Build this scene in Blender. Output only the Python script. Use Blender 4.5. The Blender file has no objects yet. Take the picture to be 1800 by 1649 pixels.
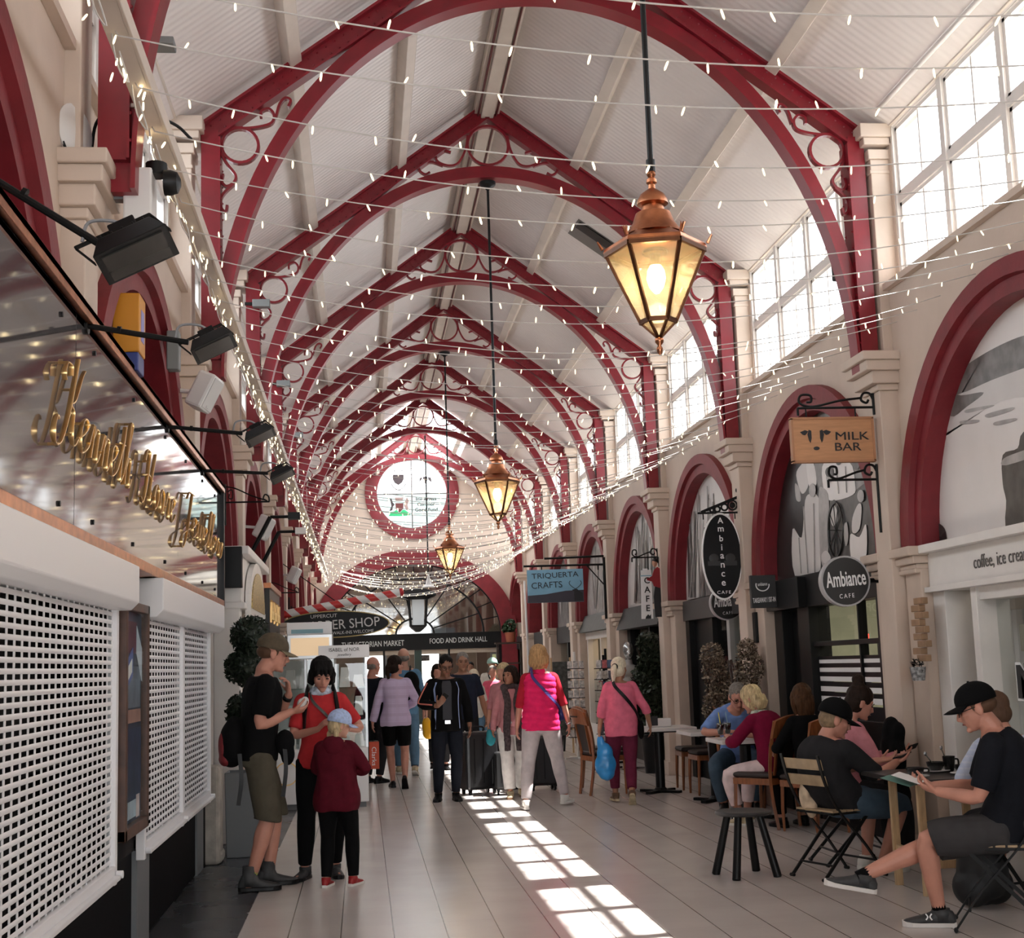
import bpy, bmesh, math, random
import numpy as np
from mathutils import Vector, Matrix, noise
PI = math.pi
V = Vector
sc = bpy.context.scene
COL = sc.collection
random.seed(7)

# ------------------------------------------------------------------ camera (X across the hall, Y along it, Z up)
H_CAM = 1.52
YAW, PITCH, ROLL, FPX = 0.11272, 0.14256, -0.03309, 2400.0
cy_, sy_ = math.cos(YAW), math.sin(YAW)
cp_, sp_ = math.cos(PITCH), math.sin(PITCH)
_f = V((sy_*cp_, cy_*cp_, sp_)); _r = V((cy_, -sy_, 0)); _u = _r.cross(_f)
cr_, sr_ = math.cos(ROLL), math.sin(ROLL)
CR = _r*cr_ + _u*sr_; CU = _u*cr_ - _r*sr_
cam_d = bpy.data.cameras.new('camera'); cam = bpy.data.objects.new('camera', cam_d); COL.objects.link(cam)
cam_d.sensor_fit = 'HORIZONTAL'; cam_d.sensor_width = 36.0; cam_d.lens = FPX*36.0/1800.0
cam_d.clip_start = .05; cam_d.clip_end = 400
cam.matrix_world = Matrix(((CR.x, CU.x, -_f.x, 0), (CR.y, CU.y, -_f.y, 0), (CR.z, CU.z, -_f.z, H_CAM), (0, 0, 0, 1)))
sc.camera = cam

# ------------------------------------------------------------------ materials
_mats = {}
def P(m): return m.node_tree.nodes['Principled BSDF']
def mat(name, col, rough=.5, metal=0., var=0., scale=20., bump=0., bscale=60., emit=None, estr=1., spec=.5, coat=0., stretch=None):
    if name in _mats: return _mats[name]
    m = bpy.data.materials.new(name); m.use_nodes = True; nt = m.node_tree; b = P(m)
    c = (*col, 1)
    b.inputs['Base Color'].default_value = c; b.inputs['Roughness'].default_value = rough
    b.inputs['Metallic'].default_value = metal; b.inputs['Specular IOR Level'].default_value = spec
    if coat: b.inputs['Coat Weight'].default_value = coat
    if var or bump:
        tc = nt.nodes.new('ShaderNodeTexCoord'); mp = nt.nodes.new('ShaderNodeMapping')
        nt.links.new(tc.outputs['Object'], mp.inputs['Vector'])
        if stretch: mp.inputs['Scale'].default_value = stretch
    if var:
        n = nt.nodes.new('ShaderNodeTexNoise'); n.inputs['Scale'].default_value = scale; n.inputs['Detail'].default_value = 4
        nt.links.new(mp.outputs[0], n.inputs['Vector'])
        r = nt.nodes.new('ShaderNodeValToRGB'); r.color_ramp.elements[0].position = .3; r.color_ramp.elements[1].position = .7
        r.color_ramp.elements[0].color = (*[max(0, x*(1-var)) for x in col], 1)
        r.color_ramp.elements[1].color = (*[min(1, x*(1+var)) for x in col], 1)
        nt.links.new(n.outputs['Fac'], r.inputs['Fac']); nt.links.new(r.outputs['Color'], b.inputs['Base Color'])
    if bump:
        n2 = nt.nodes.new('ShaderNodeTexNoise'); n2.inputs['Scale'].default_value = bscale; n2.inputs['Detail'].default_value = 3
        nt.links.new(mp.outputs[0], n2.inputs['Vector'])
        bp = nt.nodes.new('ShaderNodeBump'); bp.inputs['Strength'].default_value = bump; bp.inputs['Distance'].default_value = .01
        nt.links.new(n2.outputs['Fac'], bp.inputs['Height']); nt.links.new(bp.outputs['Normal'], b.inputs['Normal'])
    if emit:
        b.inputs['Emission Color'].default_value = (*emit, 1); b.inputs['Emission Strength'].default_value = estr
    _mats[name] = m
    return m
def glass_mat(name, tint=(1, 1, 1), refl=.12, rough=.02, diff=0.):
    if name in _mats: return _mats[name]
    m = bpy.data.materials.new(name); m.use_nodes = True; nt = m.node_tree; nt.nodes.clear()
    o = nt.nodes.new('ShaderNodeOutputMaterial'); t = nt.nodes.new('ShaderNodeBsdfTransparent'); t.inputs[0].default_value = (*tint, 1)
    g = nt.nodes.new('ShaderNodeBsdfGlossy'); g.inputs['Roughness'].default_value = rough
    mx = nt.nodes.new('ShaderNodeMixShader'); mx.inputs[0].default_value = refl
    nt.links.new(t.outputs[0], mx.inputs[1]); nt.links.new(g.outputs[0], mx.inputs[2])
    out = mx
    if diff:
        d = nt.nodes.new('ShaderNodeBsdfTranslucent'); d.inputs[0].default_value = (*tint, 1)
        m2 = nt.nodes.new('ShaderNodeMixShader'); m2.inputs[0].default_value = diff
        nt.links.new(mx.outputs[0], m2.inputs[1]); nt.links.new(d.outputs[0], m2.inputs[2]); out = m2
    nt.links.new(out.outputs[0], o.inputs[0]); _mats[name] = m
    return m
def emis(name, col, s, sample=True):
    if name in _mats: return _mats[name]
    m = bpy.data.materials.new(name); m.use_nodes = True; nt = m.node_tree; nt.nodes.clear()
    o = nt.nodes.new('ShaderNodeOutputMaterial'); e = nt.nodes.new('ShaderNodeEmission')
    e.inputs[0].default_value = (*col, 1); e.inputs[1].default_value = s; nt.links.new(e.outputs[0], o.inputs[0])
    if not sample: m.cycles.emission_sampling = 'NONE'
    _mats[name] = m
    return m

# ------------------------------------------------------------------ objects
def tag(o, label=None, cat=None, group=None, kind=None):
    if label: o['label'] = label
    if cat: o['category'] = cat
    if group: o['group'] = group
    if kind: o['kind'] = kind
    return o
def thing(name, label, cat, loc=(0, 0, 0), rz=0., group=None):
    o = bpy.data.objects.new(name, None); COL.objects.link(o); o.empty_display_size = .1
    o.location = loc; o.rotation_euler = (0, 0, rz)
    return tag(o, label, cat, group)
def structure(o): o['kind'] = 'structure'; return o
_kids = {}
def children(o): return _kids.get(o.name, [])
def setparent(o, p):
    o.parent = p; _kids.setdefault(p.name, []).append(o)
def copy_tree(o, parent=None):
    c = o.copy(); COL.objects.link(c)
    if parent: setparent(c, parent)
    for ch in list(children(o)): copy_tree(ch, c)
    return c
def dup(o, loc, rz=0., label=None, group=None):
    c = copy_tree(o); c.location = loc; c.rotation_euler = (0, 0, rz)
    if label: c['label'] = label
    if group: c['group'] = group
    return c

def basis(d, up=V((0, 0, 1))):
    d = V(d).normalized()
    if abs(d.dot(up)) > .97: up = V((0, 1, 0)) if abs(d.y) < .9 else V((1, 0, 0))
    s = d.cross(up).normalized(); t = s.cross(d).normalized()
    return s, t
def smooth_path(pts, n=6, closed=False):
    pts = [V(p) for p in pts]; out = []; N = len(pts)
    rng = range(N if closed else N-1)
    for i in rng:
        p1, p2 = pts[i], pts[(i+1) % N]
        p0 = pts[(i-1) % N] if (closed or i > 0) else p1*2-p2
        p3 = pts[(i+2) % N] if (closed or i+2 < N) else p2*2-p1
        for k in range(n):
            t = k/n
            out.append(.5*((2*p1)+(p2-p0)*t+(2*p0-5*p1+4*p2-p3)*t*t+(3*p1-p0-3*p2+p3)*t**3))
    if not closed: out.append(pts[-1])
    return out

class MB:
    def __init__(s): s.v = []; s.f = []; s.m = []; s.mi = 0
    def add(s, vs, fs):
        b = len(s.v); s.v += [tuple(x) for x in vs]
        for f in fs: s.f.append([b+i for i in f]); s.m.append(s.mi)
        return s
    def box(s, x0, x1, y0, y1, z0, z1):
        return s.add([(x0, y0, z0), (x1, y0, z0), (x1, y1, z0), (x0, y1, z0), (x0, y0, z1), (x1, y0, z1), (x1, y1, z1), (x0, y1, z1)],
                     [(0, 3, 2, 1), (4, 5, 6, 7), (0, 1, 5, 4), (1, 2, 6, 5), (2, 3, 7, 6), (3, 0, 4, 7)])
    def bar(s, p0, p1, w, h, up=(0, 0, 1), w1=None, h1=None):
        """rectangular bar from p0 to p1, w across, h along up"""
        p0, p1 = V(p0), V(p1); a, b = basis(p1-p0, V(up)); w1 = w if w1 is None else w1; h1 = h if h1 is None else h1
        vs = []
        for p, ww, hh in ((p0, w, h), (p1, w1, h1)):
            for i, j in ((-1, -1), (1, -1), (1, 1), (-1, 1)): vs.append(p+a*(i*ww/2)+b*(j*hh/2))
        return s.add(vs, [(0, 1, 2, 3), (7, 6, 5, 4), (0, 4, 5, 1), (1, 5, 6, 2), (2, 6, 7, 3), (3, 7, 4, 0)])
    def rings(s, rs, cap=True, closed=False):
        n = len(rs[0]); vs = [p for r in rs for p in r]; fs = []
        m = len(rs)
        for i in range(m if closed else m-1):
            j = (i+1) % m
            for k in range(n):
                l = (k+1) % n
                fs.append((i*n+k, i*n+l, j*n+l, j*n+k))
        if cap and not closed:
            fs.append(tuple(range(n))[::-1]); fs.append(tuple((m-1)*n+k for k in range(n)))
        return s.add(vs, fs)
    def tube(s, path, r, seg=8, cap=True, closed=False, flat=None, up=None):
        """round tube, r may be a list; flat=(w,h) makes a rectangular strip"""
        path = [V(p) for p in path]; N = len(path); rs = []; prev = None
        for i, p in enumerate(path):
            if closed: d = path[(i+1) % N]-path[i-1]
            else: d = path[min(i+1, N-1)]-path[max(i-1, 0)]
            if d.length < 1e-9: d = V((0, 0, 1))
            d.normalize()
            if up is not None: a, b = basis(d, V(up))
            elif prev is None: a, b = basis(d)
            else:
                b = prev-d*prev.dot(d)
                if b.length < 1e-6: a, b = basis(d)
                else: b.normalize(); a = d.cross(b)
            prev = b
            rr = r[i] if isinstance(r, (list, tuple)) else r
            if flat:
                w, h = flat
                rs.append([p+a*(x*w/2)+b*(y*h/2) for x, y in ((-1, -1), (1, -1), (1, 1), (-1, 1))])
            else:
                rx, ry = rr if isinstance(rr, (list, tuple)) else (rr, rr)
                rs.append([p+a*(math.cos(2*PI*k/seg)*rx)+b*(math.sin(2*PI*k/seg)*ry) for k in range(seg)])
        return s.rings(rs, cap, closed)
    def cyl(s, p0, p1, r0, r1=None, seg=12):
        return s.tube([p0, p1], [r0, r0 if r1 is None else r1], seg)
    def lathe(s, prof, c=(0, 0, 0), seg=24, axis='Z', close=False, sq=1.):
        """prof: list of (r, h)"""
        rs = []
        for r, h in prof:
            ring = []
            for k in range(seg):
                a = 2*PI*(k+.5)/seg; x, y = r*math.cos(a), r*math.sin(a)*sq
                if axis == 'Z': q = (x, y, h)
                elif axis == 'X': q = (h, x, y)
                else: q = (y, h, x)
                ring.append((q[0]+c[0], q[1]+c[1], q[2]+c[2]))
            rs.append(ring)
        return s.rings(rs, True)
    def ell(s, c, r, seg=12, n=8, M=None):
        c = V(c); rs = []
        for i in range(n+1):
            t = -PI/2+PI*i/n; t = max(-PI/2+.02, min(PI/2-.02, t)); ring = []
            for k in range(seg):
                a = 2*PI*k/seg
                p = V((r[0]*math.cos(t)*math.cos(a), r[1]*math.cos(t)*math.sin(a), r[2]*math.sin(t)))
                if M is not None: p = M @ p
                ring.append(c+p)
            rs.append(ring)
        return s.rings(rs, True)
    def poly(s, pts, d):
        """flat polygon pts (3D) extruded by vector d"""
        n = len(pts); d = V(d); vs = [V(p) for p in pts]+[V(p)+d for p in pts]
        fs = [tuple(range(n))[::-1], tuple(n+i for i in range(n))]+[(i, (i+1) % n, n+(i+1) % n, n+i) for i in range(n)]
        return s.add(vs, fs)
    def strip(s, A, B):
        n = len(A); return s.add(list(A)+list(B), [(i, i+1, n+i+1, n+i) for i in range(n-1)])
    def build(s, name, mats, parent=None, smooth=False, bevel=0., loc=None, fix=True, sub=0, disp=None):
        me = bpy.data.meshes.new(name); me.from_pydata(s.v, [], s.f)
        ms = mats if isinstance(mats, (list, tuple)) else [mats]
        for m in ms: me.materials.append(m)
        if len(ms) > 1: me.polygons.foreach_set('material_index', s.m)
        if fix:
            bm = bmesh.new(); bm.from_mesh(me); bmesh.ops.recalc_face_normals(bm, faces=bm.faces); bm.to_mesh(me); bm.free()
        if smooth:
            me.polygons.foreach_set('use_smooth', [True]*len(me.polygons))
            if smooth is not True: me.set_sharp_from_angle(angle=smooth)
        me.update()
        o = bpy.data.objects.new(name, me); COL.objects.link(o)
        if loc: o.location = loc
        if parent is not None: setparent(o, parent)
        if bevel:
            b = o.modifiers.new('b', 'BEVEL'); b.width = bevel; b.segments = 2; b.limit_method = 'ANGLE'
        if sub:
            q = o.modifiers.new('s', 'SUBSURF'); q.levels = q.render_levels = sub
        return o
SM = math.radians(40)

_dg = None
def bake(o):
    """apply an object's modifiers without operators"""
    dg = bpy.context.evaluated_depsgraph_get(); dg.update()
    me = bpy.data.meshes.new_from_object(o.evaluated_get(dg)); o.modifiers.clear(); old = o.data; o.data = me
    me.name = o.name
    if old.users == 0: bpy.data.meshes.remove(old)
    return o

def text_mesh(name, body, m, parent, center, right, up, width=None, height=None, depth=.004, shear=0., spacing=1., bold=0.):
    cu = bpy.data.curves.new('t', 'FONT'); cu.body = body; cu.align_x = 'CENTER'; cu.extrude = .01; cu.shear = shear
    cu.space_character = spacing; cu.offset = bold; cu.resolution_u = 3
    o = bpy.data.objects.new('t', cu); COL.objects.link(o)
    dg = bpy.context.evaluated_depsgraph_get(); dg.update()
    me = bpy.data.meshes.new_from_object(o.evaluated_get(dg)); bpy.data.objects.remove(o); bpy.data.curves.remove(cu)
    n = len(me.vertices); co = np.empty(n*3); me.vertices.foreach_get('co', co); co = co.reshape(-1, 3)
    lo, hi = co.min(0), co.max(0); sz = hi-lo
    co -= (lo+hi)/2
    sx = width/sz[0] if width else None; sy = height/sz[1] if height else None
    if sx is None: sx = sy
    if sy is None: sy = sx
    R_, U_ = V(right).normalized(), V(up).normalized(); N_ = R_.cross(U_)
    B = np.array([R_*sx, U_*sy, N_*(depth/max(sz[2], 1e-6))])
    co = co@B+np.array(center)
    me.vertices.foreach_set('co', co.reshape(-1)); me.materials.clear(); me.materials.append(m); me.name = name; me.update()
    ob = bpy.data.objects.new(name, me); COL.objects.link(ob)
    if parent is not None: setparent(ob, parent)
    return ob
# ------------------------------------------------------------------ base materials
RED = mat('iron_red', (.205, .005, .014), .33, var=.12, scale=6)
REDW = mat('plaster_red', (.185, .011, .018), .55, var=.15, scale=5, bump=.15, bscale=30)
CREAM = mat('cream_paint', (.60, .49, .41), .6, var=.05, scale=3, bump=.12, bscale=25)
CREAM2 = mat('cream_paint_pier', (.56, .45, .37), .55, var=.08, scale=4, bump=.2, bscale=14)
WHITEP = mat('white_paint', (.78, .75, .72), .4, var=.04, scale=5)
TRIMW = mat('off_white_beam', (.66, .58, .51), .5, var=.06, scale=4)
BLACK = mat('black_paint', (.005, .005, .0055), .42, spec=.25)
BLACKM = mat('black_iron', (.004, .004, .004), .5, spec=.25)
COPPER = mat('copper', (.50, .20, .10), .30, metal=1., var=.25, scale=14)
DCOPPER = mat('dark_copper', (.12, .05, .025), .4, metal=.9, var=.25, scale=14)
WOODO = mat('orange_wood', (.25, .085, .030), .35, var=.28, scale=7, stretch=(6, 6, .7))
WOODP = mat('pale_wood', (.52, .36, .20), .5, var=.2, scale=9, stretch=(5, 5, .8))
WOODD = mat('dark_wood', (.035, .020, .013), .4, var=.3, scale=8)
GOLD = mat('gold_letter', (.80, .54, .24), .30, metal=1.)
STONE = mat('stone', (.42, .38, .33), .75, var=.2, scale=9, bump=.6, bscale=20)
GREYP = mat('grey_panel', (.16, .17, .18), .4)
SHUTW = mat('shutter_white', (.82, .82, .84), .35)
DARKIN = mat('shop_dark', (.012, .011, .012), .6)
INWALL = mat('shop_inner_wall', (.32, .31, .25), .7, var=.2, scale=2)
GLASS = glass_mat('shop_glass', (.80, .83, .82), .13, .015)
WGLASS = glass_mat('window_glass', (.97, .985, 1.), .05, .02)
CASEG = glass_mat('case_glass', (.92, .96, .95), .10, .02)
PLASTIC = mat('white_plastic', (.72, .71, .70), .4)
CHROME = mat('chrome', (.7, .7, .7), .15, metal=1.)
LWHITE = mat('lettering_white', (.85, .85, .85), .5)
LBLACK = mat('lettering_black', (.01, .01, .012), .5)

def floor_mat(name, c1, c2, joint, rough, wj=.0035, ox=-.15, tx=.3057, ty=.611, var=.05):
    m = bpy.data.materials.new(name); m.use_nodes = True; nt = m.node_tree; b = P(m); N = nt.nodes.new; L = nt.links.new
    g = N('ShaderNodeTexCoord'); s = N('ShaderNodeSeparateXYZ'); L(g.outputs['Object'], s.inputs[0])
    def mth(op, a, bb=None):
        n = N('ShaderNodeMath'); n.operation = op
        for i, x in enumerate((a, bb)):
            if x is None: continue
            if isinstance(x, (int, float)): n.inputs[i].default_value = x
            else: L(x, n.inputs[i])
        return n.outputs[0]
    u = mth('DIVIDE', mth('SUBTRACT', s.outputs['X'], ox), tx); v = mth('DIVIDE', s.outputs['Y'], ty)
    fu, fv = mth('FRACT', u), mth('FRACT', v)
    du = mth('MULTIPLY', mth('SUBTRACT', .5, mth('ABSOLUTE', mth('SUBTRACT', fu, .5))), tx)
    dv = mth('MULTIPLY', mth('SUBTRACT', .5, mth('ABSOLUTE', mth('SUBTRACT', fv, .5))), ty)
    ju = mth('LESS_THAN', du, wj); jv = mth('MULTIPLY', mth('LESS_THAN', dv, wj*.6), .16)
    j = mth('MAXIMUM', ju, jv)
    cb = N('ShaderNodeCombineXYZ'); L(mth('FLOOR', u), cb.inputs[0]); L(mth('FLOOR', v), cb.inputs[1])
    wn = N('ShaderNodeTexWhiteNoise'); wn.noise_dimensions = '2D'; L(cb.outputs[0], wn.inputs['Vector'])
    no = N('ShaderNodeTexNoise'); no.inputs['Scale'].default_value = 2.2; no.inputs['Detail'].default_value = 5; L(g.outputs['Object'], no.inputs['Vector'])
    mixv = mth('ADD', mth('MULTIPLY', wn.outputs['Value'], .35), mth('MULTIPLY', no.outputs['Fac'], .65))
    mx = N('ShaderNodeMix'); mx.data_type = 'RGBA'; L(mixv, mx.inputs[0]); mx.inputs[6].default_value = (*c1, 1); mx.inputs[7].default_value = (*c2, 1)
    m2 = N('ShaderNodeMix'); m2.data_type = 'RGBA'; L(j, m2.inputs[0]); L(mx.outputs[2], m2.inputs[6]); m2.inputs[7].default_value = (*joint, 1)
    L(m2.outputs[2], b.inputs['Base Color'])
    rr = mth('ADD', rough, mth('MULTIPLY', no.outputs['Fac'], .14)); L(rr, b.inputs['Roughness'])
    bp = N('ShaderNodeBump'); bp.inputs['Strength'].default_value = .4; bp.inputs['Distance'].default_value = .002; bp.invert = True
    L(j, bp.inputs['Height']); L(bp.outputs[0], b.inputs['Normal'])
    return m
FLOORM = floor_mat('floor_tiles', (.57, .52, .49), (.62, .57, .54), (.13, .115, .10), .17)
DFLOORM = floor_mat('dark_floor_tiles', (.045, .048, .055), (.06, .063, .07), (.12, .12, .13), .20, .003, -.75, .60, 1.2)

def ceil_mat():
    m = bpy.data.materials.new('corrugated_white'); m.use_nodes = True; nt = m.node_tree; b = P(m); N = nt.nodes.new; L = nt.links.new
    b.inputs['Base Color'].default_value = (.76, .71, .69, 1); b.inputs['Roughness'].default_value = .38
    tc = N('ShaderNodeTexCoord'); w = N('ShaderNodeTexWave'); w.wave_type = 'BANDS'; w.bands_direction = 'Y'; w.wave_profile = 'SIN'
    w.inputs['Scale'].default_value = 3.9; w.inputs['Distortion'].default_value = 0.
    L(tc.outputs['Object'], w.inputs['Vector'])
    bp = N('ShaderNodeBump'); bp.inputs['Strength'].default_value = .35; bp.inputs['Distance'].default_value = .010
    L(w.outputs['Fac'], bp.inputs['Height']); L(bp.outputs[0], b.inputs['Normal'])
    n = N('ShaderNodeTexNoise'); n.inputs['Scale'].default_value = .8; n.inputs['Detail'].default_value = 4; L(tc.outputs['Object'], n.inputs['Vector'])
    r = N('ShaderNodeValToRGB'); r.color_ramp.elements[0].position = .3; r.color_ramp.elements[0].color = (.70, .64, .615, 1)
    r.color_ramp.elements[1].position = .7; r.color_ramp.elements[1].color = (.80, .755, .735, 1)
    L(n.outputs['Fac'], r.inputs[0]); L(r.outputs[0], b.inputs['Base Color'])
    return m
CEILM = ceil_mat()

# ------------------------------------------------------------------ grid of the hall
BAY = 4.0675; Y0 = 10.2497
T = lambda i: Y0+BAY*i
YE = 38.2; YB = 1.6            # end wall, near limit of what is built
XR, XL, XC = 4.2, -1.3, 1.47
SPR = 2.3; AO, BO, AI, BI = 1.86, 1.71, 1.58, 1.49
BAYS = range(-2, 7)

o = MB().add([(-.75, -8, 0), (7, -8, 0), (7, 52, 0), (-.75, 52, 0)], [(0, 1, 2, 3)]).build('floor', FLOORM); structure(o)
o = MB().add([(-6, -8, 0), (-.75, -8, 0), (-.75, 52, 0), (-6, 52, 0)], [(0, 1, 2, 3)]).build('floor_dark_border', DFLOORM); structure(o)

def wall(side):
    s = 1 if side == 'right' else -1
    X = XR if s > 0 else XL
    f = lambda d: X+s*d
    m = MB()
    zt = 4.42
    nb = 40
    for i in BAYS:
        y0, y1 = max(T(i), YB), min(T(i+1), YE)
        yc = T(i)+BAY/2; zlo = 3.05 if side == 'left' and i < 1 else 0.
        ys = [yc+AI*math.cos(PI*k/nb) for k in range(nb, -1, -1)]
        ys = [max(y0, min(y1, y)) for y in ys]
        zs = [SPR+BI*math.sqrt(max(0, 1-((y-yc)/AI)**2)) for y in ys]
        m.strip([(X, y, z) for y, z in zip(ys, zs)], [(X, y, zt) for y in ys])
        m.strip([(X, y, z) for y, z in zip(ys, zs)], [(f(.32), y, z) for y, z in zip(ys, zs)])      # soffit
        for ya, yb in ((y0, ys[0]), (ys[-1], y1)):
            if yb-ya > .01:
                m.add([(X, ya, zlo), (X, yb, zlo), (X, yb, zt), (X, ya, zt)], [(0, 1, 2, 3)])
        for y in (ys[0], ys[-1]):
            if zlo == 0: m.add([(X, y, 0), (f(.32), y, 0), (f(.32), y, SPR), (X, y, SPR)], [(0, 1, 2, 3)])
    # sloping sill under the clerestory and the wall over the windows
    m.add([(X, YB, zt), (X, YE, zt), (f(.12), YE, zt+.03), (f(.12), YB, zt+.03)], [(0, 1, 2, 3)])
    m.box(min(f(.10), f(.17)), max(f(.10), f(.17)), YB, YE, 5.74, 6.0)
    o = m.build('wall_'+side, CREAM); structure(o)
    # window piers between the clerestory windows
    m = MB()
    for i in range(-2, 8):
        y = T(i)
        if YB-.2 < y < YE+.2: m.box(min(f(.08), f(.19)), max(f(.08), f(.19)), y-.165, min(y+.165, YE), zt, 5.76)
    structure(m.build('wall_'+side+'_piers', CREAM))
wall('right'); wall('left')

# arch surrounds, imposts, pilasters
tn = [0]
def trim(m, mt, **k):
    tn[0] += 1; return structure(m.build('trim_%d' % tn[0], mt, **k))
def arch_surround(side, i):
    s = 1 if side == 'right' else -1; X = XR if s > 0 else XL; yc = T(i)+BAY/2
    nb = 36; A = []
    rs = []
    for k in range(nb+1):
        t = PI*k/nb; c, q = math.cos(t), math.sin(t)
        def pt(a, b, d): return (X-s*d, yc+a*c, SPR+b*q)
        rs.append([pt(AI-.012, BI-.012, -.30), pt(AI-.012, BI-.012, .03), pt(AI+.11, BI+.09, .03), pt(AI+.12, BI+.10, .075), pt(AO, BO, .075), pt(AO, BO, -.02)])
    m = MB(); m.rings(rs, True)
    trim(m, REDW, smooth=SM)
    m = MB()
    for q in (-1, 1):
        a, b = yc+q*(AI-.02), yc+q*(AO+.04)
        a, b = min(a, b), max(a, b)
        xs = lambda d0, d1: (min(X-s*d0, X-s*d1), max(X-s*d0, X-s*d1))
        m.box(*xs(-.30, .06), a+.005, b-.04, 0, SPR-.18)
        m.box(*xs(-.30, .05+.05), a+.01, b-.01, SPR-.20, SPR-.165)
        m.box(*xs(-.31, .12), a-.01, b, SPR-.13, SPR-.07)
        m.box(*xs(-.32, .16), a-.03, b+.02, SPR-.07, SPR)
        m.box(*xs(-.30, .09), a+.01, b-.02, SPR-.17, SPR-.13)
    if side == 'right' or i >= 1: trim(m, CREAM2, bevel=.01)
for i in range(-2, 7):
    arch_surround('right', i) if i > -2 else None
    arch_surround('left', i)
def pilaster(side, i):
    s = 1 if side == 'right' else -1; X = XR if s > 0 else XL; y = T(i)
    xs = lambda d0, d1: (min(X-s*d0, X-s*d1), max(X-s*d0, X-s*d1))
    m = MB()
    zb = 3.16 if side == 'left' and i < 1 else 0.
    k_ = 1.0 if side == 'right' else .72
    m.box(*xs(-.02, .15*k_), y-.15, y+.15, zb, 3.55)
    m.box(*xs(-.02, .17*k_), y-.17, y+.17, 3.55, 3.60)
    m.box(*xs(-.02, .22*k_), y-.20, y+.20, 3.60, 3.70)
    m.box(*xs(-.02, .27*k_), y-.23, y+.23, 3.70, 3.78)
    m.box(*xs(-.02, .30*k_), y-.25, y+.25, 3.78, 3.85)
    if not zb: m.box(*xs(-.02, .18), y-.17, y+.17, .0, .18)
    # slender upper pilaster with moulded head beside the iron post
    m.box(*xs(-.10, .075), y-.12, y+.12, 3.85, 5.45)
    m.box(*xs(-.10, .085), y-.13, y+.13, 5.33, 5.36)
    m.box(*xs(-.10, .095), y-.14, y+.14, 5.45, 5.53)
    m.box(*xs(-.10, .135), y-.165, y+.165, 5.56, 5.62)
    m.box(*xs(-.10, .165), y-.19, y+.19, 5.62, 5.73)
    trim(m, WHITEP if False else CREAM, bevel=.008)
for i in range(-1, 8):
    if T(i) < YE:
        pilaster('right', i); pilaster('left', i)
# string course under the sills
for s, X, n in ((1, XR, 'right'), (-1, XL, 'left')):
    m = MB(); xs = lambda d0, d1: (min(X-s*d0, X-s*d1), max(X-s*d0, X-s*d1))
    m.box(*xs(-.02, .05), YB, YE, 4.36, 4.41); trim(m, CREAM)

# clerestory windows
wn_ = [0]
def clerestory(side, i):
    s = 1 if side == 'right' else -1; X = (XR+.135) if s > 0 else (XL-.135)
    y0, y1 = T(i)+.165, T(i+1)-.165
    if y1 > YE: y1 = YE-.05
    if y0 > YE-.6: return
    wn_[0] += 1
    w = thing('window_%d' % wn_[0], None, None); structure(w)
    n = max(1, round((y1-y0)/.934)); dy = (y1-y0)/n; z0, zm, z1 = 4.44, 5.09, 5.74
    m = MB(); g = MB(); c = MB()
    hx = .035
    m.box(X-hx, X+hx, y0, y1, z0, z0+.055); m.box(X-hx, X+hx, y0, y1, z1-.055, z1); m.box(X-hx, X+hx, y0, y1, zm-.035, zm+.035)
    for k in range(n+1):
        y = y0+k*dy; m.box(X-hx-.012, X+hx+.012, y-.035, y+.035, z0, z1)
    for k in range(n):
        a, b = y0+k*dy+.035, y0+(k+1)*dy-.035
        for za, zb in ((z0+.055, zm-.035), (zm+.035, z1-.055)):
            c.box(X-.02, X+.02, a, a+.035, za, zb); c.box(X-.02, X+.02, b-.035, b, za, zb)
            c.box(X-.02, X+.02, a, b, za, za+.03); c.box(X-.02, X+.02, a, b, zb-.03, zb)
            c.box(X-.012, X+.012, (a+b)/2-.011, (a+b)/2+.011, za, zb)
            g.add([(X, a, za), (X, b, za), (X, b, zb), (X, a, zb)], [(0, 1, 2, 3)])
    m.build('window_frame', WHITEP, w); c.build('casement', WHITEP, w); g.build('pane', WGLASS, w)
    pl = bpy.data.lights.new('portal', 'AREA'); pl.shape = 'RECTANGLE'; pl.size = z1-z0; pl.size_y = y1-y0
    pl.cycles.is_portal = True
    po = bpy.data.objects.new('portal_light', pl); COL.objects.link(po); po.location = (X+s*.06, (y0+y1)/2, (z0+z1)/2)
    # area light faces -Z: aim it into the hall
    po.rotation_euler = (0, s*PI/2, 0)
for i in range(-2, 7):
    if T(i)+.165 > 1.0: clerestory('right', i); clerestory('left', i)

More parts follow.
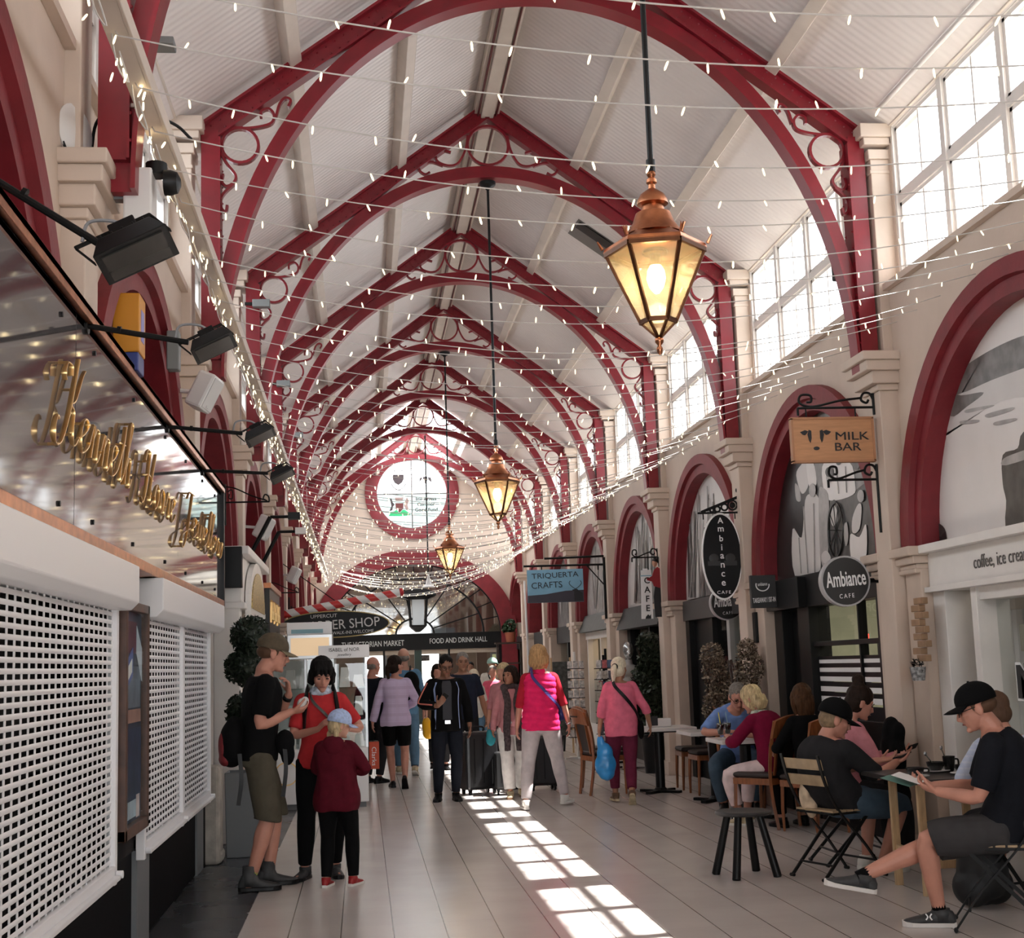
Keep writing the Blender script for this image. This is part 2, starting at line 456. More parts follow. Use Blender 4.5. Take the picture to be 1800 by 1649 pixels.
# ceiling: two corrugated slopes with a glazed strip over the far bays
RZ, SL = 7.80, .745
def slope_pt(x, d=0.): return RZ-SL*abs(x)+d
EX = 2.9
for s in (-1, 1):
    m = MB()
    YG0, YG1 = T(5)+.35, YE-.35
    def quad(xa, xb, ya, yb):
        m.add([(XC+s*xa, ya, slope_pt(xa)), (XC+s*xb, ya, slope_pt(xb)), (XC+s*xb, yb, slope_pt(xb)), (XC+s*xa, yb, slope_pt(xa))], [(0, 1, 2, 3)])
    quad(0, EX, YB, YG0); quad(0, .25, YG0, YG1); quad(1.15, EX, YG0, YG1); quad(0, EX, YG1, YE)
    o = m.build('ceiling_'+('right' if s > 0 else 'left'), CEILM, fix=False); structure(o)
    m = MB(); m.add([(XC+s*.25, YG0, slope_pt(.25)), (XC+s*1.15, YG0, slope_pt(1.15)), (XC+s*1.15, YG1, slope_pt(1.15)), (XC+s*.25, YG1, slope_pt(.25))], [(0, 1, 2, 3)])
    structure(m.build('window_roof_'+('right' if s > 0 else 'left'), glass_mat('roof_glass', (.9, .93, .95), .06, .1, .35)))
    # purlins and eaves board
    m = MB()
    nrm = V((s*SL, 0, 1)).normalized()
    for xa, w, h in ((1.02, .11, .13), (1.98, .11, .13)):
        c = V((XC+s*xa, 0, slope_pt(xa)))-nrm*h*.5
        m.bar((c.x, YB, c.z), (c.x, YE, c.z), w, h, up=nrm)
    m.box(min(XC+s*2.80, XC+s*2.84), max(XC+s*2.80, XC+s*2.84), YB, YE, 5.70, 5.82)
    trim(m, TRIMW, bevel=.006)
m = MB(); m.box(XC-.14, XC+.14, YB, YE, 7.55, 7.70); m.box(XC-.07, XC+.07, YB, YE, 7.50, 7.56)
trim(m, TRIMW, bevel=.01)
m = MB()
for dx in (-.10, .10): m.tube([(XC+dx, YB, 7.53), (XC+dx, YE, 7.53)], .012, 6)
trim(m, mat('conduit_red', (.10, .01, .012), .5))
# conduit along the right eave
m = MB(); m.tube([(XR-.05, YB, 5.80), (XR-.05, T(0)-.3, 5.80)], .022, 8); trim(m, WHITEP, smooth=True)
# unseen shell behind the camera, added to limit daylight from that end
# end wall with the great arch, the round window and the doors
m = MB()
m.box(-3.2, 7, -7.2, -7.0, 5.2, 9); m.box(-3.2, -1.9, -7.2, -7.0, 0, 5.2); m.box(4.9, 7, -7.2, -7.0, 0, 5.2); m.box(-3.2, -2.6, -7, YB, 0, 9); m.box(5.4, 7, -7, YB, 0, 9); m.box(-3.2, 7, -7.2, YB, 7.6, 9)
structure(m.build('wall_light_shell', CREAM))  # added for the light: narrows the daylight coming from behind
def end_wall():
    m = MB(); a, b, zc = 2.42, 1.95, 2.46; n = 48; top = 8.0
    ys = YE
    xs = [XC+a*math.cos(PI*k/n) for k in range(n, -1, -1)]
    zs = [zc+b*math.sqrt(max(0, 1-((x-XC)/a)**2)) for x in xs]
    # zone from arch to z=5.0, then ring zone
    m.strip([(x, ys, z) for x, z in zip(xs, zs)], [(x, ys, 5.0) for x in xs])
    m.strip([(x, ys, z) for x, z in zip(xs, zs)], [(x, ys+.3, z) for x, z in zip(xs, zs)])
    for xa, xb in ((XL-.6, XC-a), (XC+a, XR+.6)):
        m.add([(xa, ys, 0), (xb, ys, 0), (xb, ys, 5.0), (xa, ys, 5.0)], [(0, 1, 2, 3)])
    # ring hole: radius 1.05 at z=6.40
    zr, r = 6.40, 1.02; N = 64
    inner = [(XC+r*math.cos(2*PI*k/N), ys, zr+r*math.sin(2*PI*k/N)) for k in range(N)]
    outer = []
    for k in range(N):
        c, q = math.cos(2*PI*k/N), math.sin(2*PI*k/N)
        tx = 3.2/abs(c) if abs(c) > 1e-6 else 1e9
        tz = (1.7/q if q > 0 else -1.4/q) if abs(q) > 1e-6 else 1e9
        t = min(tx, tz); outer.append((XC+t*c, ys, zr+t*q))
    m.add(inner+outer, [(k, (k+1) % N, N+(k+1) % N, N+k) for k in range(N)])
    for (px, pz) in ((3.2, 1.7), (-3.2, 1.7), (3.2, -1.4), (-3.2, -1.4)):
        ks = sorted(range(N), key=lambda k: (outer[k][0]-(XC+px))**2+(outer[k][2]-(zr+pz))**2)[:2]
        m.add([outer[ks[0]], outer[ks[1]], (XC+px, ys, zr+pz)], [(0, 1, 2)])
    m.add([(x, ys, z) for x, _, z in inner]+[(x, ys+.3, z) for x, _, z in inner], [(k, (k+1) % N, N+(k+1) % N, N+k) for k in range(N)])
    structure(m.build('wall_end', CREAM))
    # red surrounds
    m = MB(); rs = []
    for k in range(n+1):
        t = PI*k/n; c, q = math.cos(t), math.sin(t)
        pt = lambda aa, bb, d: (XC+aa*c, ys-d, zc+bb*q)
        rs.append([pt(a-.02, b-.02, -.25), pt(a-.02, b-.02, .08), pt(a+.42, b+.40, .08), pt(a+.42, b+.40, -.02)])
    m.rings(rs, True)
    for q in (-1, 1):
        xa, xb = XC+q*(a-.02), XC+q*(a+.42); m.box(min(xa, xb), max(xa, xb), ys-.08, ys+.2, 0, zc)
    trim(m, REDW, smooth=SM)
    m = MB(); m.rings([[(XC+rr*math.cos(2*PI*k/N), ys-d, zr+rr*math.sin(2*PI*k/N)) for rr, d in ((.98, -.2), (.98, .02), (1.04, .05), (1.32, .05), (1.32, -.02))] for k in range(N)], closed=True)
    trim(m, REDW, smooth=SM)
end_wall()
# ------------------------------------------------------------------ red iron roof trusses
ORD = ['first', 'second', 'third', 'fourth', 'fifth', 'sixth', 'seventh', 'eighth', 'ninth', 'tenth', 'eleventh', 'twelfth']
def ribz(x, a, b): return 3.7+b*math.sqrt(max(0, 1-(x/a)**2))
def make_truss():
    t = thing('roof_truss', '', 'roof truss')
    for s in (-1, 1):
        m = MB(); m.box(min(s*2.50, s*2.63), max(s*2.50, s*2.63), -.07, .07, 3.86, 5.66)
        m.box(min(s*2.485, s*2.50), max(s*2.485, s*2.50), -.095, .095, 3.86, 5.6)
        for z in [3.95+.13*k for k in range(12)]:
            for y in (-.05, .05): m.ell((s*2.483, y*1.5, z), (.008, .010, .010), 6, 4)
        m.build('post', RED, t, bevel=.004)
        m = MB()
        # rafter: deep web, a flange each side and rivets
        A, B = V((s*2.62, 0, slope_pt(2.62)-.225)), V((0, 0, slope_pt(0)-.225))
        n = V((s*SL, 0, 1)).normalized()
        m.bar(A, B, .055, .14, up=n); m.bar(A+n*.075, B+n*.075, .16, .022, up=n); m.bar(A-n*.065, B-n*.065, .13, .020, up=n)
        d = (B-A); L = d.length; d.normalize()
        for k in range(int(L/.085)):
            for q in (-.035, .035):
                p = A+d*(.1+k*.085)+n*q
                if .1+k*.085 < L-.06: m.ell((p.x, -.03, p.z), (.010, .008, .010), 5, 4)
        m.build('rafter', RED, t)
    m = MB(); rs = []
    N = 72
    for k in range(N+1):
        th = PI*k/N; c, q = math.cos(th), math.sin(th)
        def pt(o, y): return (c*(2.46+o*.8), y, 3.72+(3.08+o)*q)
        rs.append([pt(0, -.085), pt(.028, -.085), pt(.028, -.03), pt(.15, -.03), pt(.15, .03), pt(.028, .03), pt(.028, .085), pt(0, .085)])
    m.rings(rs, True); m.build('arch_rib', RED, t, smooth=SM)
    # ring and scrolls in the peak
    zc = 7.19; R = .225
    m = MB(); m.tube([(R*math.cos(2*PI*k/28), 0, zc+R*math.sin(2*PI*k/28)) for k in range(28)], 0, closed=True, flat=(.026, .05), up=(0, 1, 0))
    m.build('ring', RED, t)
    for s in (-1, 1):
        for pts in ([(.22, .115), (.25, -.05), (.33, -.20), (.43, -.235), (.54, -.20), (.575, -.14), (.52, -.06), (.41, -.08)],
                    [(.50, -.235), (.62, -.195), (.725, -.22), (.76, -.285), (.70, -.335), (.645, -.31)]):
            m = MB(); m.tube(smooth_path([(s*x, 0, zc+z) for x, z in pts], 5), 0, flat=(.022, .045), up=(0, 1, 0)); m.build('scroll', RED, t)
    # ring and scrolls in each shoulder
    for s in (-1, 1):
        x0, z0, R = 2.34, 5.56, .14
        m = MB(); m.tube([(s*(x0+R*math.cos(2*PI*k/26)), 0, z0+R*math.sin(2*PI*k/26)) for k in range(26)], 0, closed=True, flat=(.022, .05), up=(0, 1, 0))
        m.build('ring', RED, t)
        for pts in ([(2.49, 5.505), (2.44, 5.41), (2.375, 5.32), (2.39, 5.26), (2.445, 5.23), (2.48, 5.27), (2.47, 5.33)],
                    [(2.39, 5.25), (2.46, 5.18), (2.49, 5.12), (2.48, 5.05), (2.45, 5.03), (2.44, 5.08)],
                    [(2.44, 5.705), (2.27, 5.70), (2.11, 5.737), (2.08, 5.81), (2.12, 5.86), (2.175, 5.84), (2.18, 5.79)],
                    [(2.067, 5.79), (2.035, 5.90), (1.99, 5.95), (1.95, 5.93), (1.97, 5.88)]):
            m = MB(); m.tube(smooth_path([(s*x, 0, z) for x, z in pts], 5), 0, flat=(.020, .045), up=(0, 1, 0)); m.build('scroll', RED, t)
    return t
tr0 = make_truss()
for n, i in enumerate(range(-1, 7)):
    lb = 'red riveted iron roof truss with scrolled corners, %s counting from the near end' % ORD[n]
    if n == 0: tr0.location = (XC, T(i), 0); tr0['label'] = lb; tr0['group'] = 'red iron roof trusses'
    else: dup(tr0, (XC, T(i), 0), 0, lb, 'red iron roof trusses')

# ------------------------------------------------------------------ copper lanterns
LGLASS = glass_mat('lantern_glass', (.98, .88, .72), .07, .12, .17)
BULB = emis('lantern_bulb', (1., .72, .34), 38.)
def make_lantern():
    t = thing('hanging_lantern', '', 'lantern')       # origin at its lowest tip
    hexr = lambda R, z: [(R*math.cos(PI/3*k+PI/6), R*math.sin(PI/3*k+PI/6), z) for k in range(6)]
    z0, z1, R0, R1 = .16, .50, .085, .235
    lo, hi = hexr(R0, z0), hexr(R1, z1)
    m = MB()
    for k in range(6):
        m.bar(lo[k], hi[k], .016, .016)
        m.bar(hi[k], hi[(k+1) % 6], .020, .024); m.bar(lo[k], lo[(k+1) % 6], .016, .02); m.bar(lo[k], (0, 0, .075), .012, .012)
    m.build('frame', DCOPPER, t)
    for k in range(6):
        l = (k+1) % 6; g = MB(); s = .99
        g.add([V(lo[k])*s+V((0, 0, .0)), V(lo[l])*s, V(hi[l])*s, V(hi[k])*s], [(0, 1, 2, 3)]); g.build('glass_pane', LGLASS, t)
    m = MB()
    for k in range(6):
        l = (k+1) % 6; m.add([lo[k], lo[l], (0, 0, .075)], [(0, 1, 2)])
    m.build('base_glass', LGLASS, t)
    m = MB(); m.lathe([(.003, 0), (.012, .012), (.016, .03), (.008, .045), (.020, .06), (.022, .078), (.006, .085)], seg=12); m.build('tip', COPPER, t, smooth=True)
    m = MB(); m.rings([hexr(R1+.012, z1+.008), hexr(R1+.005, z1+.03), hexr(.155, z1+.075), hexr(.15, z1+.085)])
    m.lathe([(.145, z1+.08), (.105, z1+.135), (.10, z1+.145), (.085, z1+.19), (.058, z1+.20), (.050, z1+.235)], seg=28)
    for k in range(6):
        p = V(hexr(R1+.015, z1+.03)[k]); d = V((p.x, p.y, 0)).normalized()
        for a in (-.5, 0, .5):
            q = V((d.x*math.cos(a)-d.y*math.sin(a), d.x*math.sin(a)+d.y*math.cos(a), 1.6)).normalized()
            m.tube([p, p+q*.045], [.009, .002], 5)
    m.build('roof', COPPER, t, smooth=SM)
    m = MB(); m.lathe([(.046, z1+.225), (.075, z1+.238), (.072, z1+.258), (.058, z1+.285), (.032, z1+.305), (.018, z1+.315), (.016, z1+.335), (.026, z1+.345), (.024, z1+.362), (.014, z1+.37), (.022, z1+.385), (.016, z1+.41)], seg=24)
    m.build('chimney', COPPER, t, smooth=SM)
    m = MB(); m.cyl((0, 0, z1+.40), (0, 0, 3.80), .014, seg=10); m.cyl((0, 0, z1+.40), (0, 0, z1+.46), .022, seg=12); m.build('rod', BLACK, t)
    m = MB(); m.lathe([(.02, 3.74), (.03, 3.76), (.085, 3.79), (.09, 3.81), (.09, 3.825)], seg=20); m.build('ceiling_plate', BLACK, t, smooth=SM)
    m = MB(); m.lathe([(.012, .30), (.034, .33), (.045, .37), (.040, .41), (.022, .44)], seg=16); m.build('bulb', BULB, t, smooth=True)
    m = MB(); m.cyl((0, 0, .43), (0, 0, .50), .026, seg=12); m.cyl((0, 0, .49), (0, 0, .505), .06, seg=14); m.build('lamp_holder', DCOPPER, t)
    return t
lan = make_lantern(); lan['group'] = 'copper lanterns down the hall'
LZ = 2.945
LANT = [(1.42, T(-1), 'large copper six-sided hanging lantern on a black rod, lit, biggest of the three'),
        (1.455, T(1), 'lit copper hanging lantern on a black rod below the second visible truss peak'),
        (1.465, T(3), 'lit copper hanging lantern beside the round window, smallest of the three')]
for n, (x, y, lb) in enumerate(LANT):
    rzl = PI/6-math.atan2(x, y)
    if n == 0: lan.location = (x, y, LZ); lan.rotation_euler = (0, 0, rzl); lan['label'] = lb
    else: dup(lan, (x, y, LZ), rzl, lb)
    l = bpy.data.lights.new('lantern_light', 'POINT'); l.energy = 11; l.color = (1, .72, .38); l.shadow_soft_size = .05
    lo_ = bpy.data.objects.new('lantern_light', l); COL.objects.link(lo_); lo_.location = (x, y, LZ+.37)
# white cone pendant farther on
t = thing('pendant_lamp', 'white cone pendant lamp on a thin black rod before the end arch', 'lamp', (XC+.03, T(5), 3.30))
m = MB(); m.lathe([(.02, .30), (.03, .22), (.07, .06), (.16, 0), (.15, .01), (.06, .07)], seg=20); m.build('shade', PLASTIC, t, smooth=True)
m = MB(); m.cyl((0, 0, .28), (0, 0, 3.44), .016, seg=8); m.build('rod', BLACK, t)

# ------------------------------------------------------------------ fairy lights
WIRE = mat('fairy_wire', (.56, .53, .51), .6)
FB = emis('fairy_bulb', (1., .84, .54), 1.9, False)
FBW = emis('fairy_bulb_bright', (1., .78, .42), 11., False)
trk = MB(); trk.box(-.975, -.885, 2.2, 36.9, 4.06, 4.12); trk.box(-.885, -.868, 2.2, 36.9, 4.055, 4.135)
for i in range(-1, 7): trk.box(-1.05, -.93, T(i)-.05, T(i)+.05, 4.12, 4.14)
tag(trk.build('cable_trunking', TRIMW, bevel=.004), 'long off-white cable trunking carrying fairy lights along the left wall posts', 'trunking')

bulb_me = {}
def bulb_mesh(k):
    if k not in bulb_me:
        m = MB(); m.mi = 0; m.tube([(0, 0, 0), (0, 0, -.010), (0, 0, -.030), (0, 0, -.038)], [.003, .0047, .0047, .0018], 6)
        o = m.build('bulb', FBW if k else FB, None, smooth=True); bulb_me[k] = o.data; bpy.data.objects.remove(o)
    return bulb_me[k]
rnd = random.Random(11)
XLS, XRS = -.92, 4.19
def string_pts(y, n=28):
    zl = 4.04-.004*(y-5); zr = 4.04+.015*(y-8) ; sag = .30+.012*(y-5)
    yr = y+rnd.uniform(-.12, .12); ss = sag*rnd.uniform(.86, 1.14)
    return [V((XLS+(XRS-XLS)*u, y+(yr-y)*u, zl+(zr-zl)*u-ss*4*u*(1-u))) for u in [k/n for k in range(n+1)]]
YS = [3.3+.485*k for k in range(70)]
YS = [y for y in YS if y < 36.9]
for n, y in enumerate(YS):
    pts = string_pts(y)
    near = y < 14.
    t = thing('fairy_light_string', 'strand of warm white fairy lights slung from the left trunking to the right wall', 'fairy lights', (0, y, 0), 0, 'fairy light strands across the hall')
    loc = [p-V((0, y, 0)) for p in pts]
    m = MB(); r = .0034 if near else .0036+.00008*(y-14); m.tube(loc, r, 5 if near else 4)
    # gathered end at the trunking
    e = loc[0]; m.tube(smooth_path([e, e+V((-.03, .02, .05)), e+V((-.01, .05, -.10)), e+V((.03, .08, -.16)), e+V((.0, .03, -.05))], 4), r, 4)
    m.build('wire', WIRE, t)
    L = sum((pts[k+1]-pts[k]).length for k in range(len(pts)-1)); step = .255 if near else .225
    nb = int(L/step); far = MB(); farb = MB()
    spots = []; ph = rnd.random()
    for q in range(nb):
        s = (q+ph+rnd.uniform(-.3, .3))*step; k = 0
        while k < len(loc)-2 and s > (loc[k+1]-loc[k]).length: s -= (loc[k+1]-loc[k]).length; k += 1
        d = loc[k+1]-loc[k]; spots.append(loc[k]+d*(s/d.length))
    for _ in range(5 if near else 4):
        spots.append(loc[0]+V((rnd.uniform(-.03, .04), rnd.uniform(0, .09), rnd.uniform(-.16, .05))))
    for p in spots:
        k = 1 if rnd.random() < .14 else 0
        up = rnd.random() < .25; a = rnd.uniform(-.5, .5); b = rnd.uniform(-.5, .5)
        if near:
            ob = bpy.data.objects.new('bulb', bulb_mesh(k)); COL.objects.link(ob); ob.location = p
            ob.rotation_euler = (a+(PI if up else 0), b, 0); setparent(ob, t)
        else:
            d = V((math.sin(b), math.sin(a), 1 if up else -1)).normalized()*.036
            (farb if k else far).tube([p, p+d*.3, p+d], [.0045, .0066, .003], 5)
    if not near:
        tag(far.build('bulbs', FB, t), kind='stuff')
        if farb.v: tag(farb.build('bright_bulbs', FBW, t), kind='stuff')
# ------------------------------------------------------------------ jeweller's shop along the left
SIGNG = mat('smoked_mirror', (.085, .08, .085), .06, spec=.8, coat=.15)
sh = thing('jeweller_shopfront', 'black jeweller shopfront base and posts under the long smoked mirror sign', 'shopfront', (-1.3, 7.0, 0))
SX, SYo = 1.3, -7.0
def loc(m):   # shift a mesh built in world coordinates into the shopfront's frame
    m.v = [(x+1.3, y-7.0, z) for x, y, z in m.v]; return m
m = MB(); m.box(-2.4, -1.30, 1.6, 11.45, 0, .58); loc(m).build('stall_riser', mat('black_gloss', (.004, .004, .005), .6, spec=.04), sh, bevel=.01)
for bb in ((-1.32, -1.27, 8.05, 8.5, .0, .56), (-1.34, -1.285, 11.0, 11.42, 0, .56)):
    m = MB(); m.box(*bb); loc(m).build('riser_panel', GREYP, sh)
m = MB(); m.box(-2.4, -1.75, 1.6, 11.6, .58, 2.1); loc(m).build('window_display', mat('display_black', (.004, .004, .005), .8, spec=.05), sh)
m = MB(); m.box(-1.76, -1.34, 1.6, 11.6, .55, .60); m.box(-1.76, -1.34, 1.6, 11.6, 1.15, 1.165); loc(m).build('display_shelf', mat('display_grey', (.012, .013, .017), .5, spec=.1), sh)
for a, b in ((7.12, 8.04), (11.45, 12.0)):
    m = MB(); m.box(-1.7, -1.285, a, b, .56 if a < 8 else .0, 2.12); loc(m).build('post', mat('brown_black', (.006, .004, .004), .6, spec=.08), sh, bevel=.008)
m = MB(); m.box(-2.4, -1.34, 1.6, 12.0, 2.10, 3.0); loc(m).build('sign_backing', DARKIN, sh)

sg = thing('shop_sign', 'long smoked mirror fascia with raised gold script and copper edges', 'sign', (-1.2, 7.0, 2.1))
def ls(m): m.v = [(x+1.2, y-7.0, z-2.1) for x, y, z in m.v]; return m
for a, b in ((1.6, 5.895), (5.905, 9.2), (9.205, 11.98)):
    m = MB(); m.box(-1.235, -1.2, a, b, 2.15, 3.09); ls(m).build('panel', SIGNG, sg)
m = MB(); m.box(-1.36, -1.165, 1.6, 12.02, 3.115, 3.15); m.box(-1.195, -1.165, 1.6, 12.02, 3.085, 3.15); ls(m).build('top_trim', COPPER, sg, bevel=.004)
m = MB(); m.box(-1.215, -1.20, 1.6, 12.0, 3.06, 3.086); m.box(-1.22, -1.17, 11.97, 12.03, 2.1, 3.14); ls(m).build('edge_shade_strip', BLACK, sg)  # long top strip is painted shade under the copper; the upright is edging
m = MB(); m.box(-1.30, -1.17, 1.6, 12.02, 2.09, 2.15); ls(m).build('bottom_trim', COPPER, sg, bevel=.004)
m = MB()
for y in (3.2, 4.6, 5.6, 6.3, 7.4, 8.6, 9.6, 10.6, 11.5):
    for z in (2.22, 3.0): m.cyl((-1.2, y, z), (-1.192, y, z), .012, seg=8)
ls(m).build('fixing', BLACK, sg)
GL = {
 'K': ([[(.10, 1.55), (.0, 1.75), (.08, 2.05), (.28, 2.1), (.36, 1.8)], [(.62, 2.45), (.56, 1.5), (.48, .6), (.30, -.15), (.05, -.25), (-.12, .05), (-.05, .45), (.06, .4)], [(1.05, 2.3), (.92, 2.0), (.74, 1.25), (.56, 1.05)], [(.56, 1.05), (.72, .85), (.80, .25), (1.0, .0), (1.15, .25)]], 1.2),
 'H': ([[(.0, 1.5), (.1, 1.9), (.3, 2.0), (.38, 1.6), (.34, .5), (.18, -.1), (-.05, .05)], [(.92, 2.1), (.80, 1.2), (.72, .3), (.85, .0), (1.0, .2)], [(.12, .95), (.5, 1.1), (.95, 1.0)]], 1.15),
 'J': ([[(.1, 1.6), (.3, 2.0), (.7, 2.05), (.95, 2.1)], [(.62, 2.05), (.56, 1.0), (.46, -.2), (.25, -.8), (.0, -.7), (.02, -.3), (.5, .1), (.8, .3)]], .95),
 'e': ([[(.0, .3), (.3, .55), (.46, .85), (.32, 1.02), (.12, .8), (.08, .35), (.28, .0), (.52, .15), (.66, .4)]], .62),
 'n': ([[(.0, .4), (.12, .9), (.2, .95), (.17, .0)], [(.17, .5), (.38, .98), (.52, .85), (.50, .2), (.60, .0), (.76, .35)]], .74),
 't': ([[(.0, .3), (.22, 1.1), (.30, 1.9), (.22, .3), (.32, .0), (.50, .3)], [(.05, 1.25), (.48, 1.32)]], .48),
 'h': ([[(.0, .3), (.28, 1.5), (.36, 2.1), (.26, 2.25), (.18, 1.8), (.13, .0)], [(.13, .5), (.33, .98), (.46, .85), (.45, .2), (.55, .0), (.70, .35)]], .68),
 'o': ([[(.0, .4), (.12, .85), (.3, 1.0), (.12, .75), (.08, .3), (.25, .0), (.45, .3), (.42, .8), (.3, 1.0), (.5, .85), (.62, .85)]], .62),
 'a': ([[(.46, .85), (.28, 1.0), (.08, .7), (.08, .25), (.24, .0), (.42, .4), (.47, .9), (.45, .2), (.55, .0), (.70, .35)]], .68),
 'r': ([[(.0, .4), (.14, 1.05), (.22, .9), (.38, .85), (.36, .3), (.45, .0), (.60, .35)]], .58),
 'w': ([[(.0, .8), (.1, .95), (.1, .2), (.22, .0), (.36, .3), (.40, .9), (.42, .2), (.55, .0), (.72, .5), (.70, .95), (.85, .8)]], .84),
 'l': ([[(.0, .3), (.26, 1.3), (.34, 2.0), (.24, 2.15), (.15, 1.6), (.16, .3), (.26, .0), (.42, .3)]], .40),
 's': ([[(.0, .2), (.22, .7), (.27, 1.0), (.36, .6), (.30, .1), (.12, .0), (.0, .15)]], .42)}
def script_word(word, y, z, xh, yw, thick):
    for ch in word:
        strokes, adv = GL[ch]; m = MB()
        for st in strokes:
            pts = smooth_path([(0, y+(px+.25*pz)*yw, z+pz*xh) for px, pz in st], 6)
            n = len(pts)
            # broad nib: heavier on the down strokes
            w = []
            for k in range(n):
                d = pts[min(n-1, k+1)]-pts[max(0, k-1)]; d.normalize() if d.length else None
                w.append((.005, thick*(.30+.70*abs(d.z))))
            m.tube([(-1.165, p.y, p.z) for p in pts], w, 6, up=(1, 0, 0))
            p = pts[n//2]; m.cyl((-1.2, p.y, p.z), (-1.16, p.y, p.z), .007, seg=6)
        ls(m).build('letter', GOLD, sg, smooth=SM); y += adv*yw
    return y
script_word('Kenneth', 5.36, 2.47, .155, .335, .014)
script_word('Hoare', 7.42, 2.47, .15, .36, .014)
script_word('Jewellers', 9.15, 2.48, .145, .46, .015)

# perforated roller shutters
def shutter(label, y0, y1, z0, z1, mids, box):
    t = thing('roller_shutter', label, 'shutter', (-1.25, (y0+y1)/2, z0), 0, 'white perforated roller shutters')
    def lc(m): m.v = [(x+1.25, y-(y0+y1)/2, z-z0) for x, y, z in m.v]; return m
    ed = [y0]+mids+[y1]
    for a, b in zip(ed[:-1], ed[1:]):
        m = MB(); n = int((z1-z0-.06)/.0405); a2, b2 = a+.035, b-.035
        for k in range(n):
            z = z0+.075+k*.0405
            m.tube([(-1.25, a2, z), (-1.25, b2, z)], [(.0105, .0045), (.0105, .0045)], 8, up=(1, 0, 0))
        nc = max(2, int((b2-a2)/.112)); dc = (b2-a2)/nc
        for k in range(nc+1): m.box(-1.2535, -1.2495, a2+k*dc-.010, a2+k*dc+.010, z0+.05, z1)
        lc(m).build('slat_curtain', SHUTW, t, smooth=SM)
        m = MB(); m.box(-1.265, -1.225, a2-.02, b2+.02, z0-.01, z0+.055); m.box(-1.225, -1.195, a2+.01, b2-.01, z0-.01, z0+.012); lc(m).build('bottom_bar', SHUTW, t, bevel=.004)
    for y in ed:
        m = MB(); m.box(-1.275, -1.225, y-.03, y+.03, z0-.04, z1+.04); m.cyl((-1.225, y, z0+.01), (-1.19, y, z0+.01), .02, seg=10); lc(m).build('guide_rail', SHUTW, t, bevel=.004)
    a, b = box
    m = MB(); prof = [(-1.33, 1.86), (-1.17, 1.86), (-1.13, 1.90), (-1.13, 2.085), (-1.33, 2.085)]
    m.poly([(x, a, z) for x, z in prof], (0, b-a, 0)); lc(m).build('roller_box', SHUTW, t, bevel=.006)
shutter('white perforated roller shutter left of the framed poster, cut by the picture edge', 1.7, 7.13, .55, 1.90, [4.2], (1.7, 7.19))
shutter('white two-part perforated roller shutter between the framed poster and the stone pier', 8.06, 11.40, .55, 1.88, [9.72], (8.05, 11.58))
# poster case
t = thing('poster_case', 'tall wooden framed poster case between the two roller shutters', 'poster case', (-1.25, 7.6, .70))
m = MB()
for a, b, c, d in ((7.22, 7.27, 0, 1.22), (7.93, 7.98, 0, 1.22), (7.22, 7.98, 0, .06), (7.22, 7.98, 1.17, 1.22)): m.box(0, .055, a-7.6, b-7.6, c, d)
m.build('frame', mat('brown_frame', (.075, .033, .02), .4, var=.3, scale=10), t, bevel=.006)
m = MB(); m.box(0, .015, -.34, .34, .05, 1.18); m.build('poster_sheet', mat('poster_blue', (.035, .06, .12), .4, var=.7, scale=2.2), t)
for a, b, c, d, col in ((-.30, .15, .95, 1.12, (.10, .02, .05)), (-.28, .28, .66, .88, (.16, .20, .26)), (-.30, .30, .58, .65, (.40, .22, .18)), (-.30, .32, .2, .55, (.03, .05, .11)), (-.10, .16, .08, .17, (.45, .55, .65)), (.18, .28, .07, .19, (.6, .5, .5))):
    m = MB(); m.box(.015, .018, a, b, c, d); m.build('poster_block', mat('poster_%d' % int(1000*(a+b+c+d+9)), col, .4, var=.35, scale=6), t)
m = MB(); m.poly([(.018, -.20, .75), (.018, .02, .83), (.018, .02, .98), (.018, -.20, .90)], (.003, 0, 0)); m.build('leaflet', mat('leaflet_blue', (.10, .16, .42), .4), t)
m = MB(); m.poly([(.021, -.16, .80), (.021, -.02, .85), (.021, -.02, .92), (.021, -.16, .87)], (.002, 0, 0)); m.build('leaflet_print', LWHITE, t)
m = MB(); m.poly([(.018, .14, .95), (.018, .32, .80), (.018, .32, .98), (.018, .14, 1.1)], (.003, 0, 0)); m.build('leaflet', mat('leaflet_white', (.55, .62, .72), .4), t)
m = MB(); m.add([(.04, -.34, .05), (.04, .34, .05), (.04, .34, 1.18), (.04, -.34, 1.18)], [(0, 1, 2, 3)]); m.build('glass_door', CASEG, t)

# stone pier, pale wall beyond the shop
m = MB(); m.box(-1.45, -1.17, 11.55, 11.85, 0, .78); m.box(-1.45, -1.16, 11.6, 11.9, 0, .1)
structure(m.build('trim_stone_pier', STONE, bevel=.03))
m = MB(); m.box(-2.4, -1.31, 12.03, 12.4, 0, 2.15); structure(m.build('wall_left_return', mat('pale_wall', (.50, .46, .43), .6, var=.08, scale=3)))

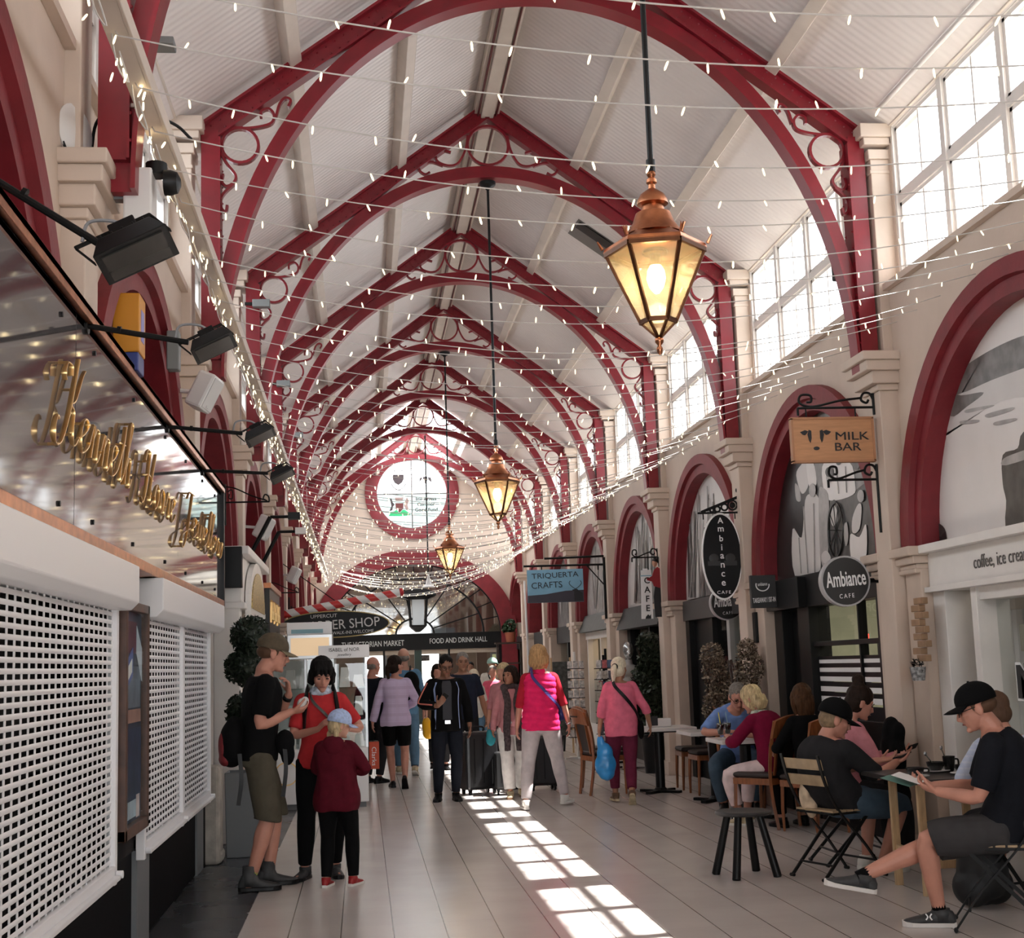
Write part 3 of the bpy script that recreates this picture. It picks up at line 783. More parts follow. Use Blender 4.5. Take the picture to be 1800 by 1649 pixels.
# ------------------------------------------------------------------ lamps on arms over the sign
def flood(y, x, z, zw, label, xw=-1.2, dy=0, cable=True, scale=1.):
    t = thing('floodlight', label, 'floodlight', (xw, y, zw), 0, 'black floodlights on arms')
    m = MB(); m.cyl((0, 0, 0), (x-xw-.10, dy, z-zw), .013, seg=8); m.cyl((-.01, 0, 0), (.012, 0, 0), .04, seg=10); m.cyl((.25*(x-xw), dy*.25, .25*(z-zw)), (.28*(x-xw), dy*.28, .28*(z-zw)), .017, seg=8)
    m.build('arm', BLACKM, t)
    R = Matrix.Translation((x-xw, dy, z-zw)) @ Matrix.Rotation(-.45, 4, 'Y') @ Matrix.Rotation(-.25, 4, 'X')
    def tr(m): m.v = [tuple(R @ V(v)) for v in m.v]; return m
    s = scale
    m = MB(); m.rings([[(a*.10*s, b*.075*s, .03*s) for a, b in ((-1, -1), (1, -1), (1, 1), (-1, 1))], [(a*.14*s, b*.105*s, -.05*s) for a, b in ((-1, -1), (1, -1), (1, 1), (-1, 1))]])
    m.box(-.05*s, .05*s, -.05*s, .06*s, .025*s, .085*s)
    for k in range(5): m.box((-.09+.04*k)*s, (-.08+.04*k)*s, -.07*s, .07*s, .03*s, .045*s)
    tr(m).build('housing', BLACK, t, bevel=.006)
    m = MB(); m.box(-.115*s, .115*s, -.08*s, .08*s, -.056*s, -.050*s); tr(m).build('lens', mat('flood_lens', (.03, .028, .024), .2, spec=.5), t)
    m = MB()
    for q in (-1, 1): m.bar((q*.145*s, 0, -.01), (q*.145*s-.04*s, 0, .085*s), .02, .004)
    m.bar((-.185*s, 0, .085*s), (.105*s, 0, .085*s), .02, .004); tr(m).build('bracket', BLACKM, t)
    if cable:
        m = MB(); m.tube(smooth_path([(x-xw-.16, dy, z-zw+.01), (x-xw-.14, dy, z-zw+.075), (x-xw-.06, dy, z-zw+.08), (x-xw, dy, z-zw+.05)], 5), .006, 6); m.build('cable', mat('grey_cable', (.25, .25, .26), .5), t)
flood(4.45, -.73, 2.93, 3.17, 'big black floodlight nearest the camera on an arm above the sign, seen from below', scale=.92)
flood(6.1, -.65, 3.0, 3.08, 'black floodlight on an arm beside the yellow box sign', scale=.72)
flood(8.67, -.63, 3.03, 3.08, 'black floodlight on an arm past the white wall speaker', scale=.70)
flood(10.6, -.60, 3.05, 3.08, 'black floodlight on the last arm above the end of the sign', scale=.70)

# ------------------------------------------------------------------ fittings on the left wall
t = thing('box_sign', 'orange and blue projecting box sign on the left wall', 'sign', (-1.28, 7.3, 3.12))
m = MB(); m.box(0, .14, -.10, .10, .10, .42); m.build('body', mat('orange_sign', (.62, .26, .015), .4), t, bevel=.008)
m = MB(); m.box(0, .135, -.095, .095, 0, .10); m.build('lower_panel', mat('blue_sign', (.03, .05, .22), .4), t, bevel=.008)
m = MB(); m.box(.14, .142, -.05, .05, .17, .34); m.build('symbol', mat('sign_violet', (.25, .25, .6), .4), t)
t = thing('wall_disc', 'white round disc with a black cable loop on the left wall', 'antenna', (-1.27, 6.1, 3.98), -.4)
m = MB(); m.lathe([(.02, 0), (.125, .005), (.13, .018), (.11, .032), (.02, .036)], axis='X', seg=28); m.build('disc', PLASTIC, t, smooth=SM)
m = MB(); m.tube(smooth_path([(.02, .12, -.05), (.03, .16, .12), (.06, .35, .25), (.10, .7, .30), (.12, .85, .27)], 6), .008, 6); m.tube(smooth_path([(.02, .12, -.05), (.02, .10, -.22), (.02, .04, -.17), (.02, -.08, -.10), (.0, -.12, .05)], 6), .007, 6); m.build('cable', BLACKM, t, smooth=True)
def speaker(y, z, label, x=-1.06):
    t = thing('wall_speaker', label, 'speaker', (x, y, z), 0, 'white wall speakers')
    R = Matrix.Rotation(.45, 4, 'Y') @ Matrix.Rotation(-.35, 4, 'Z')
    m = MB(); m.box(-.07, .07, -.085, .085, -.13, .13); m.v = [tuple(R @ V(v)) for v in m.v]; m.build('cabinet', PLASTIC, t, bevel=.02)
    m = MB(); m.box(.07, .074, -.07, .07, -.11, .11); m.box(.074, .078, -.02, .02, -.10, -.085); m.v = [tuple(R @ V(v)) for v in m.v]; m.build('grille', mat('speaker_grille', (.60, .59, .58), .6), t)
    m = MB(); m.cyl((-.05, 0, 0), (XL-x, 0, .02), .016, seg=8); m.build('bracket', PLASTIC, t)
speaker(9.5, 3.47, 'white wall speaker just past the yellow box sign on the left wall')
speaker(15.3, 3.12, 'white wall speaker above the white portico on the left wall')
speaker(22.0, 3.05, 'small white wall speaker near the barber sign on the left wall')
t = thing('security_camera', 'white boxed security camera with a black dome under the trunking', 'camera', (-1.0, 6.25, 3.66))
m = MB(); m.box(-.06, .07, -.05, .12, -.06, .20); m.build('housing', PLASTIC, t, bevel=.01)
m = MB(); m.lathe([(.06, 0), (.06, .03), (.05, .06), (.02, .075)], c=(.12, .0, .14), axis='X', seg=16); m.lathe([(.05, -.04), (.05, .02)], c=(.08, .02, .22), seg=12); m.build('dome', BLACK, t, smooth=SM)
m = MB(); m.box(-.14, -.05, -.03, .03, .05, .16); m.build('bracket', GREYP, t)
def junction(x, y, z, label, s=(.05, .09, .06)):
    o = MB().box(-s[0], s[0], -s[1], s[1], -s[2], s[2]).build('junction_box', mat('zinc_grey', (.20, .21, .21), .5), None, bevel=.008, loc=(x, y, z)); tag(o, label, 'junction box')
junction(-1.19, 8.9, 3.62, 'slim grey junction box beside the white wall speaker', (.04, .05, .13))
t = thing('floodlight', 'slim grey floodlight clipped on the trunking near the top left', 'floodlight', (-1.0, 6.75, 4.72))
m = MB(); m.box(-.10, .10, -.06, .06, -.02, .02); m.build('housing', mat('zinc_grey', (.2, .21, .21), .5), t, bevel=.006)
m = MB(); m.tube([(-.02, 0, -.02), (-.03, 0, -.16), (-.0, 0, -.46)], .012, 6); m.build('bracket', BLACKM, t)
for i, lb in ((1, 'second'), (2, 'third'), (3, 'fourth')):
    t = thing('floodlight', 'slim grey floodlight under the %s left post head down the hall' % lb, 'floodlight', (XL+.24, T(i)-.18, 5.36), 0, 'slim grey floodlights')
    m = MB(); m.box(-.02, .16, -.05, .05, -.04, .04); m.build('housing', mat('zinc_grey', (.2, .21, .21), .5), t, bevel=.006)
    m = MB(); m.box(-.10, -.02, -.015, .015, -.015, .015); m.build('bracket', BLACKM, t)

# ------------------------------------------------------------------ white portico stall and jewellery kiosk
t = thing('portico_stall', 'white shop portico with a gold glitter arched sign beyond the jeweller', 'shopfront', (-1.2, 13.2, 0))
def lp(m): m.v = [(x+1.2, y-13.2, z) for x, y, z in m.v]; return m
m = MB(); m.box(-2.2, -1.10, 12.9, 15.6, 2.18, 2.62); m.box(-2.2, -1.03, 12.85, 15.65, 2.62, 2.70); m.box(-2.2, -1.07, 12.87, 15.6, 2.12, 2.18); lp(m).build('entablature', WHITEP, t, bevel=.01)
for bb in ((-1.36, -1.12, 12.9, 13.14, 0, 2.15), (-1.36, -1.12, 15.2, 15.5, 0, 2.15)):
    m = MB(); m.box(*bb); lp(m).build('column', WHITEP, t, bevel=.01)
m = MB(); m.box(-2.0, -1.36, 12.9, 12.96, 0, 2.15); lp(m).build('side_panel', WHITEP, t)
m = MB(); m.box(-2.0, -1.4, 13.1, 15.3, 0, 2.15); lp(m).build('interior', mat('portico_inner', (.35, .34, .33), .6), t)
m = MB(); N = 20; pr = [(14.1+.95*math.cos(PI*k/N), 2.2+.42*math.sin(PI*k/N)) for k in range(N+1)]+[(13.15, 1.5), (13.4, 1.5), (13.4, 2.05), (14.8, 2.05), (14.8, 1.5), (15.05, 1.5)]
m.poly([(-1.09, y, z) for y, z in pr], (.05, 0, 0)); lp(m).build('arched_board', WHITEP, t)
m = MB(); pr = [(14.1+.85*math.cos(PI*k/N), 2.14+.38*math.sin(PI*k/N)) for k in range(N+1)]
m.poly([(-1.04, y, z) for y, z in pr], (.01, 0, 0)); lp(m).build('glitter_panel', mat('gold_glitter', (.50, .38, .15), .35, metal=.7, var=.6, scale=60), t)
m = MB(); m.box(-1.275, -1.09, 12.80, 12.90, 2.31, 2.69); o = m.build('wall_monitor', BLACK, None, bevel=.006); tag(o, 'square black box on the end of the white portico', 'monitor')
for y, xe, lb in ((13.9, -.80, 'black angled lamp arm rising from the white portico, nearer of two'), (15.4, -.80, 'black angled lamp arm rising past the white portico, farther of two')):
    t = thing('lamp_arm', lb, 'lamp arm', (-1.1, y, 2.70))
    m = MB(); m.cyl((0, 0, 0), (xe+1.1-.1, 0, .38), .022, seg=8); m.cyl((xe+1.1-.1, 0, .38), (xe+1.1+.10, 0, .38), .016, seg=8); m.build('arm', BLACK, t)
    m = MB(); m.cyl((-.02, 0, -.02), (.0, 0, .01), .05, seg=10); m.build('base', BLACK, t)
    m = MB(); m.box(xe+1.1+.08, xe+1.1+.2, -.05, .05, .35, .42); m.build('head', PLASTIC if y > 15 else BLACK, t)
t = thing('shop_sign', 'black hanging sign with gold script beyond the white portico', 'sign', (-1.1, 17.3, 1.95))
m = MB(); m.box(-.03, .03, -1.0, 1.0, 0, .56); m.build('board', mat('sign_dark', (.02, .017, .014), .3), t, bevel=.006)
m = MB()
for k in range(9):
    y = -.85+k*.2; m.tube(smooth_path([(.034, y, .16+.05*(k % 3)), (.034, y+.05, .42), (.034, y+.10, .2), (.034, y+.16, .30)], 5), .016, 5)
m.build('gold_scroll', GOLD, t)
m = MB(); m.box(-.04, .05, -1.04, 1.04, .56, .62); m.build('top_rail', COPPER, t)

WK = mat('kiosk_white', (.80, .80, .81), .3); SILV = mat('kiosk_silver', (.55, .56, .57), .3, metal=.6)
t = thing('jewellery_kiosk', 'white jewellery kiosk of glass cabinets behind the man and woman', 'kiosk', (-.5, 15.8, 0))
def lk(m): m.v = [(x+.5, y-15.8, z) for x, y, z in m.v]; return m
m = MB(); m.box(-1.08, .05, 15.75, 17.2, .06, .66); lk(m).build('counter', WK, t, bevel=.01)
m = MB(); m.box(-1.05, .02, 15.80, 17.15, 0, .06); lk(m).build('plinth', GREYP, t)
m = MB(); m.lathe([(.13, -.004), (.13, 0), (.118, 0), (.118, -.004)], seg=32, axis='Y', c=(-.86, 15.748, .40)); m2 = MB()
ring_ = [[(-.86+r*math.cos(2*PI*k/32), 15.745-d, .40+r*math.sin(2*PI*k/32)) for r, d in ((.118, 0), (.118, .006), (.132, .006), (.132, 0))] for k in range(32)]
m2.rings(ring_, closed=True); lk(m2).build('gold_emblem', GOLD, t)
m = MB()
for x in (-1.06, -.64, -.30, .04):
    for y in (15.78, 17.1): m.box(x-.012, x+.012, y-.012, y+.012, .66, 1.60 if x > -.4 else 1.95)
lk(m).build('cabinet_post', SILV, t)
for za in (1.0, 1.32):
    m = MB(); m.box(-1.05, .03, 15.8, 17.0, za, za+.012); lk(m).build('glass_shelf', CASEG, t)
for a, b, zt in ((-1.05, -.66, 1.66), (-.62, -.32, 1.66), (-.28, .03, 1.60)):
    m = MB(); m.add([(a, 15.77, .67), (b, 15.77, .67), (b, 15.77, zt), (a, 15.77, zt)], [(0, 1, 2, 3)]); lk(m).build('glass_front', CASEG, t)
m = MB(); m.add([(.045, 15.77, .67), (.045, 17.1, .67), (.045, 17.1, 1.6), (.045, 15.77, 1.6)], [(0, 1, 2, 3)]); lk(m).build('glass_side', CASEG, t)
for a, b in ((-1.36, -.86), (-.84, -.33)):
    m = MB(); m.box(a, b, 15.72, 16.1, 1.66, 1.94); lk(m).build('header_box', SILV, t, bevel=.008)
    m = MB(); m.box(a+.04, b-.04, 15.70, 15.725, 1.70, 1.90); lk(m).build('header_panel', mat('lit_beige', (.62, .47, .30), .5, emit=(.9, .65, .40), estr=.35), t)
m = MB(); m.box(-1.06, -.32, 16.9, 17.1, .66, 1.66); lk(m).build('back_panel', mat('kiosk_back', (.50, .52, .50), .5), t)
PAD = mat('display_pad', (.85, .85, .83), .5)
rr = random.Random(5)
for za in (.66, 1.012, 1.332):
    for k in range(7):
        x = -.98+k*.155; w = .05+rr.random()*.02; h = .10+rr.random()*.13
        if x > -.05: h *= .6
        m = MB(); m.poly([(x-w, 16.0, za), (x+w, 16.0, za), (x+w*.7, 16.12, za+h), (x-w*.7, 16.12, za+h)], (0, .05, 0))
        lk(m); o = m.build('jewellery_stand', PAD, t, bevel=.006)
t2 = thing('shop_sign', 'small white lettered sign on the kiosk corner above the dark-haired woman', 'sign', (-.2, 15.66, 1.66))
m = MB(); m.box(-.29, .28, -.01, .01, 0, .145); m.build('board', WK, t2, bevel=.003)
text_mesh('lettering', 'ISABEL of NOR', LBLACK, t2, (0, -.013, .095), (1, 0, 0), (0, 0, 1), .34, .04, .003)
text_mesh('lettering', 'jewellery', LBLACK, t2, (.0, -.013, .035), (1, 0, 0), (0, 0, 1), .16, .035, .003, shear=.3)
t2 = thing('shop_sign', 'white light box with a pale blue band standing on the kiosk', 'sign', (-.6, 15.9, 1.94))
m = MB(); m.box(-.25, .26, -.05, .05, 0, .14); m.build('box', WK, t2, bevel=.005)
m = MB(); m.box(-.20, .16, -.055, -.05, .015, .06); m.build('blue_band', mat('pale_blue', (.25, .45, .52), .5), t2)

# tall grey planter with a three ball topiary
def leafcloud(m, c, r, n, size, rnd, flat=1.):
    for _ in range(n):
        d = V((rnd.gauss(0, 1), rnd.gauss(0, 1), rnd.gauss(0, 1))).normalized()*(r*rnd.uniform(.72, 1.04))
        p = V(c)+V((d.x, d.y, d.z*flat)); a = V((rnd.gauss(0, 1), rnd.gauss(0, 1), rnd.gauss(0, 1))).normalized(); b = a.orthogonal().normalized()
        s = size*rnd.uniform(.6, 1.3)
        m.add([p-a*s, p+b*s*.45, p+a*s, p-b*s*.45], [(0, 1, 2, 3)])
LEAFD = mat('leaf_dark', (.010, .020, .010), .5, var=.5, scale=30)
t = thing('topiary', 'dark leafy triple ball topiary rising from a tall grey planter', 'topiary', (-.99, 12.1, 0))
m = MB(); m.rings([[(a*r, b*r, z) for a, b in ((-1, -1), (1, -1), (1, 1), (-1, 1))] for r, z in ((.165, 0), (.178, .70), (.165, .70), (.16, .64))]); m.build('planter', GREYP, t, bevel=.006)
m = MB(); m.tube(smooth_path([(0, 0, .64), (.01, 0, 1.0), (-.01, 0, 1.5), (0, 0, 1.9)], 4), .016, 7); m.build('stem', WOODD, t)
rl = random.Random(3)
for c, r in (((.03, 0, 1.85), .17), ((-.02, 0, 1.58), .17), ((-.01, 0, 1.20), .17)):
    m = MB(); m.ell(c, (r*.8, r*.8, r*.8), 14, 10); leafcloud(m, c, r, 900, .026, rl); m.build('foliage', LEAFD, t)

# ------------------------------------------------------------------ barber's sign and pole
t = thing('barber_sign', 'black oval barber shop sign with silver letters hung from a striped pole', 'sign', (-.42, 22.2, 2.26))
N = 48
def oval(a, b, y0, y1): return [[(a*math.cos(2*PI*k/N), y, b*math.sin(2*PI*k/N)) for k in range(N)] for y in (y0, y1)]
m = MB(); m.rings(oval(.86, .205, -.02, .02)); m.build('board', BLACK, t, smooth=SM)
m = MB(); m.rings([[(a*math.cos(2*PI*k/N), y, b*math.sin(2*PI*k/N)) for a, b, y in ((.85, .20, -.03), (.87, .215, -.03), (.87, .215, .03), (.85, .20, .03))] for k in range(N)], closed=True); m.build('rim', mat('gold_rim', (.30, .22, .08), .4, metal=.6), t)
SLV = mat('silver_letter', (.62, .62, .60), .4)
text_mesh('lettering', 'BARBER SHOP', SLV, t, (.10, -.026, .0), (1, 0, .05), (-.05, 0, 1), 1.22, .15, .008)
text_mesh('lettering', 'UPPERCUT', SLV, t, (-.18, -.026, .135), (1, 0, .03), (-.03, 0, 1), .42, .055, .008)
text_mesh('lettering', 'WALK-INS WELCOME', SLV, t, (.28, -.026, -.13), (1, 0, .03), (-.03, 0, 1), .66, .05, .008)
A, B = V((-1.30, 22.2, 2.43)), V((.62, 22.2, 2.74))
t = thing('barber_pole', 'red and white striped barber pole slanting out over the oval sign', 'barber pole', A)
def stripes():
    m = bpy.data.materials.new('barber_stripes'); m.use_nodes = True; nt = m.node_tree; b = P(m); N_ = nt.nodes.new; L_ = nt.links.new
    tc = N_('ShaderNodeTexCoord'); sp = N_('ShaderNodeSeparateXYZ'); L_(tc.outputs['Object'], sp.inputs[0])
    a1 = N_('ShaderNodeMath'); a1.operation = 'MULTIPLY_ADD'; L_(sp.outputs['Z'], a1.inputs[0]); a1.inputs[1].default_value = 1.1; L_(sp.outputs['X'], a1.inputs[2])
    a2 = N_('ShaderNodeMath'); a2.operation = 'DIVIDE'; L_(a1.outputs[0], a2.inputs[0]); a2.inputs[1].default_value = .33
    a3 = N_('ShaderNodeMath'); a3.operation = 'FRACT'; L_(a2.outputs[0], a3.inputs[0])
    a4 = N_('ShaderNodeMath'); a4.operation = 'GREATER_THAN'; L_(a3.outputs[0], a4.inputs[0]); a4.inputs[1].default_value = .5
    mx = N_('ShaderNodeMix'); mx.data_type = 'RGBA'; L_(a4.outputs[0], mx.inputs[0]); mx.inputs[6].default_value = (.55, .03, .03, 1); mx.inputs[7].default_value = (.75, .75, .74, 1)
    L_(mx.outputs[2], b.inputs['Base Color']); b.inputs['Roughness'].default_value = .3
    return m
m = MB(); m.cyl((0, 0, 0), B-A, .065, seg=20); m.build('pole', stripes(), t, smooth=SM)
m = MB(); d = (B-A).normalized(); m.ell(B-A+d*.02, (.05, .07, .07), 14, 8); m.build('end_cap', mat('cap_red', (.45, .02, .03), .3), t, smooth=True)
m = MB(); m.cyl((.15, 0, -.02), (.15, 0, .30-.02), .012, seg=6); m.cyl((-.05, 0, .9), (.95, 0, .155), .008, seg=6); m.cyl((1.2, 0, .19), (1.2, 0, .02), .008, seg=6); m.build('hanger', BLACKM, t)
# scroll brackets on the left wall
def scroll_bracket(t, L, s=1, h=.22, r=.009, mt=None):
    m = MB(); m.cyl((0, 0, -h), (0, 0, h*.8), r*1.2, seg=6)
    m.cyl((0, 0, 0), (s*L, 0, 0), r, seg=6)
    m.tube(smooth_path([(s*L, 0, 0), (s*L*.98, 0, .05), (s*L*.90, 0, .07), (s*L*.86, 0, .03), (s*L*.91, 0, .02)], 5), r*.8, 6)
    m.tube(smooth_path([(0, 0, h*.7), (s*L*.25, 0, .13), (s*L*.6, 0, .06), (s*L*.95, 0, .01)], 6), r*.8, 6)
    m.tube(smooth_path([(s*L*.05, 0, .10), (s*L*.16, 0, .12), (s*L*.17, 0, .04), (s*L*.09, 0, .04), (s*L*.10, 0, .08)], 5), r*.7, 6)
    m.build('scroll', mt or BLACKM, t); return t
for y, z, lb in ((13.2, 3.15, 'thin black scroll bracket on the left wall above the white portico'), (19.3, 2.62, 'black scroll bracket on the left wall just before the barber pole'), (25.5, 2.55, 'thin black scroll bracket on the left wall beyond the barber pole')):
    scroll_bracket(thing('scroll_bracket', lb, 'bracket', (XL+.02, y, z), 0, 'iron brackets on the left wall'), .42)
# ------------------------------------------------------------------ rooms behind the arches
def at_x(px, py, X):
    d = _f+CR*((px-900)/FPX)-CU*((py-824.5)/FPX); return V((0, 0, H_CAM))+d*(X/d.x)
def at_y(px, py, Y):
    d = _f+CR*((px-900)/FPX)-CU*((py-824.5)/FPX); return V((0, 0, H_CAM))+d*(Y/d.y)
def at_z(px, py, z=0.):
    d = _f+CR*((px-900)/FPX)-CU*((py-824.5)/FPX); return V((0, 0, H_CAM))+d*((z-H_CAM)/d.z)
m = MB()
m.box(6.4, 6.5, YB-.5, YE, 0, 2.7); m.box(4.53, 6.5, YB-.5, YE, 2.62, 2.72)
for i in range(-2, 8): m.box(4.53, 6.4, T(i)-.06, T(i)+.06, 0, 2.65)
m.box(4.53, 4.60, YB-.5, YE, 2.3, 4.4)
for i in range(-2, 7):
    m.box(4.50, 4.60, T(i)-.62, T(i)+.62, 0, 2.65)
structure(m.build('wall_shops_right', INWALL))
m = MB(); m.box(-3.2, -3.1, YB-.5, YE, 0, 4.4); m.box(-1.70, -1.62, YB-.5, YE, 0, 4.4); m.box(-3.2, -1.3, YB-.5, YB-.4, 0, 4.4)
structure(m.build('wall_shops_left', DARKIN))

# ------------------------------------------------------------------ printed murals in the arch heads
XM = 4.315
def greys(): return [mat('print_%d' % k, (g, g*.955, g*.93), .35, var=v, scale=s) for k, (g, v, s) in enumerate(((.62, .06, 2), (.38, .25, 6), (.17, .4, 7), (.05, .5, 8), (.015, .4, 9), (.75, .03, 3)))]
GR = greys()
def mural(i, label, base, shapes):
    yc = T(i)+BAY/2
    t = thing('mural', label, 'mural', (XM, yc, SPR), 0, 'printed murals in the arch heads')
    n = 30; pts = [(0, (AI+.03)*math.cos(PI*k/n), (BI+.03)*math.sin(PI*k/n)) for k in range(n+1)]
    m = MB(); m.poly(pts, (.03, 0, 0)); m.build('panel', GR[base], t)
    lay = {}
    for q, (g, poly) in enumerate(shapes):
        w = []
        sp_poly = [(c.x, c.y) for c in smooth_path([(a_, b_, 0) for a_, b_ in poly], 4, True)] if len(shapes) < 20 else poly
        for px, py in sp_poly:
            p = at_x(px, py, XM); y, z = p.y-yc, p.z-SPR
            r = math.sqrt((y/AI)**2+(z/BI)**2) if z > 0 else 1
            if z > 0 and r > 1: y, z = y/r, z/r
            w.append((-.001-.0006*q, y, max(0.0, z)))
        if len(shapes) < 20: MB().poly(w, (-.0006, 0, 0)).build('print', GR[g], t)
        else: lay.setdefault(g, MB()).poly(w, (-.0006, 0, 0))
    for g, m in lay.items(): m.build('tree_print', GR[g], t)
mural(-1, 'black and white mural of a boat and shore in the near right arch', 5, [
 (2, [(1640, 680), (1680, 655), (1720, 628), (1760, 606), (1800, 590), (1850, 580), (1850, 640), (1800, 652), (1750, 668), (1700, 690), (1650, 715)]),
 (0, [(1640, 712), (1700, 688), (1760, 662), (1850, 636), (1850, 690), (1760, 705), (1660, 760)]),
 (2, [(1662, 690), (1690, 695), (1730, 690), (1700, 715), (1672, 732)]),
 (1, [(1700, 720), (1745, 712), (1742, 716), (1702, 726)]), (1, [(1735, 728), (1780, 716), (1778, 722), (1740, 734)]), (1, [(1690, 740), (1720, 738), (1718, 743), (1692, 746)]), (1, [(1750, 742), (1785, 735), (1784, 740), (1752, 748)]),
 (3, [(1764, 800), (1790, 788), (1800, 760), (1850, 740), (1850, 930), (1775, 935), (1770, 880), (1764, 850)]),
 (1, [(1766, 806), (1800, 792), (1850, 775), (1850, 790), (1770, 818)]),
 (3, [(1643, 920), (1648, 918), (1662, 930), (1665, 960), (1643, 964)]), (4, [(1649, 940), (1655, 944), (1664, 935), (1663, 964), (1650, 966)])])
mural(0, 'black and white mural of white dresses and a wheel behind the milk bar sign', 3, [
 (4, [(1360, 900), (1400, 760), (1440, 715), (1440, 1010), (1366, 1012)]),
 (2, [(1440, 720), (1500, 760), (1520, 850), (1440, 860)]),
 (0, [(1400, 835), (1408, 818), (1418, 812), (1422, 850), (1410, 868)]), (1, [(1398, 850), (1406, 860), (1408, 880), (1400, 878)]),
 (5, [(1418, 812), (1430, 812), (1436, 850), (1424, 858)]),
 (0, [(1416, 880), (1426, 868), (1438, 872), (1444, 900), (1442, 960), (1440, 1010), (1398, 1012), (1394, 930), (1410, 945)]),
 (5, [(1450, 812), (1494, 812), (1504, 850), (1500, 870), (1460, 880), (1448, 856)]),
 (1, [(1440, 870), (1448, 858), (1458, 880), (1456, 980), (1444, 985)]),
 (4, [(1456, 910), (1462, 884), (1470, 880), (1478, 905), (1482, 950), (1474, 985), (1462, 980), (1456, 950)]),
 (0, [(1460, 898), (1466, 888), (1472, 896), (1474, 915), (1466, 925), (1461, 915)]),
 (0, [(1500, 910), (1510, 886), (1516, 892), (1512, 930), (1500, 936)]),
 (5, [(1496, 940), (1512, 944), (1524, 922), (1523, 985), (1500, 990)]),
 (1, [(1484, 930), (1490, 918), (1493, 945), (1488, 960)]), (0, [(1446, 975), (1454, 968), (1462, 980), (1456, 990), (1448, 988)]),
 (1, [(1400, 760), (1408, 750), (1412, 770), (1402, 775)])])
yc0 = T(0)+BAY/2; mw = bpy.data.objects['mural.001']
def mpt(px, py): p = at_x(px, py, XM-.012); return V((-.012, p.y-yc0, p.z-SPR))
m = MB(); m.tube([mpt(1469+13*math.cos(2*PI*k/28), 932+48*math.sin(2*PI*k/28)) for k in range(28)], .009, 5, closed=True)
for k in range(10): m.tube([mpt(1469, 932), mpt(1469+13*math.cos(2*PI*k/10), 932+48*math.sin(2*PI*k/10))], .004, 4)
m.build('wheel_print', GR[4], mw)
for px, py, rx, ry, g in ((1412, 800, 7, 13, 1), (1412, 792, 8, 10, 4), (1458, 838, 6, 11, 1), (1458, 830, 7, 9, 4), (1513, 872, 6, 11, 1), (1428, 862, 6, 12, 1), (1505, 812, 7, 14, 3), (1474, 806, 6, 12, 3)):
    m = MB(); m.poly([mpt(px+rx*math.cos(2*PI*k/16), py+ry*math.sin(2*PI*k/16)) for k in range(16)], (-.001-.0004*g, 0, 0)); m.build('figure_print', GR[g], mw)
m = MB()
for (x0, y0, x1, y1) in ((1412, 890, 1420, 1008), (1430, 885, 1432, 1008), (1404, 945, 1408, 1008), (1470, 820, 1474, 868), (1486, 820, 1488, 866)): m.tube([mpt(x0, y0), mpt(x1, y1)], .005, 4)
m.build('fold_print', GR[1], mw)
def trees(i, label, x0, x1, y0, y1, base, seed, n=26):
    r = random.Random(seed); sh = []
    for k in range(n):
        a = x0+(x1-x0)*r.random(); b = a+r.uniform(-8, 8); w = r.uniform(.6, 1.8); yt = y0+(y1-y0)*r.uniform(0, .6)
        sh.append((r.choice([1, 2, 2, 3]), [(a-w, y1), (a+w, y1), (b+w*.5, yt), (b-w*.5, yt)]))
    mural(i, label, base, sh)
trees(1, 'pale mural with bare tree trunks behind the tall oval cafe sign', 1212, 1290, 850, 1050, 0, 4, 34)
trees(2, 'grey mural of bare trees behind the cafe waiter sign', 1118, 1162, 900, 1060, 0, 8, 36)
trees(3, 'grey mural of winter branches behind the blue crafts sign', 1045, 1072, 950, 1070, 1, 9, 20)
trees(4, 'dark grey mural in the fifth right arch beyond the crafts sign', 985, 1010, 980, 1070, 2, 10, 10)

# ------------------------------------------------------------------ shopfronts under the right arches
def front(i, name, label):
    yc = T(i)+BAY/2; t = thing(name, label, 'shopfront', (4.3, yc, 0)); t['yc'] = yc
    return t, yc
class Loc:
    def __init__(s, t, x, y): s.t, s.x, s.y = t, x, y
    def box(s, n, mt, *b, bevel=.004):
        m = MB(); m.box(b[0]-s.x, b[1]-s.x, b[2]-s.y, b[3]-s.y, b[4], b[5]); return m.build(n, mt, s.t, bevel=bevel)
    def pane(s, n, mt, X, y0, y1, z0, z1):
        m = MB(); m.add([(X-s.x, y0-s.y, z0), (X-s.x, y1-s.y, z0), (X-s.x, y1-s.y, z1), (X-s.x, y0-s.y, z1)], [(0, 1, 2, 3)]); return m.build(n, mt, s.t)
t, yc = front(-1, 'milk_bar_shopfront', 'white panelled shopfront with coffee and ice cream fascia on the near right'); L = Loc(t, 4.3, yc)
L.box('fascia', WHITEP, 4.20, 4.46, yc-1.56, yc+1.56, 1.99, 2.24); L.box('cornice', WHITEP, 4.12, 4.46, yc-1.57, yc+1.57, 2.24, 2.30); L.box('lower_cornice', WHITEP, 4.16, 4.46, yc-1.57, yc+1.57, 1.95, 1.99)
for a, b in ((yc+1.36, yc+1.56), (yc+.84, yc+.93), (yc-1.56, yc-1.30)): L.box('jamb', WHITEP, 4.22, 4.46, a, b, 0, 1.95)
L.box('window_sill', WHITEP, 4.16, 4.46, yc-1.30, yc+.84, .55, .62); L.box('stall_riser', WHITEP, 4.22, 4.46, yc-1.30, yc+.84, 0, .55)
L.box('window_head', WHITEP, 4.24, 4.46, yc-1.30, yc+.84, 1.86, 1.95); L.pane('glass', GLASS, 4.36, yc-1.30, yc+.84, .62, 1.86)
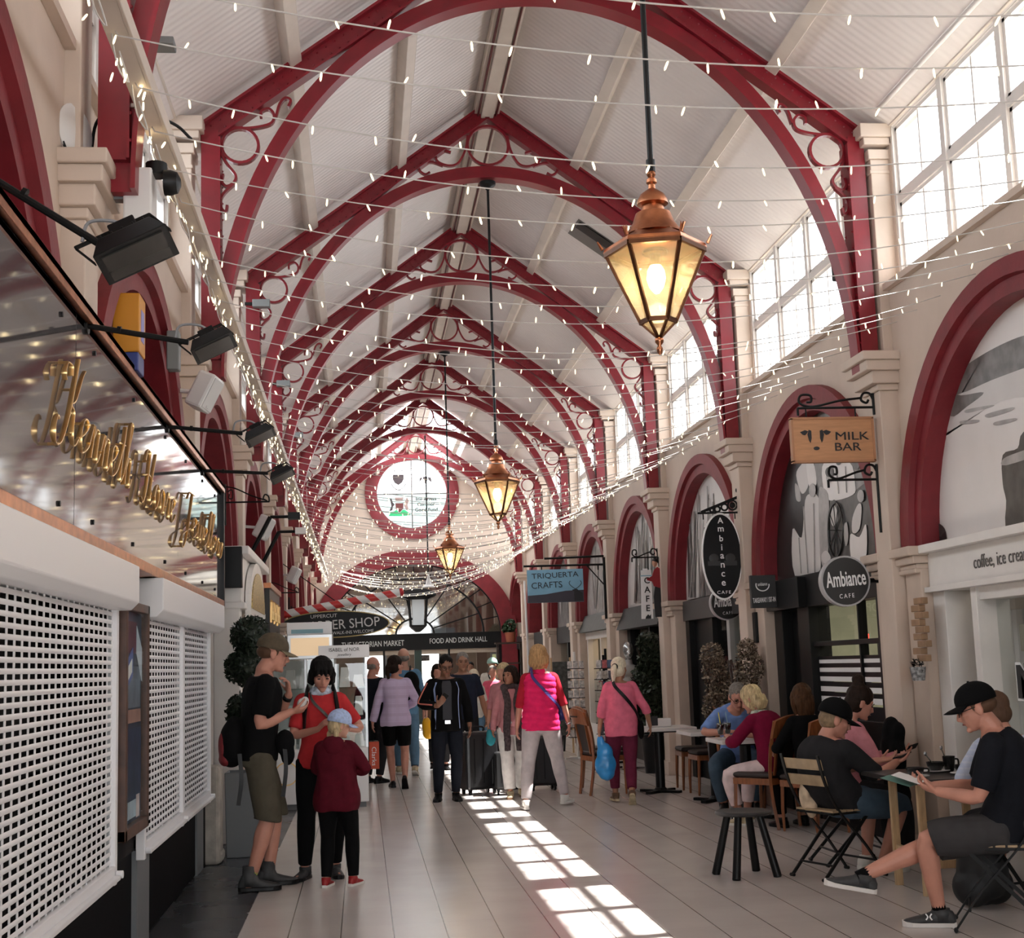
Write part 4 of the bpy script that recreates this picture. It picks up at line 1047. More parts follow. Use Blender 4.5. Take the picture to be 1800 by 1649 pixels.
L.box('inner_lining', WHITEP, 4.46, 4.95, yc+1.36, yc+1.56, 0, 1.95); L.box('inner_door_frame', WHITEP, 4.72, 4.80, yc+1.20, yc+1.36, 0, 1.95); L.box('dark_doorway', DARKIN, 4.78, 4.84, yc+.6, yc+1.22, 0, 1.80); L.box('inner_head', TRIMW, 4.70, 4.80, yc+.6, yc+1.36, 1.80, 1.95)
L.box('window_card', mat('card_buff', (.50, .45, .36), .5), 4.40, 4.405, yc+.28, yc+.62, 1.50, 1.68); L.box('window_menu', mat('menu_brown', (.10, .07, .05), .5), 4.40, 4.405, yc+.26, yc+.60, 1.20, 1.42)
text_mesh('window_lettering', 'MILK', LBLACK, t, (.045, .12, 1.30), (0, -1, 0), (0, 0, 1), .95, .22, .004, bold=.02)
text_mesh('window_lettering_outline', 'MILK', LWHITE, t, (.052, .12, 1.30), (0, -1, 0), (0, 0, 1), 1.0, .255, .003, bold=.045)
text_mesh('lettering', 'coffee, ice cream', mat('letter_grey', (.10, .09, .085), .5), t, (-.105, 8.60-yc, 2.11), (0, -1, 0), (0, 0, 1), .80, .105, .004, bold=-.006)

t, yc = front(0, 'cafe_shopfront', 'black cafe shopfront with white striped window under the second right arch'); L = Loc(t, 4.3, yc)
L.box('fascia', BLACK, 4.25, 4.46, yc-1.56, yc+1.56, 1.98, 2.29); L.box('fascia_step', BLACK, 4.17, 4.26, yc+.5, yc+1.56, 1.98, 2.27)
for a, b in ((yc+1.30, yc+1.56), (yc+.46, yc+.80), (yc-1.56, yc-1.28)): L.box('pillar', BLACK, 4.25, 4.46, a, b, 0, 1.98)
L.box('stall_riser', BLACK, 4.26, 4.46, yc-1.28, yc+.46, 0, .95); L.box('transom', BLACK, 4.28, 4.40, yc-1.28, yc+.46, 1.60, 1.645); L.box('mullion', BLACK, 4.30, 4.38, yc-.72, yc-.69, .95, 1.98)
L.pane('glass', GLASS, 4.34, yc-1.28, yc+.46, .95, 1.98)
for k, z in enumerate((1.44, 1.36, 1.275, 1.18, 1.085)): L.box('white_stripe', LWHITE, 4.325, 4.335, yc-1.28, yc+.46, z, z+.035+.004*k, bevel=0)
for k, z in enumerate((1.40, 1.315, 1.225, 1.13, 1.02)): L.box('black_stripe', BLACK, 4.326, 4.334, yc-1.28, yc+.46, z, z+.045, bevel=0)
L.box('lower_board', BLACK, 4.326, 4.334, yc-1.28, yc+.46, .95, 1.02, bevel=0); L.box('window_rail', BLACK, 4.322, 4.336, yc-1.28, yc+.46, 1.475, 1.505, bevel=0)
L.box('door', BLACK, 4.36, 4.41, yc+.80, yc+1.30, 0, 1.96); L.box('door_glass', mat('door_pale_glass', (.28, .28, .20), .15), 4.352, 4.36, yc+.84, yc+1.0, .5, 1.88); L.box('door_edge', CHROME, 4.35, 4.36, yc+1.08, yc+1.10, .2, 1.9)
L.box('till', mat('till_grey', (.05, .05, .05), .4), 4.75, 4.9, yc-.1, yc+.05, 1.35, 1.66); L.box('clock_display', emis('red_display', (1., .05, .03), 2.5), 4.70, 4.705, yc+.12, yc+.22, 1.64, 1.70, bevel=0)
L.box('counter_menu', mat('menu_lit', (.55, .55, .35), .5, emit=(.8, .8, .5), estr=.25), 4.8, 4.82, yc-1.2, yc-.86, 1.55, 1.75)

t, yc = front(1, 'dark_shopfront', 'dark doorway and pale window beneath the tall oval cafe sign'); L = Loc(t, 4.3, yc)
L.box('fascia', mat('fascia_grey', (.045, .042, .042), .45), 4.25, 4.46, yc-1.56, yc+1.56, 2.02, 2.28); L.box('door', BLACK, 4.36, 4.42, yc+.28, yc+1.36, 0, 2.02); L.box('door_frame', BLACK, 4.28, 4.46, yc+.16, yc+.28, 0, 2.02); L.box('jamb', BLACK, 4.28, 4.46, yc+1.36, yc+1.56, 0, 2.02)
L.pane('glass', GLASS, 4.34, yc-1.30, yc+.16, .5, 2.02); L.box('stall_riser', BLACK, 4.28, 4.46, yc-1.56, yc+.16, 0, .5); L.box('mullion', mat('pale_mullion', (.42, .43, .42), .4), 4.28, 4.40, yc-.62, yc-.50, .5, 2.02); L.box('jamb', BLACK, 4.28, 4.46, yc-1.56, yc-1.30, .5, 2.02)
L.box('inner_screen', mat('screen_green', (.22, .27, .20), .6, var=.3, scale=3), 4.9, 4.95, yc-1.3, yc+.1, 0, 2.2)

t, yc = front(2, 'black_shopfront', 'dark shopfront with a black boarded fascia beyond the hanging waiter sign'); L = Loc(t, 4.3, yc)
m = MB(); m.poly([(4.10-4.3, -1.56, 2.02), (4.40-4.3, -1.56, 2.02), (4.40-4.3, -1.56, 2.36), (4.24-4.3, -1.56, 2.36)], (0, 3.12, 0)); m.build('awning', mat('awning_black', (.015, .014, .014), .6, var=.4, scale=12), t)
L.pane('glass', GLASS, 4.36, yc-1.35, yc+1.35, .4, 2.02); L.box('stall_riser', BLACK, 4.28, 4.46, yc-1.56, yc+1.56, 0, .4)
for a, b in ((yc-1.56, yc-1.32), (yc-.2, yc-.1), (yc+1.32, yc+1.56)): L.box('jamb', BLACK, 4.28, 4.46, a, b, .4, 2.02)
t, yc = front(3, 'craft_shopfront', 'pale framed craft shop window with warm lamps behind the postcard racks'); L = Loc(t, 4.3, yc)
m = MB(); m.poly([(4.12-4.3, -1.56, 2.08), (4.40-4.3, -1.56, 2.08), (4.40-4.3, -1.56, 2.40), (4.26-4.3, -1.56, 2.40)], (0, 3.12, 0)); m.build('fascia', mat('fascia_green', (.022, .026, .022), .5, var=.4, scale=9), t)
L.pane('glass', GLASS, 4.36, yc-1.35, yc+1.35, .4, 1.95); L.box('head', WHITEP, 4.26, 4.44, yc-1.56, yc+1.56, 1.95, 2.08); L.box('stall_riser', WHITEP, 4.28, 4.46, yc-1.56, yc+1.56, 0, .4)
for a in (yc-1.56, yc-.10, yc+1.34): L.box('jamb', WHITEP, 4.26, 4.46, a, a+.08, .4, 1.95)
L.box('interior_lamp', emis('warm_lamp', (1., .6, .25), 6.), 4.75, 4.82, yc-.9, yc-.75, 1.55, 1.75); L.box('interior_lamp', emis('warm_lamp', (1., .6, .25), 6.), 4.75, 4.82, yc+.4, yc+.52, 1.6, 1.74)
L.box('ware_shelf', mat('ware_mix', (.30, .22, .14), .5, var=.8, scale=14), 4.6, 4.8, yc-1.3, yc+1.3, .5, 1.5)
for i, lb in ((4, 'shadowed shopfront in the fifth right arch near the end wall'), (5, 'shadowed shopfront in the sixth right arch near the end wall'), (6, 'shadowed shopfront in the last right arch by the end wall')):
    t, yc = front(i, 'plain_shopfront', lb); L = Loc(t, 4.3, yc); ye = min(yc+1.56, YE-.1)
    L.box('fascia', DARKIN, 4.28, 4.46, yc-1.56, ye, 1.95, 2.3); L.pane('glass', GLASS, 4.36, yc-1.35, ye, .4, 1.95); L.box('stall_riser', CREAM2, 4.28, 4.46, yc-1.56, ye, 0, .4); L.box('jamb', DARKIN, 4.28, 4.44, yc-.05, yc+.05, .4, 1.95)
for i in range(1, 7):
    yc = T(i)+BAY/2; t = thing('left_shopfront', 'dark glazed shopfront under the %s left arch past the jeweller' % ORD[i], 'shopfront', (-1.5, yc, 0)); L = Loc(t, -1.5, yc); ye = min(yc+1.4, YE-.1)
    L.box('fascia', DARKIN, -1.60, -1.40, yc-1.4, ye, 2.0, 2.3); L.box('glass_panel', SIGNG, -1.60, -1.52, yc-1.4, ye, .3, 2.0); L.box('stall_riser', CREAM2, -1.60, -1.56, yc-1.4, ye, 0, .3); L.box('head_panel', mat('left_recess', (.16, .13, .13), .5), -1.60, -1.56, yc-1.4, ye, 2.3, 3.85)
    L.box('mullion', BLACK, -1.60, -1.46, yc-.04, yc+.04, .3, 2.0)
for i in (-2, -1, 0):
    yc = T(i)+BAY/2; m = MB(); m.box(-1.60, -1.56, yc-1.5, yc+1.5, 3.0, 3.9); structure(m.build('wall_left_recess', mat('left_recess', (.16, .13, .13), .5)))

# ------------------------------------------------------------------ hanging signs on the right
t = thing('hanging_sign', 'wooden milk bar sign with a black cow face hanging over the right side', 'sign', (3.69, 10.22, 3.01))
m = MB(); m.box(-.325, .325, -.02, .02, 0, .345); m.build('board', WOODO if False else mat('sign_wood', (.50, .25, .12), .5, var=.12, scale=6, stretch=(1, 4, 8)), t, bevel=.004)
m = MB()
for b in ((-.335, .335, -.028, .028, .335, .352), (-.335, .335, -.028, .028, -.007, .01), (-.335, -.318, -.028, .028, 0, .345), (.318, .335, -.028, .028, 0, .345)): m.box(*b)
m.build('rim', mat('sign_rim', (.42, .20, .10), .5), t)
text_mesh('lettering', 'MILK', LBLACK, t, (.155, -.024, .20), (1, 0, 0), (0, 0, 1), .27, .062, .006); text_mesh('lettering', 'BAR', LBLACK, t, (.115, -.024, .115), (1, 0, 0), (0, 0, 1), .21, .062, .006)
m = MB()
for s in (-1, 1):
    c = lambda x, z: (-.14+s*x, -.020, z)
    m.poly([c(.035, .245), (c(.055, .252)), c(.066, .215), c(.055, .165), c(.045, .15), c(.035, .185)], (0, -.006, 0))
    m.poly([c(.06, .240), c(.085, .25), c(.125, .235), c(.105, .215), c(.085, .21), c(.07, .225)], (0, -.006, 0))
m.poly([(-.14+.024*math.cos(a), -.020, .105+.014*math.sin(a)) for a in [2*PI*k/14 for k in range(14)]], (0, -.006, 0)); m.build('cow_face', LBLACK, t)
m = MB(); m.cyl((-.2, 0, .345), (-.2, 0, .43), .006, seg=6); m.cyl((.2, 0, .345), (.2, 0, .43), .006, seg=6); m.build('chain', BLACKM, t)
def bracket(label, x, y, z, L, h=.3, style=0):
    t = thing('scroll_bracket', label, 'bracket', (x, y, z))
    m = MB(); r = .010
    m.cyl((0, 0, -h), (0, 0, .12), r*1.3, seg=8); m.cyl((0, 0, 0), (-L, 0, 0), r, seg=8)
    m.tube(smooth_path([(0, 0, .06), (-.03, 0, .11), (-.08, 0, .11), (-.10, 0, .06), (-.06, 0, .035), (-.04, 0, .06)], 6), r, 6)
    m.tube(smooth_path([(-.10, 0, .075), (-L*.45, 0, .055), (-L*.8, 0, .01), (-L*.97, 0, .04), (-L*.95, 0, .10), (-L*.83, 0, .10), (-L*.82, 0, .05), (-L*.88, 0, .045)], 6), r, 6)
    m.cyl((-L, 0, 0), (-L, 0, -.06), r, seg=6); m.build('scroll', BLACKM, t); return t
bracket('black scrolled iron bracket on the pilaster below the milk bar sign', 4.045, 10.25, 2.87, .40, .42)
bracket('thin grey scroll bracket above the milk bar sign', 4.045, 10.22, 3.44, .62, .06)
# tall oval sign
t = thing('hanging_sign', 'tall black oval cafe sign with vertical white letters on an iron bracket', 'sign', (3.85, 14.3, 2.60))
def ovalsign(t, a, b, th, face=BLACK, rim=LWHITE):
    m = MB(); m.rings([[(a*math.cos(2*PI*k/N), y, b*math.sin(2*PI*k/N)) for k in range(N)] for y in (-th, th)]); m.build('board', face, t, smooth=SM)
    m = MB(); m.rings([[(q*a*math.cos(2*PI*k/N), y, q*b*math.sin(2*PI*k/N)) for q, y in ((.965, -th-.003), (1.01, -th-.003), (1.01, th+.003), (.965, th+.003))] for k in range(N)], closed=True); m.build('rim', rim, t)
ovalsign(t, .215, .465, .018)
for k, ch in enumerate('Ambiance'): text_mesh('letter', ch, LWHITE, t, (0, -.023, .385-k*.0965), (1, 0, 0), (0, 0, 1), None, {'A': .062, 'b': .066, 'i': .064, 'm': .046}.get(ch, .05), .004, bold=.012)
text_mesh('lettering', 'CAFE', LWHITE, t, (0, -.023, -.385), (1, 0, 0), (0, 0, 1), .15, .034, .004, spacing=1.3)
m = MB()
for s in (-1, 1): m.ell((s*.09, -.019, -.02), (.055, .003, .05), 12, 8); m.box(s*.09-.07, s*.09+.07, -.0215, -.018, -.10, -.05)
m.build('coffee_cup_print', mat('sign_faint_grey', (.022, .022, .023), .4), t)
t2 = thing('sign_bracket', 'ornate black iron bracket holding the tall oval sign', 'bracket', (4.07, 14.3, 3.10))
m = MB(); m.cyl((0, 0, -.26), (0, 0, .20), .014, seg=8); m.ell((0, 0, .21), (.03, .03, .035), 10, 6); m.bar((0, 0, .14), (-.42, 0, -.02), .02, .03); m.bar((0, 0, -.03), (-.46, 0, -.03), .018, .02)
for x, z, r in ((-.07, .05, .05), (-.16, .03, .035), (-.24, .01, .03), (-.30, 0, .02)): m.tube([(x+r*math.cos(2*PI*k/14), 0, z+r*math.sin(2*PI*k/14)) for k in range(14)], .011, 6, closed=True)
m.ell((-.07, 0, .05), (.035, .012, .035), 10, 6)
for x in (-.05, -.40): m.cyl((x, 0, -.03), (x, 0, -.10), .007, seg=6)
m.build('ironwork', BLACKM, t2)
# round projecting signs
def roundsign(label, x, y, z, r, rz=0):
    t = thing('round_sign', label, 'sign', (x, y, z), rz)
    m = MB(); m.rings([[(r*math.cos(2*PI*k/40), yy, r*math.sin(2*PI*k/40)) for k in range(40)] for yy in (-.035, .035)]); m.build('drum', mat('sign_edge', (.42, .42, .43), .4), t, smooth=SM)
    m = MB(); m.rings([[(q*r*math.cos(2*PI*k/40), yy, q*r*math.sin(2*PI*k/40)) for k in range(40)] for q, yy in ((.93, -.038), (.93, -.034))]); m.build('face', mat('sign_black_face', (.018, .018, .018), .35), t)
    text_mesh('lettering', 'Ambiance', LWHITE, t, (0, -.041, .02), (1, 0, .06), (-.06, 0, 1), r*1.62, r*.62, .004, bold=.015)
    text_mesh('lettering', 'CAFE', LWHITE, t, (.0, -.041, -r*.58), (1, 0, .06), (-.06, 0, 1), r*.6, r*.17, .004, spacing=1.5)
    m = MB(); m.cyl((r, 0, 0), (r+.12, 0, 0), .02, seg=8); m.build('mount', BLACK, t)
    return t
p = at_y(1484, 1022, 10.62); roundsign('round black cafe sign with white letters by the striped window', p.x, 10.62, p.z, .203)
p = at_y(1277, 1060, 15.5); roundsign('round cafe sign half hidden behind the tall oval sign', p.x, 15.5, p.z, .20)
p = at_y(1341, 1040, 13.5)
t = thing('box_sign', 'small black takeaway sign beside the second right arch foot', 'sign', (p.x, 13.5, p.z))
m = MB(); m.box(-.13, .13, -.03, .03, -.165, .165); m.build('box', mat('sign_charcoal', (.025, .025, .026), .4), t, bevel=.004)
text_mesh('lettering', 'TAKEAWAY / SIT-IN', LWHITE, t, (0, -.034, -.085), (1, 0, .05), (-.05, 0, 1), .235, .05, .004, bold=.01)
text_mesh('lettering', 'ambiance', LWHITE, t, (-.01, -.034, .075), (1, 0, .05), (-.05, 0, 1), .10, .035, .004)
m = MB(); m.tube([(-.01+.068*math.cos(a), -.034, .065+.06*math.sin(a)) for a in [PI*.9+k*PI*1.15/14 for k in range(15)]], .006, 5); m.build('crescent', LWHITE, t)
p = at_y(1336, 1103, 14.15); tag(MB().box(-.075, .075, -.05, .05, -.16, .16).build('wall_speaker', BLACK, None, bevel=.01, loc=(p.x, 14.12, p.z)), 'small black wall speaker under the takeaway sign', 'speaker')
# waiter board
t = thing('cafe_board', 'cut-out waiter board holding a white cafe sign from a scroll bracket', 'sign', (3.96, 18.3, 2.08))
m = MB(); m.poly([(-.19, -.01, .0), (-.03, -.01, 0), (-.03, -.01, .66), (-.17, -.01, .66)], (0, .02, 0)); m.build('banner', LWHITE, t)
for k, ch in enumerate('CAFE'): text_mesh('letter', ch, LBLACK, t, (-.095, -.014, .52-k*.125), (1, 0, 0), (0, 0, 1), None, .085, .004, bold=.015)
m = MB(); m.poly([(-.13, -.014, .03), (-.10, -.014, .06), (-.08, -.014, .04), (-.06, -.014, .06), (-.06, -.014, .0), (-.14, -.014, .0)], (0, -.003, 0)); m.build('small_logo', LBLACK, t)
m = MB(); m.poly([(x, -.012, z) for x, z in ((.0, .02), (.13, .02), (.14, .32), (.10, .45), (.02, .46), (-.01, .30))], (0, .024, 0)); m.build('trousers', LBLACK, t)
m = MB(); m.poly([(x, -.016, z) for x, z in ((.0, .44), (.12, .40), (.13, .52), (.11, .66), (.06, .70), (.01, .66), (-.02, .58), (-.07, .55), (-.10, .56), (-.09, .52), (-.02, .50))], (0, .03, 0)); m.build('jacket', mat('waiter_red', (.30, .012, .02), .5), t)
m = MB(); m.ell((.025, 0, .755), (.038, .02, .055), 12, 8); m.build('head', mat('waiter_skin', (.55, .30, .20), .5), t, smooth=True)
m = MB(); m.ell((.035, 0, .79), (.042, .022, .035), 12, 8); m.build('hair', LBLACK, t, smooth=True)
m = MB(); m.box(-.18, -.02, -.012, .012, .575, .59); m.build('tray', mat('tray_blue', (.25, .45, .55), .4), t)
m = MB(); m.poly([(-.16, -.012, .59), (-.06, -.012, .59), (-.08, -.012, .68), (-.14, -.012, .68)], (0, .02, 0)); m.build('cup', LWHITE, t)
m = MB(); m.cyl((-.1, 0, .64), (-.1, 0, .84), .005, seg=5); m.cyl((.08, 0, .70), (.08, 0, .84), .005, seg=5); m.build('hanger', BLACKM, t)
bracket('black scroll bracket above the cut-out waiter board', 4.05, 18.38, 2.92, .36, .08)
# blue crafts sign
t = thing('hanging_sign', 'pale blue crafts sign with a stag on a dark hill', 'sign', (3.195, 22.42, 2.52))
m = MB(); m.box(-.55, .55, -.02, .02, 0, .64); m.build('board', mat('sign_sky', (.20, .42, .58), .4, var=.15, scale=1.5), t)
m = MB(); m.poly([(-.55, -.021, 0), (.55, -.021, 0), (.55, -.021, .23), (.2, -.021, .22), (-.2, -.021, .16), (-.55, -.021, .14)], (0, -.004, 0)); m.build('hill_print', mat('sign_hill', (.035, .03, .045), .5), t)
m = MB(); m.poly([(x, -.026, z) for x, z in ((.36, .02), (.53, .02), (.53, .17), (.45, .22), (.42, .25), (.38, .25), (.32, .235), (.36, .20))], (0, -.003, 0))
for s in (-1, 1): m.tube(smooth_path([(.39, -.028, .25), (.39+s*.07, -.028, .30), (.39+s*.12, -.028, .36), (.39+s*.10, -.028, .41)], 4), .006, 5)
m.build('stag_print', LBLACK, t)
text_mesh('lettering', 'TRIQUERTA', mat('letter_navy', (.012, .02, .03), .5), t, (0, -.024, .52), (1, 0, .03), (-.03, 0, 1), .92, .12, .004); text_mesh('lettering', 'CRAFTS', mat('letter_navy', (.012, .02, .03), .5), t, (-.17, -.024, .34), (1, 0, .03), (-.03, 0, 1), .60, .12, .004)
t.scale = (.85, .85, .85)
t = thing('sign_bracket', 'long black iron bracket carrying the blue crafts sign', 'bracket', (4.03, 22.45, 3.13))
m = MB(); m.cyl((0, 0, -.9), (0, 0, .12), .022, seg=8); m.cyl((0, 0, 0), (-1.35, 0, 0), .018, seg=8); m.cyl((.0, 0, .14), (-1.0, 0, .12), .018, seg=8); m.bar((0, 0, -.35), (-.3, 0, 0), .015, .02)
for x in (-.1, -1.05): m.cyl((x, 0, 0), (x, 0, -.09), .01, seg=6)
m.build('ironwork', BLACKM, t)
p = at_y(925, 1020, 30.); p2 = at_z(930, 1290)
t = thing('flag_pole', 'thin white pole standing behind the short-haired woman in pink', 'pole', (p.x, 29.9, 0))
m = MB(); m.cyl((0, 0, .03), (-.05, 0, 3.35), .03, .022, seg=10); m.build('pole', PLASTIC, t, smooth=True)
m = MB(); m.cyl((0, 0, 0), (0, 0, .03), .2, seg=16); m.build('base', GREYP, t)
# wooden chime ornament
t = thing('wall_ornament', 'wooden block ornament hung on the near right pier', 'ornament', (4.09, 9.72, 1.33))
rr = random.Random(2)
for k in range(9):
    z = .14+k*.052; y = (.03 if k % 2 else -.035)+rr.uniform(-.015, .015)
    m = MB(); m.box(-.03, .02, y-.075, y+.075, z-.022, z+.026); m.build('block', mat('chime_wood', (.30, .18, .10), .5, var=.2, scale=12), t, bevel=.004)
m = MB(); m.lathe([(.045, -.02), (.06, .08), (.055, .08), (.04, -.01)], c=(-.05, 0, 0), seg=16); m.build('pot', mat('pot_print', (.25, .25, .25), .5, var=.9, scale=45), t, smooth=SM)
m = MB(); leafcloud(m, (-.05, 0, .10), .04, 40, .02, rr); m.build('tuft', BLACK, t)

# ------------------------------------------------------------------ end wall: fanlight, sign, doors, round window
t = thing('fanlight_screen', 'black fan-shaped glazed screen over the doors in the end wall', 'screen', (XC, YE+.12, 0))
zc = 2.46; a, b = 2.40, 1.93
P_ = lambda q, th: (a*q*math.cos(th), 0, zc+b*q*math.sin(th))
for q in (.22, .80, 1.0):
    m = MB(); m.tube([P_(q, PI*k/40) for k in range(41)], 0, flat=(.05, .06), up=(0, 1, 0)); m.build('arc_bar', BLACK, t)
for k in range(1, 9):
    m = MB(); m.bar(P_(.22, PI*k/9), P_(.80, PI*k/9), .035, .05, up=(0, 1, 0)); m.build('ray_bar', BLACK, t)
for k in range(1, 14):
    m = MB(); m.bar(P_(.80, PI*k/14), P_(1.0, PI*k/14), .03, .05, up=(0, 1, 0)); m.build('outer_bar', BLACK, t)
m = MB(); pts = [P_(.99, PI*k/40) for k in range(41)]; m.add(pts, [tuple(range(41))]); m.build('glass', glass_mat('fan_glass', (.78, .82, .82), .28, .03), t)
m = MB(); m.box(-2.42, 2.42, -.10, .08, 2.02, 2.47); m.build('name_board', BLACK, t, bevel=.01)
text_mesh('lettering', 'THE VICTORIAN MARKET', mat('letter_pewter', (.55, .57, .55), .4), t, (-1.17, -.105, 2.22), (1, 0, .01), (-.01, 0, 1), 1.72, .15, .01)
text_mesh('lettering', 'FOOD AND DRINK HALL', mat('letter_pewter', (.55, .57, .55), .4), t, (1.20, -.105, 2.26), (1, 0, .01), (-.01, 0, 1), 1.60, .14, .01)
GREEN = mat('door_green', (.012, .03, .022), .35)
for x0, x1 in ((-2.42, -2.25), (-.03, .17), (2.25, 2.42), (.9, .96), (-.9, -.84)):
    m = MB(); m.box(x0, x1, -.06, .06, 0, 2.02); m.build('door_post', GREEN if x0 > -.5 and x0 < .1 else BLACK, t, bevel=.006)
m = MB(); m.box(-2.3, 2.3, -.05, .05, 1.90, 2.02); m.build('door_head', mat('head_cream', (.40, .34, .27), .5), t)
t = thing('black_lantern', 'black lantern shaped clock housing fixed on the fan window centre', 'lantern', (XC+.09, YE-.12, 2.52))
m = MB(); m.rings([[(s*w, q*w*.6, z) for s, q in ((-1, -1), (1, -1), (1, 1), (-1, 1))] for w, z in ((.06, 0), (.20, .12), (.22, .18))]); m.rings([[(s*w, q*w*.6, z) for s, q in ((-1, -1), (1, -1), (1, 1), (-1, 1))] for w, z in ((.26, .88), (.50, .98), (.48, 1.06), (.15, 1.2))])
for s in (-1, 1):
    for q in (-1, 1): m.bar((s*.20, q*.12, .15), (s*.25, q*.15, .90), .05, .05)
m.build('frame', BLACK, t)
m = MB(); m.rings([[(s*w, q*w*.6, z) for s, q in ((-1, -1), (1, -1), (1, 1), (-1, 1))] for w, z in ((.15, .18), (.17, .88))]); m.build('glass', mat('lantern_grey_glass', (.30, .32, .32), .12, spec=.8), t)
# round window
t = thing('window_20', None, None, (XC, YE+.15, 6.40)); structure(t)
m = MB(); m.add([(.985*math.cos(2*PI*k/64), 0, .985*math.sin(2*PI*k/64)) for k in range(64)], [tuple(range(64))]); m.build('pane', glass_mat('round_glass', (.96, .99, .98), .04, .05, .0), t)
m = MB(); m.add([(.985*math.cos(PI+PI*k/32), .01, .985*math.sin(PI+PI*k/32)) for k in range(33)], [tuple(range(33))]); m.build('lower_pane', glass_mat('round_glass_dim', (.24, .29, .27), .05, .05, .0), t)  # tinted sheet added to dim the sky, standing for the building beyond
m = MB(); m.bar((0, 0, -.99), (0, 0, .99), .03, .03, up=(0, 1, 0)); m.bar((-.99, 0, 0), (.99, 0, 0), .03, .03, up=(0, 1, 0)); m.build('glazing_bar', mat('bar_grey', (.12, .10, .10), .5), t)
DK = mat('crest_dark', (.05, .03, .035), .5); GRN = mat('crest_green', (.03, .55, .20), .5); MAR = mat('crest_maroon', (.14, .03, .03), .5); PNK = mat('crest_pinkgrey', (.35, .24, .22), .5)
d = -.02
def flatpoly(n, pts, mt): m = MB(); m.poly([(x, d, z) for x, z in pts], (0, -.004, 0)); m.build(n, mt, t)
flatpoly('crest', [(-.53, .55), (-.22, .55), (-.22, .42), (-.27, .32), (-.375, .25), (-.48, .32), (-.53, .42)], DK)
for x in (-.47, -.37, -.27): flatpoly('crest_point', [(x-.02, .64), (x+.02, .64), (x, .72)], DK)
m = MB(); m.tube(smooth_path([(-.57, d, .30), (-.52, d, .20), (-.42, d, .13), (-.37, d, .10), (-.32, d, .13), (-.22, d, .20), (-.17, d, .28)], 5), .012, 5); m.build('crest_scroll', mat('bar_grey', (.12, .10, .10), .5), t)
flatpoly('crest', [(.32, .48), (.45, .48), (.45, .38), (.385, .28), (.32, .38)], DK); flatpoly('crest_wing', [(.47, .47), (.55, .45), (.57, .30), (.52, .35), (.47, .40)], DK); flatpoly('crest_wing', [(.30, .46), (.24, .45), (.21, .33), (.26, .37), (.30, .42)], DK)
flatpoly('crest_shield', [(-.47, -.26), (-.24, -.26), (-.25, -.42), (-.355, -.53), (-.46, -.42)], MAR)
flatpoly('crest_mound', [(-.66, -.62), (-.60, -.52), (-.50, -.49), (-.44, -.45), (-.36, -.55), (-.27, -.45), (-.20, -.46), (-.10, -.54), (-.05, -.60), (-.12, -.62), (-.36, -.63)], GRN)
flatpoly('crest_horse', [(-.62, -.13), (-.58, -.11), (-.54, -.24), (-.49, -.30), (-.54, -.36), (-.56, -.46), (-.64, -.48), (-.58, -.34)], DK); flatpoly('crest_camel', [(-.14, -.10), (-.20, -.22), (-.23, -.34), (-.16, -.46), (-.09, -.48), (-.13, -.32), (-.09, -.2)], PNK)
flatpoly('crest_top', [(-.48, -.10), (-.24, -.10), (-.26, -.20), (-.46, -.20)], PNK)
for k, s in enumerate(('Inverness', 'Common', 'Good Fund')): text_mesh('lettering', s, DK, t, (.40, d-.004, -.15-k*.155), (1, 0, 0), (0, 0, 1), (.58, .50, .64)[k], .10, .004, bold=.03)
# hall beyond the doors
m = MB(); m.box(-4, 7, 50, 50.2, 0, 4.8); m.box(-4, -3.8, YE+.4, 50, 0, 4.8); m.box(6.8, 7, YE+.4, 50, 0, 4.8); m.box(-4, 7, YE+.35, 50, 4.7, 4.85); m.box(-4, XL-.3, YE+.3, YE+.4, 0, 4.8); m.box(XR+.3, 7, YE+.3, YE+.4, 0, 4.8)
structure(m.build('wall_food_hall', mat('food_hall_wall', (.22, .17, .13), .6, var=.3, scale=.8)))
LITW = emis('lit_window', (1., .98, .95), 2.2)
for x0, x1, z0, z1, y, lb in ((1.62, 2.35, .5, 2.05, 42., 'bright white lit doorway seen through the end doors'), (.05, .75, .9, 2.0, 44., 'bright lit window left of the green door post at the end'), (4.3, 5.2, 1.3, 1.9, 46., 'dim yellow lit window far right beyond the end doors')):
    t = thing('lit_window', lb, 'window', ((x0+x1)/2, y, z0)); w = (x1-x0)/2
    m = MB(); m.box(-w, w, 0, .03, 0, z1-z0); m.build('pane', LITW if x0 < 4 else emis('lit_window_dim', (.6, .6, .3), .35), t)
    m = MB()
    for xx in (-w, w): m.box(xx-.03, xx+.03, -.03, .04, 0, z1-z0)
    m.box(-w-.03, w+.03, -.03, .04, z1-z0, z1-z0+.06); m.build('frame', GREYP, t)
    if x0 > 1 and x0 < 3:
        m = MB(); m.box(-.22, .05, -.02, -.005, z1-z0-.32, z1-z0-.14); m.build('notice', mat('notice_grey', (.15, .15, .15), .5, var=.8, scale=18), t)
m = MB()
for x0, x1 in ((2.5, 2.9), (3.4, 3.7), (-1.2, -.8)): m.box(x0, x1, 41, 41.3, 0, 4.0)
structure(m.build('trim_hall_posts', mat('post_brown', (.16, .11, .08), .5)))
